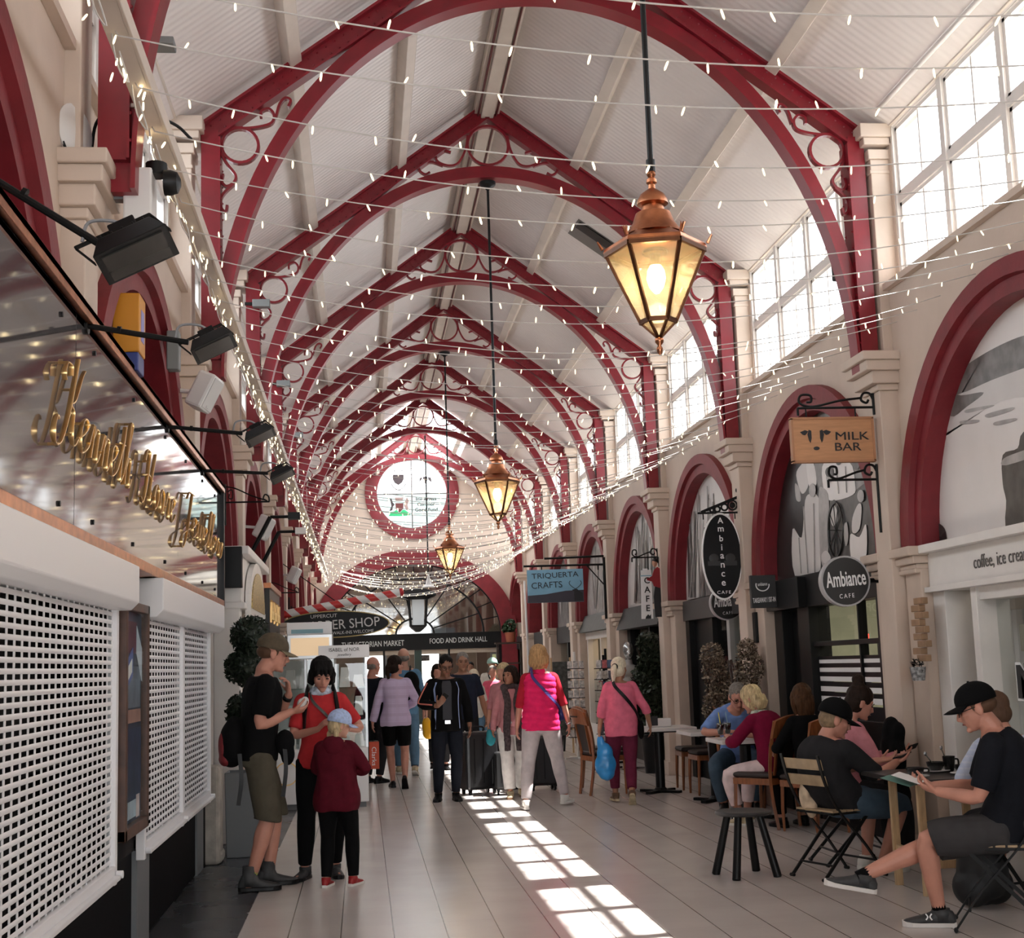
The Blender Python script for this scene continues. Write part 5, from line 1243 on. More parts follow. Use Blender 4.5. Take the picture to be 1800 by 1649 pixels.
# lamps inside the shops and food hall
def area(x, y, z, sx, sy, e, col=(1, .9, .75)):
    l = bpy.data.lights.new('shop_lamp', 'AREA'); l.shape = 'RECTANGLE'; l.size = sx; l.size_y = sy; l.energy = e; l.color = col
    o = bpy.data.objects.new('shop_lamp', l); COL.objects.link(o); o.location = (x, y, z)
area(5.6, T(0)+2.0, 2.58, .8, 1.6, 45, (1, .95, .72)); area(5.6, T(-1)+2.0, 2.58, .8, 1.6, 7); area(5.4, T(3)+2.0, 2.58, .8, 2, 20, (1, .7, .4)); area(5.4, T(1)+2., 2.58, .8, 2, 6); area(1.5, 44, 4.6, 4, 6, 120, (1, .9, .8))

# ------------------------------------------------------------------ things fixed to the roof and posts
def at_slope(px, py, off=-.015):
    d = _f+CR*((px-900)/FPX)-CU*((py-824.5)/FPX); o = V((0, 0, H_CAM)); n = V((SL, 0, 1))
    return o+d*((RZ+off+SL*XC-o.dot(n))/d.dot(n))
q = [at_slope(*c) for c in ((1016, 386), (1104, 446), (1086, 470), (998, 410))]
t = thing('roof_vent', 'dark louvred vent panel set in the right roof slope behind the big lantern', 'vent', q[0])
m = MB(); m.poly([c-q[0] for c in q], V((.012, 0, .016))); m.build('frame', mat('vent_grey', (.16, .145, .135), .5), t)
m = MB(); e1 = [lerp_(q[0], q[1], .04), lerp_(q[0], q[1], .96)] if False else [q[0]*.96+q[1]*.04, q[0]*.04+q[1]*.96]; e2 = [q[3]*.96+q[2]*.04, q[3]*.04+q[2]*.96]
w4 = [e1[0], e1[1], e1[1]*.6+e2[1]*.4, e1[0]*.6+e2[0]*.4]; m.poly([c-q[0]-V((.004, 0, .006)) for c in w4], V((-.004, 0, -.005))); m.build('opening', BLACK, t)
for y, z, lb in ((T(1)+1.6, 7.36, 'small white and red sensor under the ridge before the third truss'),):
    t = thing('ridge_sensor', lb, 'sensor', (XC, y, z)); m = MB(); m.lathe([(.05, 0), (.06, .03), (.05, .06), (.01, .08)], seg=14); m.build('body', PLASTIC, t, smooth=SM); m = MB(); m.cyl((0, 0, .08), (0, 0, .16), .015, seg=8); m.build('stem', mat('cap_red', (.45, .02, .03), .3), t)
for i, z, lb in ((0, 4.62, 'small black floodlight on the first right iron post'), (1, 4.75, 'small black floodlight on the second right iron post'), (2, 4.75, 'small black floodlight on the third right iron post'), (3, 4.75, 'small black floodlight on the fourth right iron post')):
    t = thing('post_floodlight', lb, 'floodlight', (XC+2.44, T(i)+.10, z), 0, 'black floodlights on the right posts'); m = MB(); m.box(-.06, .03, -.06, .08, -.10, .06); m.build('housing', BLACK, t, bevel=.01); m = MB(); m.bar((-.02, 0, .06), (-.02, -.01, .20), .02, .02); m.bar((.0, -.02, -.1), (.30, .1, -.12), .014, .014); m.build('bracket', BLACKM, t)
# ------------------------------------------------------------------ chairs, tables, stools
SEATD = mat('seat_dark', (.02, .011, .010), .5)
def make_chair():
    t = thing('dining_chair', '', 'chair')
    m = MB(); m.rings([[(x*w, y*d+.01, z) for x, y in ((-1, -1), (1, -1), (1, 1), (-1, 1))] for w, d, z in ((.19, .19, .445), (.205, .205, .46), (.20, .20, .485), (.17, .17, .495))]); m.build('seat', SEATD, t, bevel=.01)
    m = MB()
    for a, b in (((-.19, -.19), (.19, -.19)), ((.19, -.19), (.20, .20)), ((.20, .20), (-.20, .20)), ((-.20, .20), (-.19, -.19))): m.bar((a[0], a[1], .415), (b[0], b[1], .415), .022, .055)
    m.build('seat_rail', WOODO, t)
    for s in (-1, 1):
        m = MB(); m.tube([(s*.19, .19, .44), (s*.195, .20, .2), (s*.185, .205, 0)], [(.021, .021), (.019, .019), (.014, .014)], 4, up=(0, 1, 0)); m.build('leg', WOODO, t, bevel=.003)
        m = MB(); pts = smooth_path([(s*.165, -.235, 0), (s*.18, -.20, .25), (s*.19, -.19, .45), (s*.20, -.22, .70), (s*.215, -.29, .95)], 5)
        m.tube(pts, [(.017+.012*k/len(pts), .020) for k in range(len(pts))], 4, up=(0, 1, 0)); m.build('back_post', WOODO, t, bevel=.003)
    m = MB(); rs = []
    for k in range(13):
        u = -1+2*k/12; c = 1-u*u; x = u*.235
        rs.append([(x, -.245-.035*c, .80+.02*c), (x, -.295-.035*c, .955+.045*c), (x, -.318-.035*c, .95+.045*c), (x, -.268-.035*c, .795+.02*c)])
    m.rings(rs); m.build('top_rail', WOODO, t, smooth=SM)
    m = MB(); m.bar((-.10, -.345, .90), (.10, -.345, .90), .012, .018); m.build('hand_slot', SEATD, t, bevel=.004)
    m = MB()
    m.poly([(-.115, -.205, .50), (.115, -.205, .50), (.13, -.272, .83), (-.13, -.272, .83)], (0, .016, .003)); m.build('back_panel', SEATD, t)
    for s in (-1, 1):
        m = MB(); m.bar((s*.145, -.205, .47), (s*.16, -.275, .84), .026, .018, up=(0, 1, 0)); m.build('back_slat', WOODO, t)
    return t
ch0 = make_chair()
CH = [((3.62, 12.36), 38, 'wooden dining chair with the woman in maroon sitting on it'),
      ((3.90, 11.85), 20, 'wooden dining chair behind the man in the black cap, brown-haired woman on it'),
      ((3.86, 14.02), 172, 'wooden dining chair under the man in the blue shirt'),
      ((2.78, 16.10), -78, 'wooden dining chair right beside the woman with the blue carrier bag, nearer of two'),
      ((2.92, 16.85), -80, 'wooden dining chair past the nearer one by the woman with the blue bag'),
      ((3.93, 15.55), 92, 'wooden dining chair at the wall end of the far white table, nearer of two'),
      ((3.93, 16.25), 88, 'wooden dining chair at the wall end of the far white table, farther of two')]
for n, ((x, y), a, lb) in enumerate(CH):
    if n == 0: ch0.location = (x, y, 0); ch0.rotation_euler = (0, 0, math.radians(a)); ch0['label'] = lb; ch0['group'] = 'wooden dining chairs of the cafe'
    else: dup(ch0, (x, y, 0), math.radians(a), lb)
SLATW = mat('slat_wood', (.34, .24, .14), .5, var=.2, scale=12)
def make_folding():
    t = thing('folding_chair', '', 'chair')
    for s in (-1, 1):
        m = MB(); x = s*.20
        m.tube(smooth_path([(x, .25, .012), (x, .10, .22), (x, -.12, .47), (x, -.22, .66), (x, -.27, .84)], 5), 0, flat=(.024, .010), up=(0, 1, 0)); m.cyl((x-.02, .25, .012), (x+.02, .25, .012), .012, seg=6); m.build('back_frame', BLACKM, t)
        m = MB(); x = s*.175; m.bar((x, -.25, .012), (x, .18, .45), .010, .022); m.cyl((x-.02, -.25, .012), (x+.02, -.25, .012), .012, seg=6); m.build('front_frame', BLACKM, t)
    for y, z, w in ((.17, .115, .2), (-.17, .10, .175)):
        m = MB(); m.cyl((-w, y, z), (w, y, z), .008, seg=6); m.build('stretcher', BLACKM, t)
    m = MB(); m.bar((-.2, .18, .44), (.2, .18, .44), .012, .012); m.bar((-.2, -.16, .44), (.2, -.16, .44), .012, .012)
    for s in (-1, 1): m.bar((s*.185, -.17, .442), (s*.185, .19, .442), .012, .016)
    m.build('seat_frame', BLACKM, t)
    for k in range(6):
        m = MB(); y = -.14+k*.064; m.box(-.20, .20, y-.026, y+.026, .450, .464); m.build('seat_slat', SLATW, t, bevel=.003)
    for z, y in ((.665, -.222), (.775, -.252)):
        m = MB(); m.bar((-.205, y+.012, z), (.205, y+.012, z), .012, .075, up=(0, -.25, 1)); m.build('back_slat', SLATW, t, bevel=.003)
    return t
fc = make_folding(); fc.location = (3.25, 9.48, 0); fc.rotation_euler = (0, 0, math.radians(-70)); fc['group'] = 'folding slatted cafe chairs'
fc['label'] = 'black folding chair with pale slats under the man in the charcoal shirt'
dup(fc, (3.50, 7.50, 0), math.radians(66), 'black folding chair with pale slats under the man with crossed legs')
dup(fc, (3.56, 10.05, 0), math.radians(-88), 'dark folding chair under the young woman in the pink hoodie')
dup(fc, (3.93, 7.98, 0), math.radians(15), 'dark folding chair under the half hidden person at the right edge')
# round black stool
t = thing('round_stool', 'black round four-legged wooden stool standing alone on the tiles', 'stool', (2.66, 9.68, 0), .2)
m = MB(); m.lathe([(.12, .418), (.185, .42), (.198, .43), (.20, .44), (.19, .449), (.10, .446), (.02, .444)], seg=40); m.build('seat', mat('stool_seat', (.018, .017, .018), .45, var=.3, scale=14), t, smooth=SM)
for k in range(4):
    a = PI/4+k*PI/2; c, s = math.cos(a), math.sin(a)
    m = MB(); m.cyl((c*.115, s*.115, .425), (c*.225, s*.225, .006), .026, .030, seg=12); m.cyl((c*.225, s*.225, .006), (c*.226, s*.226, 0), .030, .024, seg=12); m.build('leg', BLACK, t, smooth=SM)
# white cafe tables
WT = mat('white_tabletop', (.72, .70, .68), .25, var=.04, scale=6)
def white_table(x, y, sx, sy, label):
    t = thing('cafe_table', label, 'table', (x, y, 0), 0, 'white topped cafe tables')
    m = MB(); m.box(-sx/2, sx/2, -sy/2, sy/2, .71, .75); m.build('tabletop', WT, t, bevel=.006)
    m = MB(); m.cyl((0, 0, .03), (0, 0, .71), .055, seg=16); m.box(-.2, .2, -.2, .2, .69, .71); m.build('pedestal', BLACK, t)
    m = MB()
    for a in (PI/4, 3*PI/4): m.bar((-.27*math.cos(a), -.27*math.sin(a), .018), (.27*math.cos(a), .27*math.sin(a), .018), .07, .03)
    m.cyl((0, 0, .02), (0, 0, .06), .09, .06, seg=14); m.build('base', BLACK, t, bevel=.005)
    return t
white_table(3.66, 13.12, .62, .62, 'white topped cafe table with two dark drinks')
white_table(3.76, 14.72, .66, .66, 'empty white topped cafe table behind the man in the blue shirt')
white_table(3.42, 15.95, .76, .70, 'white topped cafe table with a napkin box beside the woman with the blue bag')
# drinks, napkin box
for k, (x, y, c, lb) in enumerate(((3.37, 12.90, (.6, .5, .05), 'tall dark drink with a yellow straw on the white table'), (3.46, 12.98, (.25, .4, .5), 'tall dark drink with a blue straw on the white table'))):
    t = thing('drink_glass', lb, 'glass', (x, y, .75), 0, 'dark drinks on the white table')
    m = MB(); m.lathe([(.030, 0), (.032, .004), (.008, .012), (.008, .035), (.026, .06), (.036, .13), (.037, .165)], seg=18); m.build('glass', CASEG, t, smooth=True)
    m = MB(); m.lathe([(.006, .05), (.024, .06), (.034, .13), (.034, .155)], seg=18); m.build('drink', mat('cola', (.006, .004, .004), .1), t, smooth=True)
    m = MB(); m.cyl((.01, 0, .06), (-.012, 0, .26), .0045, seg=6); m.build('straw', mat('straw_%d' % k, c, .4), t)
t = thing('napkin_box', 'white napkin box with dark menu cards on the far white table', 'napkin holder', (3.42, 15.9, .75))
m = MB(); m.box(-.14, .14, -.05, .05, 0, .10); m.build('box', WT, t, bevel=.01)
m = MB(); m.box(-.10, -.02, -.055, -.05, .02, .13); m.box(-.02, -.015, -.02, .02, .10, .11); m.build('menu_card', DARKIN, t)
# dark table with pale legs
t = thing('trestle_table', 'dark topped cafe table on pale wooden legs beside the seated men', 'table', (3.60, 8.85, 0))
m = MB(); m.box(-.20, .48, -.40, .45, .69, .72); m.build('tabletop', mat('table_dark', (.045, .04, .038), .28, var=.2, scale=8), t, bevel=.004)
for y in (-.32, .14):
    for x in (-.10, .40):
        m = MB(); m.bar((x, y, .69), (x, y, 0), .05, .032, up=(0, 1, 0)); m.build('leg', WOODP, t, bevel=.003)
for y in (-.32, .14):
    m = MB(); m.bar((-.10, y, .19), (.40, y, .19), .025, .05); m.build('rail', WOODP, t)
for x in (-.10, .40):
    m = MB(); m.bar((x, -.32, .24), (x, .14, .24), .025, .05); m.build('rail', WOODP, t)
CUPB = mat('cup_black', (.012, .011, .011), .25)
def bowl(x, y, z, r, h, label, handle=False, spoon=False, saucer=False):
    t = thing('cup' if handle else 'bowl', label, 'cup' if handle else 'bowl', (x, y, z))
    m = MB(); z0 = .012 if saucer else 0
    m.lathe([(r*.6, z0), (r*.7, z0+.006), (r*.9, z0+h*.5), (r, z0+h), (r*.94, z0+h), (r*.8, z0+h*.4), (r*.3, z0+.012)], seg=22); m.build('body', CUPB, t, smooth=SM)
    if handle: m = MB(); m.tube(smooth_path([(r*.9, 0, z0+h*.8), (r*1.5, 0, z0+h*.75), (r*1.5, 0, z0+h*.35), (r*.85, 0, z0+h*.25)], 5), .006, 6); m.build('handle', CUPB, t)
    if spoon: m = MB(); m.cyl((.0, 0, z0+.02), (-r*1.0, .01, z0+h+.05), .004, seg=6); m.ell((-r*1.0, .01, z0+h+.055), (.012, .005, .016), 8, 6); m.build('spoon', CHROME, t)
    if saucer: m = MB(); m.lathe([(.03, 0), (r*1.5, .008), (r*1.55, .012), (r*1.45, .012), (.02, .008)], seg=26); m.build('saucer', LWHITE, t, smooth=SM)
bowl(3.80, 8.97, .72, .060, .055, 'black bowl with a spoon on the dark table', spoon=True, saucer=True)
bowl(3.90, 8.98, .72, .042, .10, 'tall black mug with a spoon on the dark table', handle=True, spoon=True)
bowl(3.88, 8.72, .72, .055, .05, 'low black cup on a white saucer near the table edge', handle=True, saucer=True)
bowl(3.53, 8.66, .72, .058, .05, 'black cup on a white saucer by the open letter', handle=True, saucer=True)
# black rucksack on the floor
def lump(name, mt, parent, pieces, vox=.012, sm=6, disp=.0):
    m = MB()
    for c, r in pieces: m.ell(c, r, 16, 10)
    o = m.build(name, mt, parent, fix=True)
    q = o.modifiers.new('r', 'REMESH'); q.mode = 'VOXEL'; q.voxel_size = vox; q.use_smooth_shade = True
    q = o.modifiers.new('s', 'SMOOTH'); q.iterations = sm; q.factor = .5
    bake(o); return o
t = thing('rucksack', 'large black rucksack standing on the floor behind the crossed legs', 'rucksack', (3.68, 8.12, 0), .3)
lump('bag', mat('bag_black', (.008, .008, .009), .6), t, [((0, 0, .22), (.17, .12, .22)), ((-.08, 0, .12), (.12, .12, .12)), ((.08, 0, .12), (.12, .12, .12)), ((0, -.08, .2), (.12, .08, .15))])
m = MB(); m.tube(smooth_path([(-.05, 0, .42), (-.04, 0, .48), (.04, 0, .48), (.05, 0, .42)], 5), .01, 6); m.build('handle', BLACK, t)
# small black stools by the racks
t = thing('black_stool', 'small black wooden stool among the postcard racks', 'stool', (3.62, 24.2, 0))
m = MB(); m.lathe([(.02, .70), (.17, .70), (.18, .72), (.17, .74), (.02, .74)], seg=20); m.build('seat', WOODP, t)
for k in range(4):
    a = PI/4+k*PI/2; m = MB(); m.cyl((.1*math.cos(a), .1*math.sin(a), .7), (.2*math.cos(a), .2*math.sin(a), 0), .018, seg=8); m.build('leg', BLACK, t)

# ------------------------------------------------------------------ suitcases
def suitcase(x, y, rz, w, d, h, label, col, tagged=False):
    t = thing('suitcase', label, 'suitcase', (x, y, 0), rz, 'suitcases of the travellers')
    m = MB(); m.box(-w/2, w/2, -d/2, d/2, .06, h); m.build('shell', mat('case_'+label[:6], col, .35), t, bevel=.035)
    m = MB()
    for k in (-1, 0, 1): m.box(-w*.3*1+k*w*.28+w*.02, -w*.3+k*w*.28+w*.05+w*.26*0, -d/2-.004, -d/2+.004, .14, h-.08)
    m.build('rib', BLACK, t)
    for sx in (-1, 1):
        for sy in (-1, 1):
            m = MB(); m.cyl((sx*w*.38-.012, sy*d*.34, .03), (sx*w*.38+.012, sy*d*.34, .03), .03, seg=12); m.box(sx*w*.38-.02, sx*w*.38+.02, sy*d*.34-.02, sy*d*.34+.02, .045, .075); m.build('wheel', BLACK, t)
    m = MB(); m.tube(smooth_path([(-.07, 0, h-.01), (-.07, 0, h+.05), (.07, 0, h+.05), (.07, 0, h-.01)], 4), .010, 6); m.build('handle', CHROME if tagged else BLACK, t)
    if tagged: m = MB(); m.box(-.03, .03, -d/2-.008, -d/2-.004, .16, .23); m.build('label_tag', LWHITE, t)
    return t
suitcase(1.37, 16.75, .35, .42, .28, .74, 'big black suitcase right beside the man reading his phone', (.012, .012, .014))
suitcase(1.72, 16.55, -.1, .36, .24, .50, 'low black suitcase with a white tag in front of the scarf woman', (.009, .009, .010), True)
suitcase(2.16, 16.9, .1, .36, .24, .66, 'dark suitcase half hidden behind the woman in the pink vest', (.010, .010, .012))

# ------------------------------------------------------------------ plants, racks, mannequin on the right
def plant(name, label, loc, pieces, mts, stem_h, size, seed, pot=(.16, .30, None), n=700, per=None):
    t = thing(name, label, 'plant', loc); r = random.Random(seed)
    m = MB(); m.lathe([(pot[0]*.75, 0), (pot[0], pot[1]), (pot[0]*.9, pot[1]), (pot[0]*.85, pot[1]-.03)], seg=18); m.build('pot', pot[2] or BLACK, t, smooth=SM)
    m = MB()
    for k in range(5): m.tube(smooth_path([(r.uniform(-.04, .04), r.uniform(-.04, .04), pot[1]-.05), (r.uniform(-.1, .1), r.uniform(-.08, .08), stem_h*.6), (r.uniform(-.18, .18), r.uniform(-.12, .12), stem_h)], 5), .008, 5)
    m.build('stem', WOODD, t)
    for j, mt in enumerate(mts):
        m = MB()
        for c, rd in pieces: leafcloud(m, c, rd, int(n*rd/.15/len(mts)), size, r, 1.15)
        m.build('foliage' if j == 0 else 'blossom', mt, t)
    return t
LEAFG = mat('leaf_green', (.030, .042, .024), .45, var=.6, scale=20)
plant('weeping_fig', 'tall dark leafy fig plant between the mannequin and the cream pier', (3.95, 18.75, 0), [((0, 0, 1.72), .17), ((.03, 0, 1.50), .20), ((-.04, .05, 1.30), .20), ((.0, -.03, 1.08), .20), ((.02, 0, .86), .18), ((-.03, 0, .68), .13)], [LEAFG], 1.7, .045, 21, (.17, .5, None), 420)
BEI = mat('dried_beige', (.30, .235, .17), .6, var=.35, scale=30); BRN = mat('dried_brown', (.10, .065, .045), .6, var=.5, scale=30)
plant('dried_flowers', 'tall beige dried flower arrangement before the pale shop window', (3.93, 15.05, 0), [((-.05, 0, 1.55), .13), ((.0, 0, 1.36), .17), ((.04, 0, 1.17), .18), ((-.02, 0, .98), .17)], [BRN, BEI], 1.5, .026, 5, (.16, .75, GREYP), 520)
plant('dried_flowers', 'brown dried flower arrangement against the cream pier under the takeaway sign', (3.92, 13.95, 0), [((.05, 0, 1.60), .10), ((.06, 0, 1.42), .16), ((.0, 0, 1.22), .17), ((.03, 0, 1.02), .16)], [BRN, BEI], 1.5, .026, 8, (.16, .75, BLACK), 480)
t = thing('mannequin', 'pale grey shop mannequin bust with a silver head beside the fig plant', 'mannequin', (3.80, 19.5, 0))
m = MB(); m.lathe([(.20, 0), (.20, .02), (.02, .03), (.018, .95), (.05, .97)], seg=20); m.build('stand', CHROME, t, smooth=SM)
lump('bust', mat('mannequin_grey', (.36, .34, .32), .5), t, [((0, 0, 1.02), (.15, .10, .12)), ((0, 0, 1.2), (.135, .095, .14)), ((0, 0, 1.38), (.17, .10, .10)), ((-.15, 0, 1.40), (.07, .07, .07)), ((.15, 0, 1.40), (.07, .07, .07)), ((0, 0, 1.50), (.055, .055, .09))])
lump('head', mat('mannequin_silver', (.45, .46, .46), .2, metal=.8), t, [((0, 0, 1.68), (.08, .10, .12)), ((0, -.05, 1.63), (.06, .06, .07)), ((0, 0, 1.56), (.05, .05, .06))], .01)
def rack(label, x, y, w, h, style, seed):
    t = thing('card_rack', label, 'card rack', (x, y, 0), 0, 'card racks outside the craft shop'); r = random.Random(seed)
    m = MB(); m.cyl((0, 0, .02), (0, 0, h), .02, seg=8)
    for a in range(4): m.bar((0, 0, .02), (.24*math.cos(a*PI/2+.4), .24*math.sin(a*PI/2+.4), .02), .03, .03)
    m.build('stand', WHITEP if style else BLACK, t)
    cols = [(.55, .52, .50), (.50, .12, .12), (.10, .10, .12), (.45, .40, .34), (.08, .12, .2), (.62, .60, .58)]
    rows = int((h-.35)/.155)
    for k in range(rows):
        z = .35+k*.155
        m = MB()
        for f in (-1, 1): m.box(-w, w, f*.07-.01, f*.07+.01, z-.012, z)
        m.build('shelf', BLACK, t)
        for c in range(3):
            xx = -w+(c+.5)*2*w/3; q = 0 if style else r.randrange(6)
            m = MB(); m.box(xx-w*.27, xx+w*.27, -.085, -.078, z, z+.115); m.build('card', mat('card_%d' % q, cols[q], .5, var=.5, scale=22), t)
    return t
rack('dark spinner rack of small red and white cards behind the pink jumper', 3.45, 19.6, .13, 1.62, 0, 1)
rack('dark spinner rack of cards nearest the cream pier', 3.66, 20.6, .14, 1.72, 0, 2)
rack('white rack of pale cards left of the dark spinner racks', 3.40, 22.0, .14, 1.70, 1, 3)
t = thing('display_easel', 'wooden framed dark display board beside the white card rack', 'display board', (3.42, 23.6, 0))
m = MB(); m.box(-.16, .14, -.02, .02, .3, 1.55); m.build('board', mat('board_dark', (.05, .055, .05), .5, var=.8, scale=16), t)
for x in (-.18, .15):
    m = MB(); m.bar((x, -.02, 0), (x, .02, 1.62), .03, .03); m.build('leg', WOODP, t)
t = thing('shelf_unit', 'narrow dark wooden shelf unit by the end wall under a potted plant', 'shelf', (3.92, 36.3, 0))
for x in (-.35, .27):
    m = MB(); m.bar((x, 0, 0), (x, 0, 2.08), .06, .06); m.build('post', WOODD, t)
for z in (.4, 1.0, 1.55, 2.08):
    m = MB(); m.box(-.42, .34, -.18, .18, z, z+.04); m.build('shelf_board', WOODD, t)
plant('potted_plant', 'green plant in a terracotta pot on the shelf unit by the end arch', (3.92, 36.3, 2.12), [((0, 0, .42), .16), ((-.12, 0, .36), .10)], [mat('leaf_mid', (.03, .07, .03), .5, var=.5, scale=15)], .35, .05, 4, (.15, .26, mat('terracotta', (.32, .09, .045), .7)), 260)
# ------------------------------------------------------------------ people
def skin_mat(k, c): return mat('skin_%s' % k, c, .5, var=.10, scale=9)
SK = {'fair': skin_mat('fair', (.52, .27, .19)), 'pink': skin_mat('pink', (.50, .23, .165)), 'tan': skin_mat('tan', (.36, .175, .105)), 'brown': skin_mat('brown', (.25, .115, .068))}
def cloth(name, c, var=.12, scale=14, rough=.85): return mat('cloth_'+name, c, rough, var=var, scale=scale, bump=.1, bscale=180, spec=.12)
EYE = mat('eye_dark', (.02, .014, .012), .2); LIP = mat('lip', (.30, .09, .075), .5); BROWH = mat('brow', (.07, .04, .025), .7)
SOLEW = mat('sole_white', (.65, .62, .60), .6)

def remesh(o, vox, it=3, fac=.5):
    q = o.modifiers.new('r', 'REMESH'); q.mode = 'VOXEL'; q.voxel_size = vox; q.use_smooth_shade = True
    q = o.modifiers.new('s', 'SMOOTH'); q.iterations = it; q.factor = fac
    bake(o); return o
def wrinkle(o, amp, freq, seed=0, fn=None):
    me = o.data; n = len(me.vertices); co = np.empty(n*3); me.vertices.foreach_get('co', co); co = co.reshape(-1, 3)
    no = np.empty(n*3); me.vertices.foreach_get('normal', no); no = no.reshape(-1, 3)
    fx, fy, fz = freq if isinstance(freq, tuple) else (freq, freq, freq)
    d = np.array([noise.noise((p[0]*fx+seed, p[1]*fy, p[2]*fz)) for p in co])*amp
    if fn is not None: d = d+fn(co)
    co = co+no*d[:, None]; me.vertices.foreach_set('co', co.reshape(-1)); me.update(); return o
def lerp(a, b, t): return a+(b-a)*t
def ik(A, T_, l1, l2, pole):
    A, T_ = V(A), V(T_); d = T_-A; L = d.length
    if L > (l1+l2)*.995: T_ = A+d*((l1+l2)*.995/L); d = T_-A; L = d.length
    L = max(L, abs(l1-l2)+.02); a = (l1*l1-l2*l2+L*L)/(2*L); h = math.sqrt(max(0, l1*l1-a*a)); u = d.normalized()
    p = V(pole); p = p-u*p.dot(u)
    if p.length < 1e-5: p = u.orthogonal()
    return A+u*a+p.normalized()*h, T_
def limb(m, pts, rad, seg=12):
    """tube with rounded ends"""
    pts = [V(p) for p in pts]; d0 = (pts[0]-pts[1]).normalized(); d1 = (pts[-1]-pts[-2]).normalized()
    r0, r1 = rad[0], rad[-1]
    m.tube([pts[0]+d0*r0*.8, pts[0]+d0*r0*.5]+pts+[pts[-1]+d1*r1*.5, pts[-1]+d1*r1*.8], [r0*.45, r0*.8]+list(rad)+[r1*.8, r1*.45], seg)
def rich(A, B, C, ra, k1=6, k2=6):
    """two bone chain sampled with the joint slightly rounded; ra=(r0,rmid1,rjoint,rmid2,r1)"""
    pts, rad = [], []
    for k in range(k1):
        t = k/k1; pts.append(lerp(A, B, t)); rad.append(lerp(ra[0], ra[1], t*2) if t < .5 else lerp(ra[1], ra[2], t*2-1))
    for k in range(k2+1):
        t = k/k2; pts.append(lerp(B, C, t)); rad.append(lerp(ra[2], ra[3], t/.35) if t < .35 else lerp(ra[3], ra[4], (t-.35)/.65))
    # soften the corner
    i = k1; pts[i] = pts[i]*.6+(pts[i-1]+pts[i+1])*.2
    return pts, rad

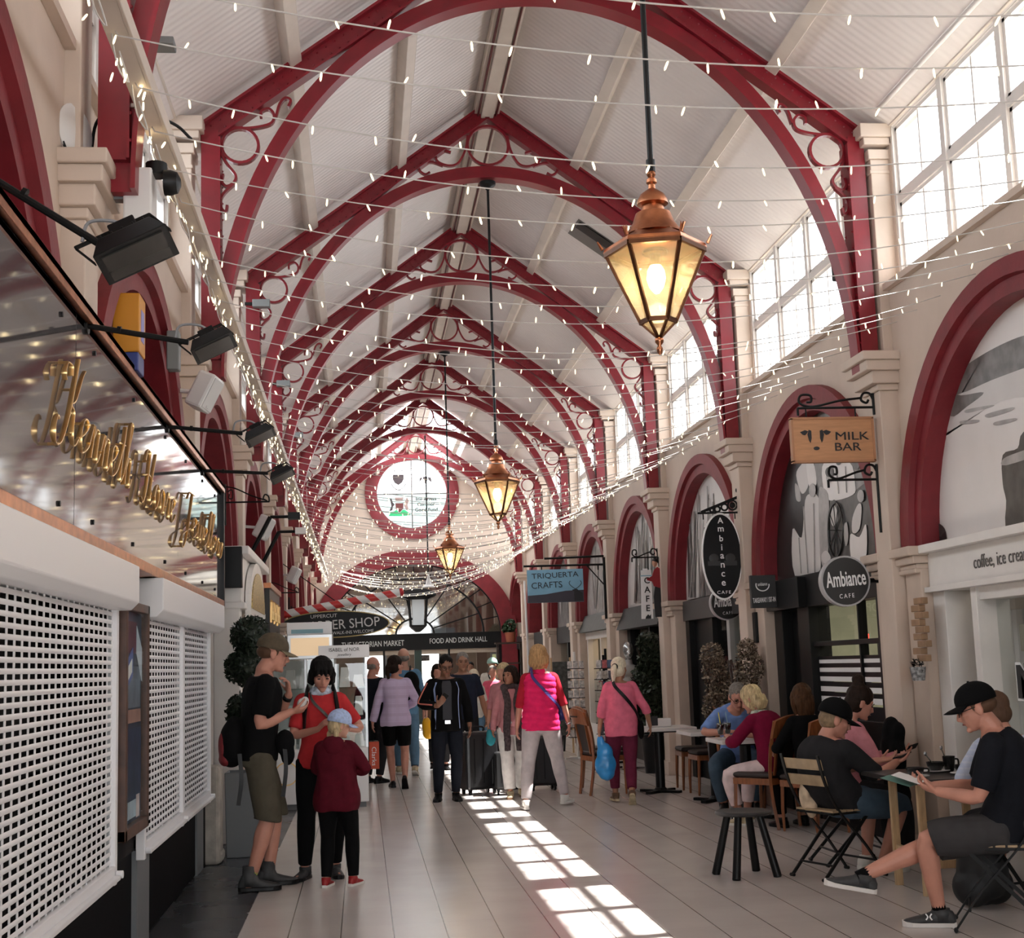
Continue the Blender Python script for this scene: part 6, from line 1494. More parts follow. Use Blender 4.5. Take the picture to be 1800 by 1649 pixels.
class Person:
    def __init__(s, label, x, y, rz, H=1.75, sex='m', skin='fair', pelvis=None, neck=None, bend=(0, 0, 0), twist=0., head=(0, 0, 0), arms={}, legs={}, fat=1., vox=.009, face=False, z=0., nb=1.):
        s.k = H/1.75; s.vox = vox; s.sex = sex; s.skin = SK[skin]; s.fat = fat; s.face = face
        s.root = thing('person', label, 'person', (x, y, z), math.radians(rz)); s.root.scale = (s.k,)*3
        s.P = V(pelvis or (0, 0, .93)); s.N = V(neck or (0, -.015, 1.455)); s.B = V(bend); s.tw = math.radians(twist)
        s.up = (s.N-s.P).normalized()
        s.sw = .172 if sex == 'm' else .150
        s.hw = .092 if sex == 'm' else .094
        s.heady = [math.radians(a) for a in head]
        s.legs = {}; s.arms = {}
        for q, nm in ((-1, 'L'), (1, 'R')):
            l = dict(dict(a=(q*.095, -.01, .085), pole=(q*.12, 1, 0), toe=(q*.12, 1, 0), pitch=0), **legs.get(nm, {}))
            hip = s.P+V((q*s.hw, 0, -.03)); K, A = ik(hip, l['a'], .420, .412, l['pole'])
            s.legs[nm] = dict(hip=hip, knee=K, ank=A, toe=V(l['toe']).normalized(), pitch=l['pitch'])
            ca, sa = math.cos(s.tw), math.sin(s.tw)
            S = s.N+V((ca*q*s.sw, sa*q*s.sw, 0))+s.up*(-.068)
            a = dict(dict(h=(q*.25, .05, .86), pole=(q*.35, -1, -.1), d=(q*.02, .12, -1), n=(-q, .15, 0), curl=.35, thumb=.3), **arms.get(nm, {}))
            E, W = ik(S, a['h'], .295, .255, a['pole'])
            s.arms[nm] = dict(S=S, E=E, W=W, d=V(a['d']).normalized(), n=V(a['n']).normalized(), curl=a['curl'], thumb=a['thumb'], q=q)
        y_, p_, r_ = s.heady
        base = Matrix.Rotation(y_, 4, 'Z') @ Matrix.Rotation(p_, 4, 'X') @ Matrix.Rotation(r_, 4, 'Y')
        s.HM = Matrix.Translation(s.N+s.up*.030+V((0, .010, .0))) @ base @ Matrix.Translation((0, .020, .128)) @ Matrix.Scale(1.09, 4)
        s.body()
    # torso section at t (0 pelvis .. 1 neck base) -> centre, right, forward, half width, half depth
    def sec(s, t, g=0.):
        f = s.fat
        if s.sex == 'm': tab = [(-.35, .150, .105), (-.2, .165, .118), (0, .168, .120), (.2, .150*f, .108*f), (.4, .150*f, .110*f), (.62, .168, .118), (.78, .178, .115), (.88, .165, .098), (.95, .115, .078), (1.0, .066, .062), (1.1, .058, .058)]
        else: tab = [(-.35, .155, .108), (-.2, .175, .122), (0, .174, .122), (.2, .140*f, .102*f), (.4, .132*f, .098*f), (.62, .150, .118), (.78, .155, .110), (.88, .145, .090), (.95, .100, .070), (1.0, .056, .055), (1.1, .05, .05)]
        for a, b in zip(tab[:-1], tab[1:]):
            if t <= b[0]: u = max(0, min(1, (t-a[0])/(b[0]-a[0]))); w, d = lerp(a[1], b[1], u), lerp(a[2], b[2], u); break
        else: w, d = tab[-1][1:]
        tt = max(-.35, min(1.1, t)); c = s.P+(s.N-s.P)*tt+s.B*(4*tt*(1-tt) if tt > 0 else 0)
        dt = (s.N-s.P)+s.B*(4*(1-2*tt)) if tt > 0 else (s.N-s.P)*.55+V((0, 0, .24))
        up = dt.normalized(); a = s.tw*max(0, tt); rt = V((math.cos(a), math.sin(a), 0)); rt = (rt-up*rt.dot(up)).normalized(); fw = up.cross(rt)
        return c, rt, fw, w+g, d+g, up
    def tpt(s, t, ang, g=0.):
        c, rt, fw, w, d, up = s.sec(t, g); a = math.radians(ang); return c+rt*(w*math.sin(a))+fw*(d*math.cos(a))      # ang 0 front, 90 right, 180 back
    def torso(s, m, t0, t1, g, n=16, g0=None, seg=24, wide=0.):
        rs = []
        for k in range(n+1):
            t = lerp(t0, t1, k/n); gg = g if g0 is None else lerp(g0, g, min(1, k/(n*.6)))
            c, rt, fw, w, d, up = s.sec(t, gg); e = 2.4; ring = []
            for q in range(seg):
                a = 2*PI*q/seg; ca, sa = math.cos(a), math.sin(a)
                ring.append(c+rt*(math.copysign(abs(ca)**(2/e), ca)*w)+fw*(math.copysign(abs(sa)**(2/e), sa)*d))
            rs.append(ring)
        m.rings(rs)
    def arm_path(s, nm, g=0.):
        a = s.arms[nm]; r = (.050, .047, .039, .041, .027) if s.sex == 'm' else (.043, .040, .034, .035, .024)
        return rich(a['S'], a['E'], a['W'], [x+g for x in r])
    def leg_path(s, nm, g=0.):
        l = s.legs[nm]; r = (.088, .078, .056, .056, .036) if s.sex == 'm' else (.092, .080, .055, .055, .034)
        return rich(l['hip'], l['knee'], l['ank'], [x+g for x in r], 7, 8)
    def hm(s, p): return s.HM @ V(p)
    def hell(s, m, c, r, seg=14, n=10):
        m.ell(s.hm(c), r, seg, n, s.HM.to_3x3())
    def body(s):
        m = MB(); s.torso(m, -.14, 1.0, -.004)
        limb(m, [s.N-s.up*.05, s.N+s.up*.03, s.hm((0, -.012, -.075))], [.066, .060, .058] if s.sex == 'm' else [.056, .050, .049])
        # head
        h = lambda c, r: s.hell(m, c, r)
        h((0, -.012, .025), (.074, .092, .088)); h((0, .022, -.03), (.060, .066, .080)); h((0, .048, -.085), (.036, .036, .030)); h((0, .062, -.045), (.046, .030, .05)); h((0, .066, .022), (.056, .022, .022))
        m.tube([s.hm((0, .080, .018)), s.hm((0, .098, -.012)), s.hm((0, .108, -.032)), s.hm((0, .090, -.042))], [.009, .011, .015, .012], 8)
        for q in (-1, 1): h((q*.074, -.008, -.018), (.011, .022, .034)); h((q*.036, .062, -.02), (.022, .022, .02))
        h((0, .082, -.062), (.024, .014, .011)); h((0, .078, -.098), (.022, .018, .016))
        for nm in ('L', 'R'):
            pts, rad = s.arm_path(nm); limb(m, pts, rad); limb(m, [s.N-s.up*.015, s.arms[nm]['S']+s.up*.004], [.050, .048] if s.sex == 'm' else [.043, .042], 10)
            s.hand(m, s.arms[nm])
            pts, rad = s.leg_path(nm); limb(m, pts, rad)
            # calf muscle
            l = s.legs[nm]; ax = (l['ank']-l['knee']).normalized(); bk = (-l['toe']); bk = (bk-ax*bk.dot(ax)).normalized()
            c = lerp(l['knee'], l['ank'], .28)+bk*.018; M = Matrix.Identity(3); a, b = basis(ax); M.col[0] = a; M.col[1] = b; M.col[2] = ax
            m.ell(c, (.042, .045, .12), 12, 8, M)
            f = s.footframe(l); m.ell(l['ank']+f[0]*.04-f[1]*.05, (.030, .030, .026), 10, 8); limb(m, [l['ank']-f[0]*.03-f[1]*.05, l['ank']+f[0]*.08-f[1]*.055, l['ank']+f[0]*.15-f[1]*.06], [.030, .026, .020])
        o = m.build('body', s.skin, s.root); remesh(o, s.vox, 2, .5)
        if s.face:
            m = MB()
            for q in (-1, 1): m.ell(s.hm((q*.031, .0835, -.004)), (.0125, .006, .0055), 10, 6, s.HM.to_3x3())
            m.build('eyes', EYE, s.root, smooth=True)
            m = MB()
            for q in (-1, 1): m.tube([s.hm((q*.014, .0915, .014)), s.hm((q*.032, .0905, .020)), s.hm((q*.050, .080, .014))], [.003, .0042, .002], 6)
            m.build('eyebrows', BROWH, s.root, smooth=True)
            m = MB(); m.tube([s.hm((-.024, .088, -.066)), s.hm((-.008, .0965, -.063)), s.hm((.008, .0965, -.063)), s.hm((.024, .088, -.066))], [.002, .0052, .0052, .002], 6); m.build('lips', LIP, s.root, smooth=True)
    def hand(s, m, a):
        W, d, n, q = a['W'], a['d'], a['n'], a['q']; n = (n-d*n.dot(d)).normalized(); t = d.cross(n) if q > 0 else n.cross(d); c = a['curl']
        sc_ = 1. if s.sex == 'm' else .92
        fat = 1.0 if s.vox < .01 else 1.25
        rs = []
        for u, w, h in ((-.01, .022, .018), (.02, .030, .018), (.055, .038, .017), (.085, .040, .014), (.098, .034, .010)):
            p = W+d*u*sc_; rs.append([p+t*(w*math.cos(2*PI*k/12))*sc_+n*(h*math.sin(2*PI*k/12))*sc_ for k in range(12)])
        m.rings(rs)
        for i, L in enumerate((.068, .077, .071, .056)):
            p = W+d*(.088-.004*abs(i-1.2))*sc_+t*((1.5-i)*.0205)*sc_; dd = (d+t*(.07*(1.5-i)*(1-c))).normalized(); pts = [p-dd*.012, p]
            ang = 0
            for fr, b in ((.45, .75), (.30, 1.05), (.25, .7)):
                ang += c*b*(1+.08*i); v = dd*math.cos(ang)+n*math.sin(ang); p = p+v*L*fr*sc_; pts.append(p)
            m.tube(pts+[p+v*.004], [.0092*fat, .0092*fat, .0085*fat, .0078*fat, .0068*fat, .004*fat], 8)
        p = W+d*.022*sc_+t*.026*sc_; v = (t*.75+d*.65+n*.28).normalized(); v2 = (t*(.5-.5*a['thumb'])+d*.75+n*(.2+.9*a['thumb'])).normalized()
        p2 = p+v*.042*sc_; p3 = p2+v2*.032*sc_; p4 = p3+(v2+n*a['thumb']*.4).normalized()*.026*sc_
        m.tube([p-v*.01, p, p2, p3, p4, p4+v2*.004], [.014*fat, .0135*fat, .0105*fat, .010*fat, .008*fat, .004], 8)
    def footframe(s, l):
        f = l['toe'].copy(); r = V((f.y, -f.x, 0)).normalized(); u = r.cross(f).normalized()
        if u.z < 0: u = -u
        return f, u, r
    # clothing -----------------------------------------------------------------
    def top(s, name, mt, sleeve=.9, hem=-.12, g=.016, gh=None, vox=None, amp=.006, freq=(9, 9, 5), neck=.965, sg=.014, fn=None, arms=('L', 'R'), it=4, collar=None, flare=0.):
        m = MB(); s.torso(m, hem, neck, g, 18, gh)
        for nm in arms:
            if sleeve <= 0: continue
            pts, rad = s.arm_path(nm, sg); a = s.arms[nm]; limb(m, [s.N-s.up*.035, a['S']+s.up*.002], [.046, rad[0]*.98] if s.sex == 'm' else [.040, rad[0]*.98], 10)
            n = len(pts); L = sleeve/2*(n-1); k = int(L); fr = L-k
            pp = pts[:k+1]; rr = rad[:k+1]
            if fr > .05 and k+1 < n: pp = pp+[lerp(pts[k], pts[k+1], fr)]; rr = rr+[lerp(rad[k], rad[k+1], fr)]
            rr = [r+flare*i/len(rr) for i, r in enumerate(rr)]
            m.tube([pp[0]-(pp[1]-pp[0]).normalized()*.02]+pp, [rr[0]*.8]+rr, 14)
        if collar: limb(m, [s.N-s.up*.04, s.N+s.up*collar], [.085, .066] if s.sex == 'm' else [.078, .058])
        o = m.build(name, mt, s.root); remesh(o, vox or max(.010, s.vox), it, .5); wrinkle(o, amp, freq, 3.1, fn); return o
    def bottoms(s, name, mt, length=1.9, g=.014, gk=None, waist=.16, vox=None, amp=.006, freq=(8, 8, 4), it=4):
        m = MB(); s.torso(m, -.20, waist, g*.7, 8)
        for nm in ('L', 'R'):
            pts, rad = s.leg_path(nm, g); n = len(pts); L = length/2*(n-1); k = min(n-1, int(L)); fr = L-k
            pp, rr = pts[:k+1], rad[:k+1]
            if fr > .05 and k+1 < n: pp = pp+[lerp(pts[k], pts[k+1], fr)]; rr = rr+[lerp(rad[k], rad[k+1], fr)]
            if gk: rr = [r+gk*max(0, (i/len(rr))-.25) for i, r in enumerate(rr)]
            d = (pp[0]-pp[1]).normalized(); m.tube([pp[0]+d*.03]+pp, [rr[0]*.8]+rr, 16)
        m.ell(s.P+V((0, -.02, -.05)), (.15, .11, .09), 14, 8)
        o = m.build(name, mt, s.root); remesh(o, vox or max(.010, s.vox), it, .5); wrinkle(o, amp, freq, 7.7); return o
    def shoes(s, mt, sole=None, boot=0., name='shoe', collar=True):
        for nm in ('L', 'R'):
            l = s.legs[nm]; f, u, r = s.footframe(l)
            if l['pitch']:
                R = Matrix.Rotation(math.radians(l['pitch']), 3, r); f, u = R @ f, R @ u
            A = l['ank']; rs, so = [], []
            k = 1.0 if s.sex == 'm' else .92
            for x, w, h, b in ((-.085, .018, .055, .018), (-.070, .031, .085, .012), (-.03, .037, .10+boot, .012), (.02, .039, .10+boot*.8, .012), (.055, .041, .078, .012), (.10, .046, .062, .012), (.145, .045, .050, .014), (.18, .034, .040, .018), (.20, .016, .030, .022)):
                c = A+f*x*k-u*.085; ring = []
                for q in range(12):
                    an = 2*PI*q/12; ca, sa = math.cos(an), math.sin(an); zz = b+(h-b)*(.5+.5*math.copysign(abs(sa)**.8, sa)); ww = w*math.copysign(abs(ca)**.7, ca)*(1 if sa < .3 else 1-.45*(sa-.3))
                    ring.append(c+r*ww*k+u*zz*k)
                rs.append(ring)
                so.append([A+f*x*1.02*k-u*.085+r*(q1*(w+.004)*k)+u*zz for q1, zz in ((-1, .0), (1, .0), (1, b+.012), (-1, b+.012))])
            m = MB(); m.rings(rs)
            if collar: m.tube([A-f*.012-u*.055, A-f*.010-u*.02, A-f*.006+u*(.008+boot), A-f*.006+u*(.010+boot), A-f*.006+u*.0], [(.041, .052), (.046, .053), (.048, .051), (.043, .046), (.034, .036)], 14, up=f)
            o = m.build(name, mt, s.root, smooth=True)
            m = MB(); m.rings(so); m.build('sole', sole or BLACK, o, bevel=.004)
    def socks(s, mt, h=.10):
        for nm in ('L', 'R'):
            pts, rad = s.leg_path(nm, .006); l = s.legs[nm]; ax = (l['knee']-l['ank']).normalized()
            m = MB(); m.tube([l['ank']-ax*.03, l['ank']+ax*.04, l['ank']+ax*h], [.037, .038, .042], 14); m.build('sock', mt, s.root, smooth=True)
    # hair and hats --------------------------------------------------------------
    def hair(s, style, mt, amp=.004):
        m = MB(); h = lambda c, r: s.hell(m, c, r, 16, 12)
        if style in ('short', 'rim'):
            if style == 'short': h((0, -.020, .042), (.079, .092, .082)); h((0, -.035, -.015), (.075, .072, .07))
            else: h((0, -.045, -.012), (.079, .064, .045))
            for q in (-1, 1): h((q*.066, .002, .004), (.013, .022, .032))
        elif style in ('bob', 'bobfringe', 'long', 'tied', 'bun', 'pigtail'):
            h((0, -.018, .040), (.086, .100, .088)); h((0, -.040, -.02), (.084, .075, .085))
            if style in ('bob', 'bobfringe', 'long'):
                lo = {'long': -.22, 'bobfringe': -.09}.get(style, -.115)
                for q in (-1, 1): m.tube([s.hm((q*.058, .012, .05)), s.hm((q*.078, .012, .0)), s.hm((q*.078, .0, -.06)), s.hm((q*.060, -.012, lo))], [.03, .030, .030, .014], 10)
                m.tube([s.hm((0, -.06, .02)), s.hm((0, -.075, -.06)), s.hm((0, -.06, lo-.01))], [(.085, .05), (.09, .045), (.066, .025)], 14, up=(0, 0, 1) if False else None)
                for x in (-.045, 0, .045): m.tube([s.hm((x, -.07, .0)), s.hm((x*1.1, -.075, -.07)), s.hm((x, -.06, lo))], [.045, .042, .020], 10)
            if style == 'bobfringe':
                for x in (-.045, -.015, .015, .045): m.tube([s.hm((x*.8, .03, .11)), s.hm((x, .085, .065)), s.hm((x*1.1, .094, .022))], [.028, .022, .009], 8)
            if style == 'tied':
                limb(m, [s.hm((0, -.10, .02)), s.hm((0, -.135, -.02)), s.hm((-.01, -.13, -.10)), s.hm((-.012, -.115, -.17))], [.034, .036, .030, .014])
            if style == 'bun': h((0, -.07, .145), (.045, .045, .042)); h((0, -.05, .11), (.05, .05, .03))
            if style == 'pigtail':
                for q in (-1, 1): limb(m, [s.hm((q*.06, -.05, -.04)), s.hm((q*.085, -.05, -.10)), s.hm((q*.080, -.035, -.19))], [.028, .026, .012])
        o = m.build('hair', mt, s.root); remesh(o, max(.006, s.vox*.7), 2, .5); wrinkle(o, amp, (70, 70, 14), 1.3); wrinkle(o, amp*1.2, (22, 22, 9), 5.3); return o
    def cap(s, mt, brim=None, back=False, tilt=0., size=1.0):
        m = MB(); rs = []
        R = Matrix.Rotation(math.radians(tilt), 4, 'X')
        tr = lambda p: s.hm(R @ V((p[0]*size, (p[1]+.012)*size-.012, p[2]*(1+(size-1)*1.6))))
        for k in range(9):
            a = k/8*PI/2*.97; rr, z = math.cos(a), math.sin(a)
            rs.append([tr((.088*rr*math.cos(2*PI*q/24), -.012+.106*rr*math.sin(2*PI*q/24), .032+.092*z)) for q in range(24)])
        rs.insert(0, [tr((.086*math.cos(2*PI*q/24), -.012+.104*math.sin(2*PI*q/24), .012)) for q in range(24)])
        m.rings(rs); m.ell(tr((0, -.012, .125)), (.008, .008, .005), 8, 5)
        o = m.build('cap', mt, s.root, smooth=True)
        m = MB(); rs = []
        for k in range(15):
            a = lerp(-1.15, 1.15, k/14); sx, cy_ = math.sin(a), math.cos(a); drop = -.016*sx*sx*1.3
            rs.append([tr((.084*sx, -.012+.098*cy_, .026)), tr((.086*sx, .045+.115*cy_-.02, .018+drop)), tr((.078*sx, .065+.122*cy_-.02, .010+drop)), tr((.086*sx, .045+.115*cy_-.02, .012+drop)), tr((.084*sx, -.012+.098*cy_, .017))])
        m.rings(rs); m.build('brim', brim or mt, o, smooth=True)
        return o
    def glasses(s, mt, dark=False):
        m = MB()
        for q in (-1, 1):
            c = [s.hm((q*.033+.024*math.cos(2*PI*k/16), .098-.006*abs(math.cos(2*PI*k/16)), -.004+.017*math.sin(2*PI*k/16))) for k in range(16)]
            m.tube(c, .0022, 5, closed=True); m.tube([s.hm((q*.057, .092, .0)), s.hm((q*.077, .04, .0)), s.hm((q*.080, -.01, -.002))], .0025, 5)
            if dark: m.add(c, [tuple(range(16))])
        m.tube([s.hm((-.010, .099, .0)), s.hm((.010, .099, .0))], .0022, 5); m.build('glasses', mt, s.root)
    def item(s, name, label, cat, group=None):
        t = thing(name, label, cat, s.root.location, s.root.rotation_euler.z, group); t.scale = s.root.scale; return t
    def strap(s, t, pts, w=.035, th=.006, mt=BLACK, name='strap', n=5):
        m = MB(); path = smooth_path(pts, n); rs = []
        for i, p in enumerate(path):
            d = (path[min(i+1, len(path)-1)]-path[max(i-1, 0)]).normalized(); ax = lerp(s.P, s.N, max(0, min(1, (p-s.P).dot(s.up)/(s.N-s.P).length))); o_ = (p-ax); o_ = o_-d*o_.dot(d)
            if o_.length < 1e-4: o_ = d.orthogonal()
            o_.normalize(); b = d.cross(o_); rs.append([p+b*w/2, p+b*w/2+o_*th, p-b*w/2+o_*th, p-b*w/2])
        m.rings(rs); m.build(name, mt, t)
    def held(s, nm, u=.07, off=.02):
        a = s.arms[nm]; n = (a['n']-a['d']*a['n'].dot(a['d'])).normalized(); return a['W']+a['d']*u+n*off, a['d'], n
    def phone(s, nm, label, tilt=0., mt=None):
        c, d, n = s.held(nm, .10, .026); t = s.item('phone', label, 'phone'); side = d.cross(n)
        m = MB(); m.bar(c-d*.075, c+d*.075, .074, .009, up=n); m.build('case', mt or BLACK, t, bevel=.003)
        m = MB(); m.bar(c-d*.068+n*.006, c+d*.068+n*.006, .066, .001, up=n); m.build('screen', mat('phone_screen', (.02, .022, .025), .1, spec=.8), t)
        return t
def plaid(name, c1, c2, c3, fz=13., fx=9.):
    m = bpy.data.materials.new(name); m.use_nodes = True; nt = m.node_tree; b = P(m); N_ = nt.nodes.new; L_ = nt.links.new
    tc = N_('ShaderNodeTexCoord'); sp = N_('ShaderNodeSeparateXYZ'); L_(tc.outputs['Object'], sp.inputs[0]); prev = None
    base = (*c1, 1)
    for ax, f, c, wd in (('Z', fz, c2, .35), ('X', fx, c3, .25), ('Z', fz*2, c3, .15)):
        a = N_('ShaderNodeMath'); a.operation = 'MULTIPLY'; L_(sp.outputs[ax], a.inputs[0]); a.inputs[1].default_value = f
        fr = N_('ShaderNodeMath'); fr.operation = 'FRACT'; L_(a.outputs[0], fr.inputs[0])
        lt = N_('ShaderNodeMath'); lt.operation = 'LESS_THAN'; L_(fr.outputs[0], lt.inputs[0]); lt.inputs[1].default_value = wd
        h = N_('ShaderNodeMath'); h.operation = 'MULTIPLY'; L_(lt.outputs[0], h.inputs[0]); h.inputs[1].default_value = .45
        mx = N_('ShaderNodeMix'); mx.data_type = 'RGBA'; L_(h.outputs[0], mx.inputs[0])
        if prev is None: mx.inputs[6].default_value = base
        else: L_(prev, mx.inputs[6])
        mx.inputs[7].default_value = (*c, 1); prev = mx.outputs[2]
    L_(prev, b.inputs['Base Color']); b.inputs['Roughness'].default_value = .85
    return m
C = {k: cloth(k, c) for k, c in dict(black=(.0035, .0035, .004), olive=(.075, .066, .048), red=(.47, .032, .036), maroon=(.085, .006, .014), navy=(.016, .020, .035), dnavy=(.010, .012, .018), charcoal=(.020, .020, .022), grey=(.045, .043, .045),
     denim=(.060, .095, .135), jeans=(.085, .16, .24), blueshirt=(.10, .21, .33), polo=(.17, .28, .58), pinkvest=(.78, .022, .125), redjumper=(.42, .018, .035), stone=(.47, .42, .425), pinkj=(.66, .15, .23), plum=(.135, .020, .045), magenta=(.165, .006, .032),
     whitepink=(.72, .58, .58), hoodie=(.56, .22, .25), rose=(.50, .22, .24), white=(.66, .64, .62), paleb=(.42, .50, .70), cream=(.55, .52, .47), teal=(.03, .22, .26), scarf=(.035, .024, .026), lime=(.30, .60, .04), brownT=(.20, .12, .07), coral=(.62, .10, .16)).items()}
HB = mat('hair_black', (.006, .005, .005), .6, spec=.12); HDB = mat('hair_dark_brown', (.018, .010, .007), .6, spec=.12, var=.3, scale=40); HBR = mat('hair_brown', (.065, .030, .014), .6, spec=.12, var=.4, scale=60, stretch=(1, 1, .2)); HBL = mat('hair_blonde', (.42, .245, .115), .6, spec=.12, var=.4, scale=70, stretch=(1, 1, .15))
HLB = mat('hair_pale_blonde', (.50, .38, .22), .6, spec=.12, var=.4, scale=60, stretch=(1, 1, .2)); HWH = mat('hair_white', (.66, .58, .44), .6, spec=.12, var=.15, scale=50); HGR = mat('hair_grey', (.20, .18, .16), .6, spec=.12, var=.3, scale=50); HSH = mat('hair_shaved', (.10, .055, .035), .6, spec=.12)
SHG = mat('shoe_grey', (.035, .036, .038), .6, var=.3, scale=25); SHR = mat('shoe_red', (.30, .012, .015), .5); SHB = mat('shoe_brown', (.16, .09, .05), .6, var=.3, scale=20); SHW = mat('shoe_white', (.70, .68, .64), .6); SHC = mat('shoe_cream', (.50, .42, .27), .6, var=.3, scale=18)

# 1 man eating beside the topiary
p = Person('man in olive cap, black t-shirt and shorts standing eating by the topiary', -.74, 10.2, -80, 1.83, 'm', 'pink', pelvis=(0, -.02, .93), neck=(0, .025, 1.45), head=(4, -16, 0), face=True, vox=.0075,
  arms=dict(R=dict(h=(.10, .20, 1.185), pole=(.25, -1, -.5), d=(-.25, 1, .12), n=(-.5, .1, .8), curl=.55), L=dict(h=(-.06, .205, 1.30), pole=(-.5, .1, -1), d=(.12, -.12, 1), n=(.2, -1, -.1), curl=.62)),
  legs=dict(R=dict(a=(.09, -.08, .09), toe=(.10, 1, 0)), L=dict(a=(-.10, .06, .09), toe=(-.05, 1, 0))))
p.top('t_shirt', C['black'], .72, -.14, .020, sg=.020, amp=.008); p.bottoms('shorts', C['olive'], 1.0, .022, gk=.03)
p.hair('rim', HSH, .001); p.cap(mat('cap_olive', (.085, .062, .036), .8, var=.2, scale=30), mat('brim_khaki', (.19, .145, .085), .8)); p.socks(C['lime'], .130); p.shoes(SHG, BLACK, .070, 'boot')
a = p.arms['L']; ax = (a['W']-a['E']).normalized(); m = MB(); m.tube([a['W']-ax*.045, a['W']-ax*.015], [.034, .033], 14); m.build('wristwatch', BLACK, p.root, smooth=True)
c, d, n = p.held('R', .09, .04); t = p.item('food_wrap', 'white crumpled food wrapper in the hand of the man in the olive cap', 'food'); lump('wrap', C['white'], t, [(c, (.035, .035, .045)), (c+d*.03+n*.02, (.03, .03, .035))], .008, 2)
t = p.item('backpack', 'small black and red rucksack hanging low behind the man in the olive cap', 'backpack')
lump('bag', C['black'], t, [((.02, -.20, .99), (.13, .085, .15)), ((.02, -.18, 1.07), (.11, .07, .10)), ((.02, -.20, .91), (.12, .085, .09))], .012)
lump('red_panel', mat('bag_red', (.17, .008, .012), .6), t, [((.03, -.262, .97), (.08, .03, .10)), ((.03, -.24, .88), (.09, .05, .05))], .012)
for x, y0, z0, z1 in ((.17, -.16, .92, .58), (.16, .14, 1.0, .62)):
    m = MB(); m.tube(smooth_path([(x, y0, z0), (x+.02, y0+.01, (z0+z1)/2), (x+.01, y0-.01, z1)], 5), 0, flat=(.006, .028), up=(0, 1, 0)); m.build('strap', BLACK, t)
lump('hip_pocket', C['black'], t, [((.13, .15, .98), (.05, .07, .09)), ((.12, .17, .90), (.05, .05, .08))], .012)
# 2 woman with phone
p = Person('woman with black bobbed hair and red t-shirt looking down at her phone', -.32, 10.62, 184, 1.655, 'f', 'pink', head=(6, -24, 0), face=True, vox=.0075, neck=(0, .005, 1.45),
  arms=dict(R=dict(h=(.03, .225, 1.16), pole=(.8, -.3, -.9), d=(-.55, .55, .6), n=(.1, -.5, -.6), curl=.5), L=dict(h=(-.17, .22, 1.16), pole=(-.8, -.3, -.8), d=(.35, .75, .35), n=(.2, -.25, 1), curl=.55)),
  legs=dict(R=dict(a=(.14, .05, .085), toe=(.5, 1, 0)), L=dict(a=(-.10, 0, .085), toe=(-.15, 1, 0))))
p.top('t_shirt', C['red'], .78, -.16, .016, sg=.018); p.bottoms('trousers', C['black'], 1.93, .018); p.hair('bobfringe', HB); p.shoes(SHG, BLACK)
m = MB(); m.rings([[p.N+V((math.cos(2*PI*k/24)*r, .02+math.sin(2*PI*k/24)*r*.95, z)) for k in range(24)] for r, z in ((.070, -.035), (.088, -.02), (.090, .005), (.080, .03), (.066, .035))]); o = m.build('neck_scarf', mat('scarf_pastel', (.50, .56, .66), .8, var=.45, scale=28), p.root, smooth=True); wrinkle(o, .010, 30)
p.phone('L', 'grey smartphone held by the woman in the red t-shirt', mt=mat('phone_grey', (.16, .16, .17), .3))
t = p.item('backpack', 'black backpack worn by the woman in the red t-shirt', 'backpack')
lump('bag', C['black'], t, [((0, -.22, 1.22), (.14, .10, .22)), ((0, -.22, 1.05), (.15, .11, .15))], .014)
for q in (-1, 1): p.strap(t, [p.tpt(.55, q*150, .03), p.N+V((q*.10, -.06, .01)), p.N+V((q*.105, .03, .025)), p.tpt(.88, q*42, .026), p.tpt(.66, q*48, .022), p.tpt(.42, q*62, .022), p.tpt(.38, q*110, .022)], .045, .010, BLACK)
t = p.item('shoulder_bag', 'grey shoulder strap with small pouch across the red t-shirt', 'bag'); p.strap(t, [p.N+V((.085, -.02, .03)), p.tpt(.86, 22, .028), p.tpt(.62, -15, .026), p.tpt(.35, -50, .022), p.tpt(.12, -80, .03)], .022, .006, mat('strap_grey', (.10, .09, .085), .6)); lump('pouch', C['charcoal'], t, [(p.tpt(.05, -85, .06), (.05, .09, .07))], .014)
# 3 child
p = Person('child in pale blue cap and maroon hoodie seen from behind', -.20, 10.13, -14, 1.235, 'f', 'fair', head=(-52, -14, 0), vox=.0085, fat=1.08,
  arms=dict(R=dict(h=(.14, .17, 1.14), pole=(1, -.3, -.8), d=(-.6, .6, .5), n=(-.4, -.6, 0)), L=dict(h=(-.05, .25, 1.15), pole=(-1, -.2, -.6), d=(.6, .5, .5), n=(.5, -.6, 0))),
  legs=dict(R=dict(a=(.15, .05, .085), toe=(.25, 1, 0)), L=dict(a=(-.11, -.03, .085), toe=(.05, 1, 0))))
p.top('hoodie', C['maroon'], 1.95, -.34, .050, gh=.060, sg=.030, amp=.022, freq=(7, 7, 5), neck=.97)
m = MB(); m.ell(p.N+V((0, -.085, -.07)), (.13, .075, .12), 16, 10); o = m.build('hood', C['maroon'], p.root, smooth=True); wrinkle(o, .02, 9)
p.bottoms('trousers', C['black'], 1.97, .020); p.hair('pigtail', HLB); p.cap(mat('cap_blue', (.40, .50, .74), .8, var=.2, scale=40), size=1.13); p.shoes(SHR, SHW)
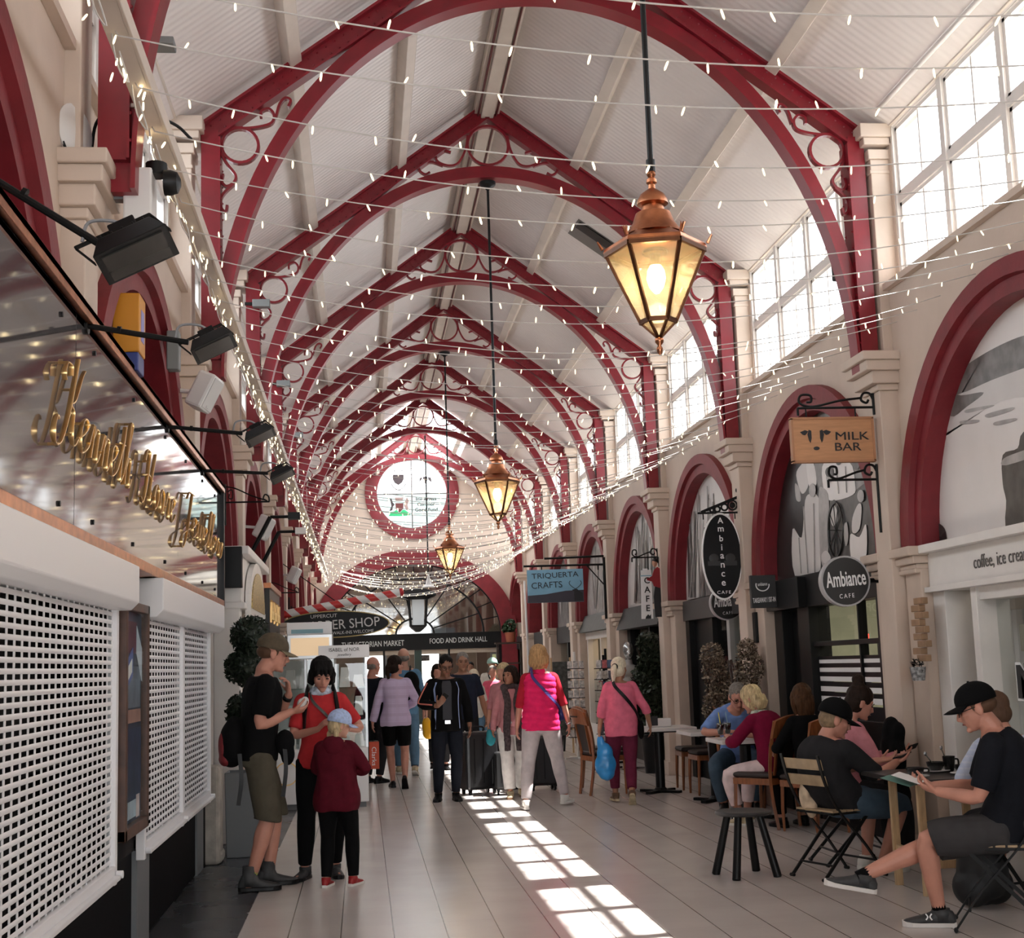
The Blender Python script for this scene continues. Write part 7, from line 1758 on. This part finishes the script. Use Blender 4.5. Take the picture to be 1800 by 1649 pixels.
# 4 woman in lilac check shirt
p = Person('woman in lilac checked shirt and black shorts walking away', .42, 18.1, 0, 1.70, 'f', 'pink', head=(-48, 2, 0), vox=.009,
  arms=dict(L=dict(h=(-.31, .0, .86), pole=(-.4, -1, 0)), R=dict(h=(.13, .24, 1.04), pole=(1, -.6, -.2), d=(-.8, .5, .1))),
  legs=dict(L=dict(a=(-.05, .10, .085)), R=dict(a=(.10, -.22, .14), pitch=-48)))
p.top('checked_shirt', plaid('lilac_check', (.56, .46, .64), (.42, .32, .47), (.50, .40, .56), 8.5, 7), 1.93, -.22, .030, sg=.022, amp=.014); p.bottoms('shorts', C['black'], .78, .022); p.hair('tied', HDB); p.shoes(BLACK, BLACK, collar=False)
t = p.item('shopping_bag', 'green and orange paper shopping bag carried by the woman in lilac', 'bag'); W = p.arms['L']['W']+V((0, 0, -.13))
m = MB(); m.rings([[(W.x+q*.06+.01, W.y+r*.14+.03, z) for q, r in ((-1, -1), (1, -1), (1, 1), (-1, 1))] for z in (.27, .62)]); m.build('bag_body', mat('bag_green', (.045, .06, .045), .5), t)
m = MB(); m.box(W.x-.052, W.x+.078, W.y-.114, W.y-.108, .265, .62); m.build('side_panel', mat('bag_orange', (.62, .07, .02), .5), t)
text_mesh('lettering', 'Clarks', LWHITE, t, (W.x+.012, W.y-.116, .43), (0, 0, -1), (1, 0, 0), .24, .06, .002)
m = MB()
for yy in (-.05, .11): m.tube(smooth_path([(W.x, W.y+yy-.05, .62), (W.x, W.y+yy*.3, W.z+.05), (W.x, W.y+yy+.05, .62)], 5), .005, 5)
m.build('handle', BLACK, t)
# 5 man in blue shirt with backpack
p = Person('bald man in blue shirt and jeans walking away with a black backpack', .60, 20.2, -3, 1.83, 'm', 'fair', vox=.011, arms=dict(R=dict(h=(.30, .02, .86))), legs=dict(R=dict(a=(.13, -.15, .10), pitch=-20), L=dict(a=(-.10, .18, .085))))
p.top('shirt', C['blueshirt'], 1.2, -.2, .024, amp=.01); p.bottoms('jeans', C['jeans'], 1.93, .018); p.hair('rim', HGR); p.shoes(SHC, SHW)
t = p.item('backpack', 'black backpack on one shoulder of the man in the blue shirt', 'backpack'); lump('bag', C['black'], t, [((.10, -.20, 1.25), (.12, .09, .17)), ((.12, -.20, 1.10), (.12, .09, .14))], .014); p.strap(t, [p.tpt(.6, 150, .03), p.N+V((.09, -.04, .02)), p.tpt(.85, 40, .03), p.tpt(.5, 60, .03)], .04)
t = p.item('carrier_bag', 'yellow carrier bag in the hand of the man in the blue shirt', 'bag'); W = p.arms['R']['W']; lump('bag', mat('bag_yellow', (.80, .42, .01), .4), t, [(W+V((0, .0, -.20)), (.07, .05, .12)), (W+V((.02, 0, -.30)), (.085, .06, .09))], .014)
# 6 man in dark jacket
p = Person('bald man in dark jacket standing by the kiosk counter', .13, 19.0, -35, 1.71, 'm', 'pink', vox=.012, head=(-10, -6, 0)); p.top('jacket', C['dnavy'], 1.95, -.25, .03); p.bottoms('trousers', C['charcoal'], 1.93, .018); p.hair('rim', HGR); p.shoes(BLACK)
# 7 man reading phone
p = Person('man in glasses and dark jacket standing reading his phone', .96, 16.1, 182, 1.68, 'm', 'brown', head=(4, -17, 0), face=True, vox=.0085, fat=1.05,
  arms=dict(R=dict(h=(.12, .25, 1.13), pole=(1, -.35, -.5), d=(-.5, .3, .65), n=(-.1, -.9, .35), curl=.45), L=dict(h=(-.28, .0, .87), pole=(-.5, -1, 0))),
  legs=dict(R=dict(a=(.12, 0, .085), toe=(.25, 1, 0)), L=dict(a=(-.09, .02, .085), toe=(-.12, 1, 0))))
p.top('jacket', C['black'], 1.84, -.22, .026, sg=.020); p.bottoms('trousers', C['dnavy'], 1.95, .016); p.hair('short', HB); p.glasses(BLACK); p.shoes(BLACK, BLACK)
m = MB(); p.torso(m, .05, .93, .030, 12, seg=28); o = m.build('shirt', mat('cloth_shirt_navy', (.014, .016, .024), .6), p.root, smooth=True)
me = o.data; bm = bmesh.new(); bm.from_mesh(me); bmesh.ops.delete(bm, geom=[v for v in bm.verts if v.co.y < .07 or abs(v.co.x) > .085], context='VERTS'); bm.to_mesh(me); bm.free()
for q in (-1, 1):
    p.strap(p.root, [p.tpt(.90, q*40, .034), p.tpt(.75, q*44, .034), p.tpt(.5, q*44, .036), p.tpt(.2, q*46, .036), p.tpt(-.15, q*48, .034)], .026 if q > 0 else .014, .004, mat('lining_blue', (.30, .38, .62), .6), 'jacket_lining')
pts, rad = p.arm_path('R', .024); m = MB(); m.tube([V(a)+V((.72*r, .66*r, .2*r)) for a, r in zip(pts[:-1], rad[:-1])], .009, 6); m.build('sleeve_piping', mat('piping_red', (.62, .18, .14), .6), p.root, smooth=True)
m = MB(); c = p.tpt(.0, 0, .03); m.box(c.x-.035, c.x+.035, c.y, c.y+.012, c.z-.022, c.z+.022); m.build('belt_buckle', CHROME, p.root, bevel=.003)
p.phone('R', 'black smartphone in the hand of the man in glasses')
# 8 grey haired man behind
p = Person('grey-haired man in navy polo shirt behind the man reading his phone', 1.33, 18.4, 184, 1.72, 'm', 'tan', face=True, vox=.011, fat=1.1, arms=dict(L=dict(h=(-.30, .06, .87))), legs=dict(L=dict(a=(-.12, .2, .085)), R=dict(a=(.1, -.1, .09))))
p.top('polo_shirt', C['navy'], .85, -.18, .026); p.bottoms('trousers', C['charcoal'], 1.93, .018); p.hair('short', HGR); p.shoes(BLACK)
# 9 woman with scarf
p = Person('dark-haired woman in a long patterned scarf and white trousers pulling luggage', 1.73, 16.12, 176, 1.52, 'f', 'tan', head=(-38, 2, 0), face=True, vox=.010, arms=dict(R=dict(h=(.27, .10, .88)), L=dict(h=(-.25, -.05, .88))), legs=dict(R=dict(a=(.06, .16, .085)), L=dict(a=(-.10, -.12, .09))))
p.top('top', C['rose'], 1.95, -.2, .022); p.bottoms('trousers', C['white'], 1.90, .030, gk=.02); p.hair('bob', HDB); p.shoes(SHC, SHB)
m = MB()
for q in (-1, 1): m.tube(smooth_path([p.N+V((q*.02, -.07, .02)), p.N+V((q*.10, .0, .02)), p.tpt(.85, q*25, .05), p.tpt(.55, q*18, .06), p.tpt(.2, q*22, .06), p.tpt(-.1, q*20, .07), V((q*.08, .20, .62))], 5), [(.05, .022)]*31, 10)
m.ell(p.N+V((0, .03, .01)), (.10, .09, .05), 14, 8); o = m.build('scarf', mat('cloth_scarfp', (.05, .035, .038), .9, var=.7, scale=30), p.root); remesh(o, .012, 2); wrinkle(o, .012, (18, 18, 5))
t = p.item('teal_bag', 'small teal cloth bag hanging by the woman in the long scarf', 'bag'); W = p.arms['R']['W']; lump('bag', C['teal'], t, [(W+V((.03, .03, -.10)), (.07, .05, .09)), (W+V((.05, .03, -.02)), (.04, .03, .06))], .014)
p = Person('blonde woman in pink top walking behind the woman with the long scarf', 1.86, 18.2, 172, 1.56, 'f', 'fair', vox=.012, head=(-30, 0, 0)); p.top('top', C['rose'], 1.2, -.2, .02); p.bottoms('trousers', C['charcoal'], 1.9, .018); p.hair('bob', HLB); p.shoes(BLACK)
# 10 woman in pink quilted vest
p = Person('woman in bright pink quilted vest and pale trousers standing with her back turned', 1.90, 14.83, -4, 1.735, 'f', 'pink', head=(-6, 0, 0), vox=.0085, fat=1.18,
  arms=dict(L=dict(h=(-.26, .05, .86)), R=dict(h=(.31, .06, .87), pole=(.5, -1, 0))), legs=dict(L=dict(a=(-.20, -.16, .085), toe=(-.1, 1, 0)), R=dict(a=(.25, .18, .085), toe=(.55, 1, 0))))
p.sw = .165
quilt = lambda co: .011*(np.abs(np.sin((co[:, 2]+.02*np.sin(co[:, 0]*9))*PI/.068))**.6)-.006
p.top('jumper', C['redjumper'], 1.12, -.05, .010, sg=.016); p.top('quilted_vest', C['pinkvest'], 0, -.20, .030, neck=.955, amp=.006, fn=quilt, collar=.035, vox=.0085, it=3)
p.bottoms('trousers', C['stone'], 1.95, .018, amp=.008); p.hair('bob', HBL, .006); p.shoes(SHW, SHW)
a = p.arms['R']; ax = (a['W']-a['E']).normalized(); m = MB(); m.tube([a['W']-ax*.03, a['W']-ax*.012], [.031, .030], 14); m.build('wristwatch', CHROME, p.root, smooth=True)
t = p.item('shoulder_bag', 'blue shoulder bag strap across the back of the pink vest', 'bag'); p.strap(t, [p.tpt(.90, -40, .05), p.N+V((-.085, -.02, .035)), p.tpt(.88, -158, .052), p.tpt(.62, 168, .048), p.tpt(.36, 128, .044), p.tpt(.24, 95, .05)], .032, .008, mat('strap_violet', (.06, .035, .20), .6))
lump('pouch', mat('bag_blue', (.015, .03, .16), .5), t, [(p.tpt(.12, 62, .09), (.06, .09, .09)), (p.tpt(.22, 70, .07), (.05, .07, .06))], .013)
# 11 woman in pink jumper with blue bag
p = Person('white-haired woman in pink jumper and plum trousers walking with a blue carrier bag', 2.79, 14.9, -4, 1.575, 'f', 'tan', head=(-34, -4, 0), vox=.0085, fat=1.22, neck=(0, .03, 1.45),
  arms=dict(L=dict(h=(-.27, .0, .86)), R=dict(h=(.36, .06, .90), pole=(.6, -1, 0))), legs=dict(L=dict(a=(-.08, .22, .085)), R=dict(a=(.07, -.22, .13), pitch=-46)))
p.top('jumper', C['pinkj'], 1.32, -.26, .030, sg=.022, amp=.014, freq=(8, 8, 4)); p.bottoms('trousers', C['plum'], 1.82, .016); p.hair('tied', HWH); p.shoes(SHB, SHC)
m = MB(); m.tube([p.hm((.03*math.cos(2*PI*k/14), -.112, .012+.03*math.sin(2*PI*k/14))) for k in range(14)], .010, 6, closed=True); m.build('hair_band', BLACK, p.root, smooth=True)
t = p.item('shoulder_bag', 'black shoulder bag strap and pouch across the pink jumper', 'bag'); p.strap(t, [p.tpt(.92, -40, .045), p.N+V((-.08, -.01, .03)), p.tpt(.88, -160, .048), p.tpt(.60, 165, .046), p.tpt(.32, 130, .044), p.tpt(.08, 100, .05)], .040, .010, BLACK)
lump('pouch', C['black'], t, [(p.tpt(-.12, 92, .06), (.04, .10, .12))], .013)
t = p.item('carrier_bag', 'blue plastic carrier bag in the hand of the woman in the pink jumper', 'bag'); W = p.arms['L']['W']; o = lump('bag', mat('bag_cyan', (.03, .28, .66), .28, var=.15, scale=9), t, [(W+V((.01, .0, -.14)), (.05, .05, .10)), (W+V((.06, 0, -.25)), (.10, .08, .12)), (W+V((.06, 0, -.40)), (.125, .09, .16)), (W+V((.07, 0, -.49)), (.10, .08, .10))], .012, 5); wrinkle(o, .016, (14, 14, 5))
m = MB(); m.tube(smooth_path([W+V((.0, .02, -.12)), W+V((.02, .03, -.07)), W+V((.01, -.03, -.07)), W+V((.0, -.02, -.12))], 4), .008, 6); m.build('handle', _mats['bag_cyan'], t)
# 12 seated man in blue shirt
SEAT = dict(L=dict(a=(-.13, .36, .085), pole=(-.1, .6, 1)), R=dict(a=(.13, .40, .085), pole=(.1, .6, 1)))
p = Person('man with glasses in a blue polo shirt bent over the white table', 3.80, 13.88, 170, 1.74, 'm', 'pink', pelvis=(0, -.03, .56), neck=(.02, .24, 1.02), bend=(0, -.05, .03), head=(8, -30, 0), face=True, vox=.0085, legs=dict(L=dict(a=(-.12, .30, .085), pole=(-.2, .6, 1)), R=dict(a=(.20, .26, .085), pole=(.4, .6, 1))),
  arms=dict(R=dict(h=(.16, .50, .80), pole=(1, -.2, -.3), d=(-1, .15, .05), n=(0, -.2, -1), curl=.4), L=dict(h=(-.12, .48, .80), pole=(-1, -.1, -.2), d=(.9, .3, .05), n=(0, 0, -1))))
p.top('polo_shirt', C['polo'], .88, -.12, .024, sg=.024); p.bottoms('jeans', C['denim'], 1.93, .018); p.hair('short', HGR, .002); p.glasses(BLACK); p.shoes(BLACK)
# 13 seated woman in maroon
p = Person('fair-haired woman in maroon jumper and pale trousers seated with her back turned', 3.70, 12.42, 36, 1.66, 'f', 'pink', pelvis=(0, -.05, .57), neck=(0, .10, 1.06), bend=(0, -.05, 0), head=(8, -24, 0), vox=.0085, fat=1.15, legs=dict(L=dict(a=(-.19, .26, .085), pole=(-.3, .6, 1)), R=dict(a=(.10, .40, .085), pole=(.1, .6, 1))),
  arms=dict(L=dict(h=(-.14, .40, .84), pole=(-1, -.3, -.8), d=(.7, .6, .1), n=(0, 0, -1)), R=dict(h=(.12, .42, .84), pole=(1, -.2, -.5), d=(-.7, .6, .1), n=(0, 0, -1))))
p.top('jumper', C['magenta'], 1.35, -.32, .026, sg=.024, amp=.010); p.bottoms('trousers', C['whitepink'], 1.72, .016); p.hair('bob', HLB, .007); p.shoes(SHC, SHW)
m = MB(); m.rings([[p.N+V((math.cos(2*PI*k/22)*r, .0+math.sin(2*PI*k/22)*r, z)) for k in range(22)] for r, z in ((.070, -.05), (.092, -.03), (.086, .02), (.066, .03))]); o = m.build('neck_scarf', mat('scarf_green_lilac', (.42, .46, .38), .8, var=.5, scale=24), p.root, smooth=True); wrinkle(o, .012, 24)
# 14 brown haired woman
p = Person('brown-haired woman in a dark top seated facing the striped window', 3.92, 11.95, 14, 1.64, 'f', 'fair', pelvis=(0, -.04, .57), neck=(0, .05, 1.07), head=(-12, -8, 0), vox=.010, legs=SEAT, arms=dict(L=dict(h=(-.2, .35, .78)), R=dict(h=(.2, .35, .78))))
p.top('top', C['black'], 1.9, -.2, .02); p.bottoms('trousers', C['black'], 1.9, .015); p.hair('long', HBR); p.shoes(BLACK)
# 15 man in charcoal shirt on folding chair
p = Person('man in black cap and charcoal shirt seated looking down at his phone', 3.33, 9.50, -70, 1.74, 'm', 'pink', pelvis=(0, -.02, .53), neck=(.0, -.10, .935), bend=(0, -.09, .0), head=(-22, -20, 0), face=True, vox=.0075, fat=1.1, legs=dict(L=dict(a=(-.14, .30, .085), pole=(-.2, .7, 1)), R=dict(a=(.10, .24, .085), pole=(.2, .7, 1))),
  arms=dict(R=dict(h=(.17, .36, .76), pole=(.6, -.6, -1), d=(-.30, .9, .15), n=(-.2, -.1, 1), curl=.55), L=dict(h=(-.03, .38, .76), pole=(-.8, -.5, -1), d=(.45, .8, .12), n=(.2, -.1, 1), curl=.5)))
p.top('t_shirt', C['charcoal'], .95, -.16, .028, sg=.026, amp=.010); p.bottoms('denim_shorts', C['denim'], 1.0, .024, gk=.02); p.hair('short', mat('hair_sandy', (.20, .13, .07), .6, var=.3, scale=40), .003); p.cap(C['black'], tilt=-2, size=1.07); p.shoes(SHW, SHW)
p.phone('R', 'dark smartphone in the hands of the man in the charcoal shirt')
t = p.item('striped_bag', 'cream striped cloth hanging through the folding chair back', 'bag'); o = lump('cloth', mat('cloth_cream_stripe', (.52, .40, .28), .8, var=.3, scale=14), t, [((-.12, -.24, .55), (.05, .03, .10)), ((-.10, -.20, .47), (.05, .04, .08))], .011)
# 16 young woman in pink hoodie
p = Person('young woman with dark bun and pink hoodie seated holding up her phone', 3.58, 10.05, -88, 1.66, 'f', 'pink', pelvis=(0, -.05, .56), neck=(0, .05, 1.085), bend=(0, -.05, 0), head=(-4, -24, 0), face=True, vox=.008, legs=SEAT,
  arms=dict(R=dict(h=(.15, .37, .81), pole=(.6, -.4, -1), d=(-.12, .95, .25), n=(-.5, -.1, .8), curl=.5), L=dict(h=(-.02, .34, .80), pole=(-.8, -.4, -1), d=(.3, .9, .15), n=(.2, 0, 1), curl=.45)))
p.top('hoodie', C['hoodie'], 1.93, -.18, .026, sg=.020, amp=.010); p.bottoms('trousers', C['charcoal'], 1.9, .016); p.hair('bun', HDB); p.shoes(SHW, SHW)
m = MB(); m.ell(p.N+V((0, -.05, -.03)), (.11, .07, .07), 14, 8); m.build('hood', C['cream'], p.root, smooth=True)
p.phone('R', 'smartphone held up by the young woman in the pink hoodie')
t = thing('folded_jacket', 'black jacket draped over a chair back by the cream pier', 'jacket', (3.94, 10.02, 0), -1.5); o = lump('jacket', C['black'], t, [((0, 0, .92), (.16, .06, .12)), ((0, -.02, .72), (.19, .07, .22)), ((.02, -.02, .5), (.17, .07, .15)), ((0, 0, .30), (.12, .06, .30))], .014); wrinkle(o, .02, 9)
# 17 man with crossed legs
p = Person('man in black cap and sunglasses with crossed legs reading a letter', 3.48, 7.50, 64, 1.77, 'm', 'pink', pelvis=(0, -.06, .545), neck=(0, -.04, 1.05), bend=(0, -.07, 0), head=(2, -22, 0), face=True, vox=.0065, fat=1.05,
  legs=dict(L=dict(a=(-.05, .31, .085), pole=(-.3, .6, 1), toe=(-.1, 1, 0)), R=dict(a=(-.12, .72, .27), pole=(-.05, .2, 1), toe=(-.10, 1, .18), pitch=0)),
  arms=dict(L=dict(h=(-.07, .27, .73), pole=(-.6, -.6, -1), d=(.35, .85, .25), n=(.4, -.1, .8), curl=.62), R=dict(h=(.16, .30, .74), pole=(.8, -.5, -1), d=(-.3, .9, .2), n=(-.3, -.1, 1), curl=.55)))
p.top('t_shirt', cloth('tee_ink', (.009, .010, .014)), .82, -.16, .022, sg=.024, amp=.008, vox=.009); p.bottoms('cargo_shorts', C['grey'], .86, .026, gk=.025, vox=.009, amp=.010); p.hair('rim', HSH, .001); p.cap(C['black'], tilt=4); p.glasses(BLACK, True); p.socks(C['black'], .165); p.shoes(SHG, SOLEW)
l = p.legs['L']; f, u, r = p.footframe(l); m = MB()
for s in (-1, 1): m.tube(smooth_path([l['ank']-r*.040+f*(.06+s*.016)-u*.010, l['ank']-r*.045+f*(.06+s*.006)-u*.026, l['ank']-r*.047+f*(.06+s*.016)-u*.042], 4), .004, 5)
m.build('shoe_mark', LWHITE, p.root)
c1 = lerp(p.arms['L']['W'], p.arms['R']['W'], .5)+V((0, .13, .035)); t = p.item('letter', 'white sheet of paper over a green leaflet held by the man with crossed legs', 'paper')
m = MB(); m.add([c1+V((-.13, -.05, .0)), c1+V((.08, -.08, .0)), c1+V((.09, .07, .05)), c1+V((-.12, .10, .05)), c1+V((-.13, -.05, .002)), c1+V((.08, -.08, .002)), c1+V((.09, .07, .052)), c1+V((-.12, .10, .052))], [(0, 1, 2, 3), (4, 5, 6, 7), (0, 1, 5, 4), (1, 2, 6, 5), (2, 3, 7, 6), (3, 0, 4, 7)]); m.build('sheet', LWHITE, t)
m = MB(); m.v = []; q = c1+V((-.02, .04, -.012)); m.add([q+V((-.14, -.04, 0)), q+V((.07, -.07, 0)), q+V((.08, .08, .05)), q+V((-.13, .12, .05))], [(0, 1, 2, 3)]); m.build('green_leaflet', mat('leaflet_green', (.10, .24, .20), .5), t)
# 18 person mostly hidden at the right edge
p = Person('person in pale blue shirt and red trainers half hidden at the right edge', 3.90, 8.05, 6, 1.66, 'm', 'pink', pelvis=(0, -.05, .55), neck=(0, .08, 1.05), head=(20, -14, 0), vox=.010, legs=dict(L=dict(a=(-.10, .28, .085), pole=(-.1, .7, 1)), R=dict(a=(.08, .44, .085), pole=(.1, .7, 1))), arms=dict(R=dict(h=(.18, .35, .78)), L=dict(h=(-.15, .36, .80), pole=(-.8, -.4, -.8))))
p.top('shirt', plaid('pale_stripe', (.45, .52, .68), (.60, .64, .72), (.40, .46, .62), 26, 30), .9, -.15, .022); p.bottoms('shorts', C['charcoal'], .95, .02); p.hair('short', HSH, .002); p.socks(C['black'], .14); p.shoes(mat('shoe_red_black', (.26, .012, .012), .5, var=.8, scale=14), SHW)
# far walkers
def far(label, x, y, rz, H, sex, skin, top, bot, hair, hm_, sleeve=1.9, **k):
    p = Person(label, x, y, rz, H, sex, skin, vox=.016, legs=dict(L=dict(a=(-.1, .14, .085)), R=dict(a=(.1, -.12, .10))), **k); p.top('top', C[top], sleeve, -.2, .024, vox=.016); p.bottoms('trousers', C[bot], 1.9, .02, vox=.016)
    if hair: p.hair(hair, hm_, .003)
    p.shoes(BLACK); return p
far('dark-haired woman in tan top half hidden left of the man reading his phone', 1.13, 21.0, 182, 1.58, 'f', 'pink', 'brownT', 'charcoal', 'bob', HDB, .5)
far('white-haired woman in a pale top behind the grey-haired man', 1.78, 22.2, 180, 1.48, 'f', 'pink', 'cream', 'jeans', 'bob', HWH, .9)
far('older person in coral cardigan and jeans down the hall', 2.26, 24.0, 178, 1.53, 'f', 'pink', 'coral', 'jeans', 'short', HGR, 1.3)
p = far('man in mint cap and cream shirt walking away down the hall', 2.44, 26.0, -5, 1.68, 'm', 'tan', 'cream', 'black', None, None, .8, head=(-45, 0, 0)); p.cap(mat('cap_mint', (.26, .42, .36), .8))
t = p.item('backpack', 'black backpack worn by the man in the mint cap', 'backpack'); lump('bag', C['black'], t, [((0, -.20, 1.15), (.15, .10, .15)), ((.08, -.18, 1.05), (.12, .1, .12))], .016); p.strap(t, [p.tpt(.55, 170, .03), p.tpt(.8, -165, .035), p.N+V((-.09, -.03, .02)), p.tpt(.8, -40, .03)], .03)
far('person in black far down the hall, left of two near the doors', 2.38, 30.5, 180, 1.63, 'm', 'brown', 'black', 'black', 'short', HB)
far('dark-haired person in black far down the hall, right of two near the doors', 2.82, 29.2, 178, 1.66, 'f', 'tan', 'black', 'charcoal', 'bob', HB)
far('woman in a dark coat standing at the end doors', .72, 33.0, 5, 1.62, 'f', 'fair', 'charcoal', 'black', 'bob', HBR)
SKY, SUN, EXPO = 3.8, 24.0, 0.55
# ------------------------------------------------------------------ daylight
w = bpy.data.worlds.new('world'); sc.world = w; w.use_nodes = True
nt = w.node_tree; bg = nt.nodes['Background']; bg.inputs[0].default_value = (.93, .97, 1., 1); bg.inputs[1].default_value = SKY
sd = V((-.565, -.09, -1)).normalized()
sl = bpy.data.lights.new('sun', 'SUN'); sl.energy = SUN; sl.angle = math.radians(.8); sl.color = (1, .96, .90)
so = bpy.data.objects.new('sun', sl); COL.objects.link(so); so.rotation_euler = sd.to_track_quat('-Z', 'Y').to_euler()
vs = sc.view_settings; sc.display_settings.display_device = 'sRGB'
vs.view_transform = 'Standard'; vs.look = 'None'; vs.exposure = EXPO; vs.gamma = 1.0; vs.use_curve_mapping = False
cy = sc.cycles
cy.max_bounces = 7; cy.diffuse_bounces = 4; cy.glossy_bounces = 3; cy.transmission_bounces = 4; cy.transparent_max_bounces = 14
cy.caustics_reflective = False; cy.caustics_refractive = False; cy.sample_clamp_indirect = 6.0
cy.use_adaptive_sampling = True; cy.adaptive_threshold = .02
cy.use_denoising = True
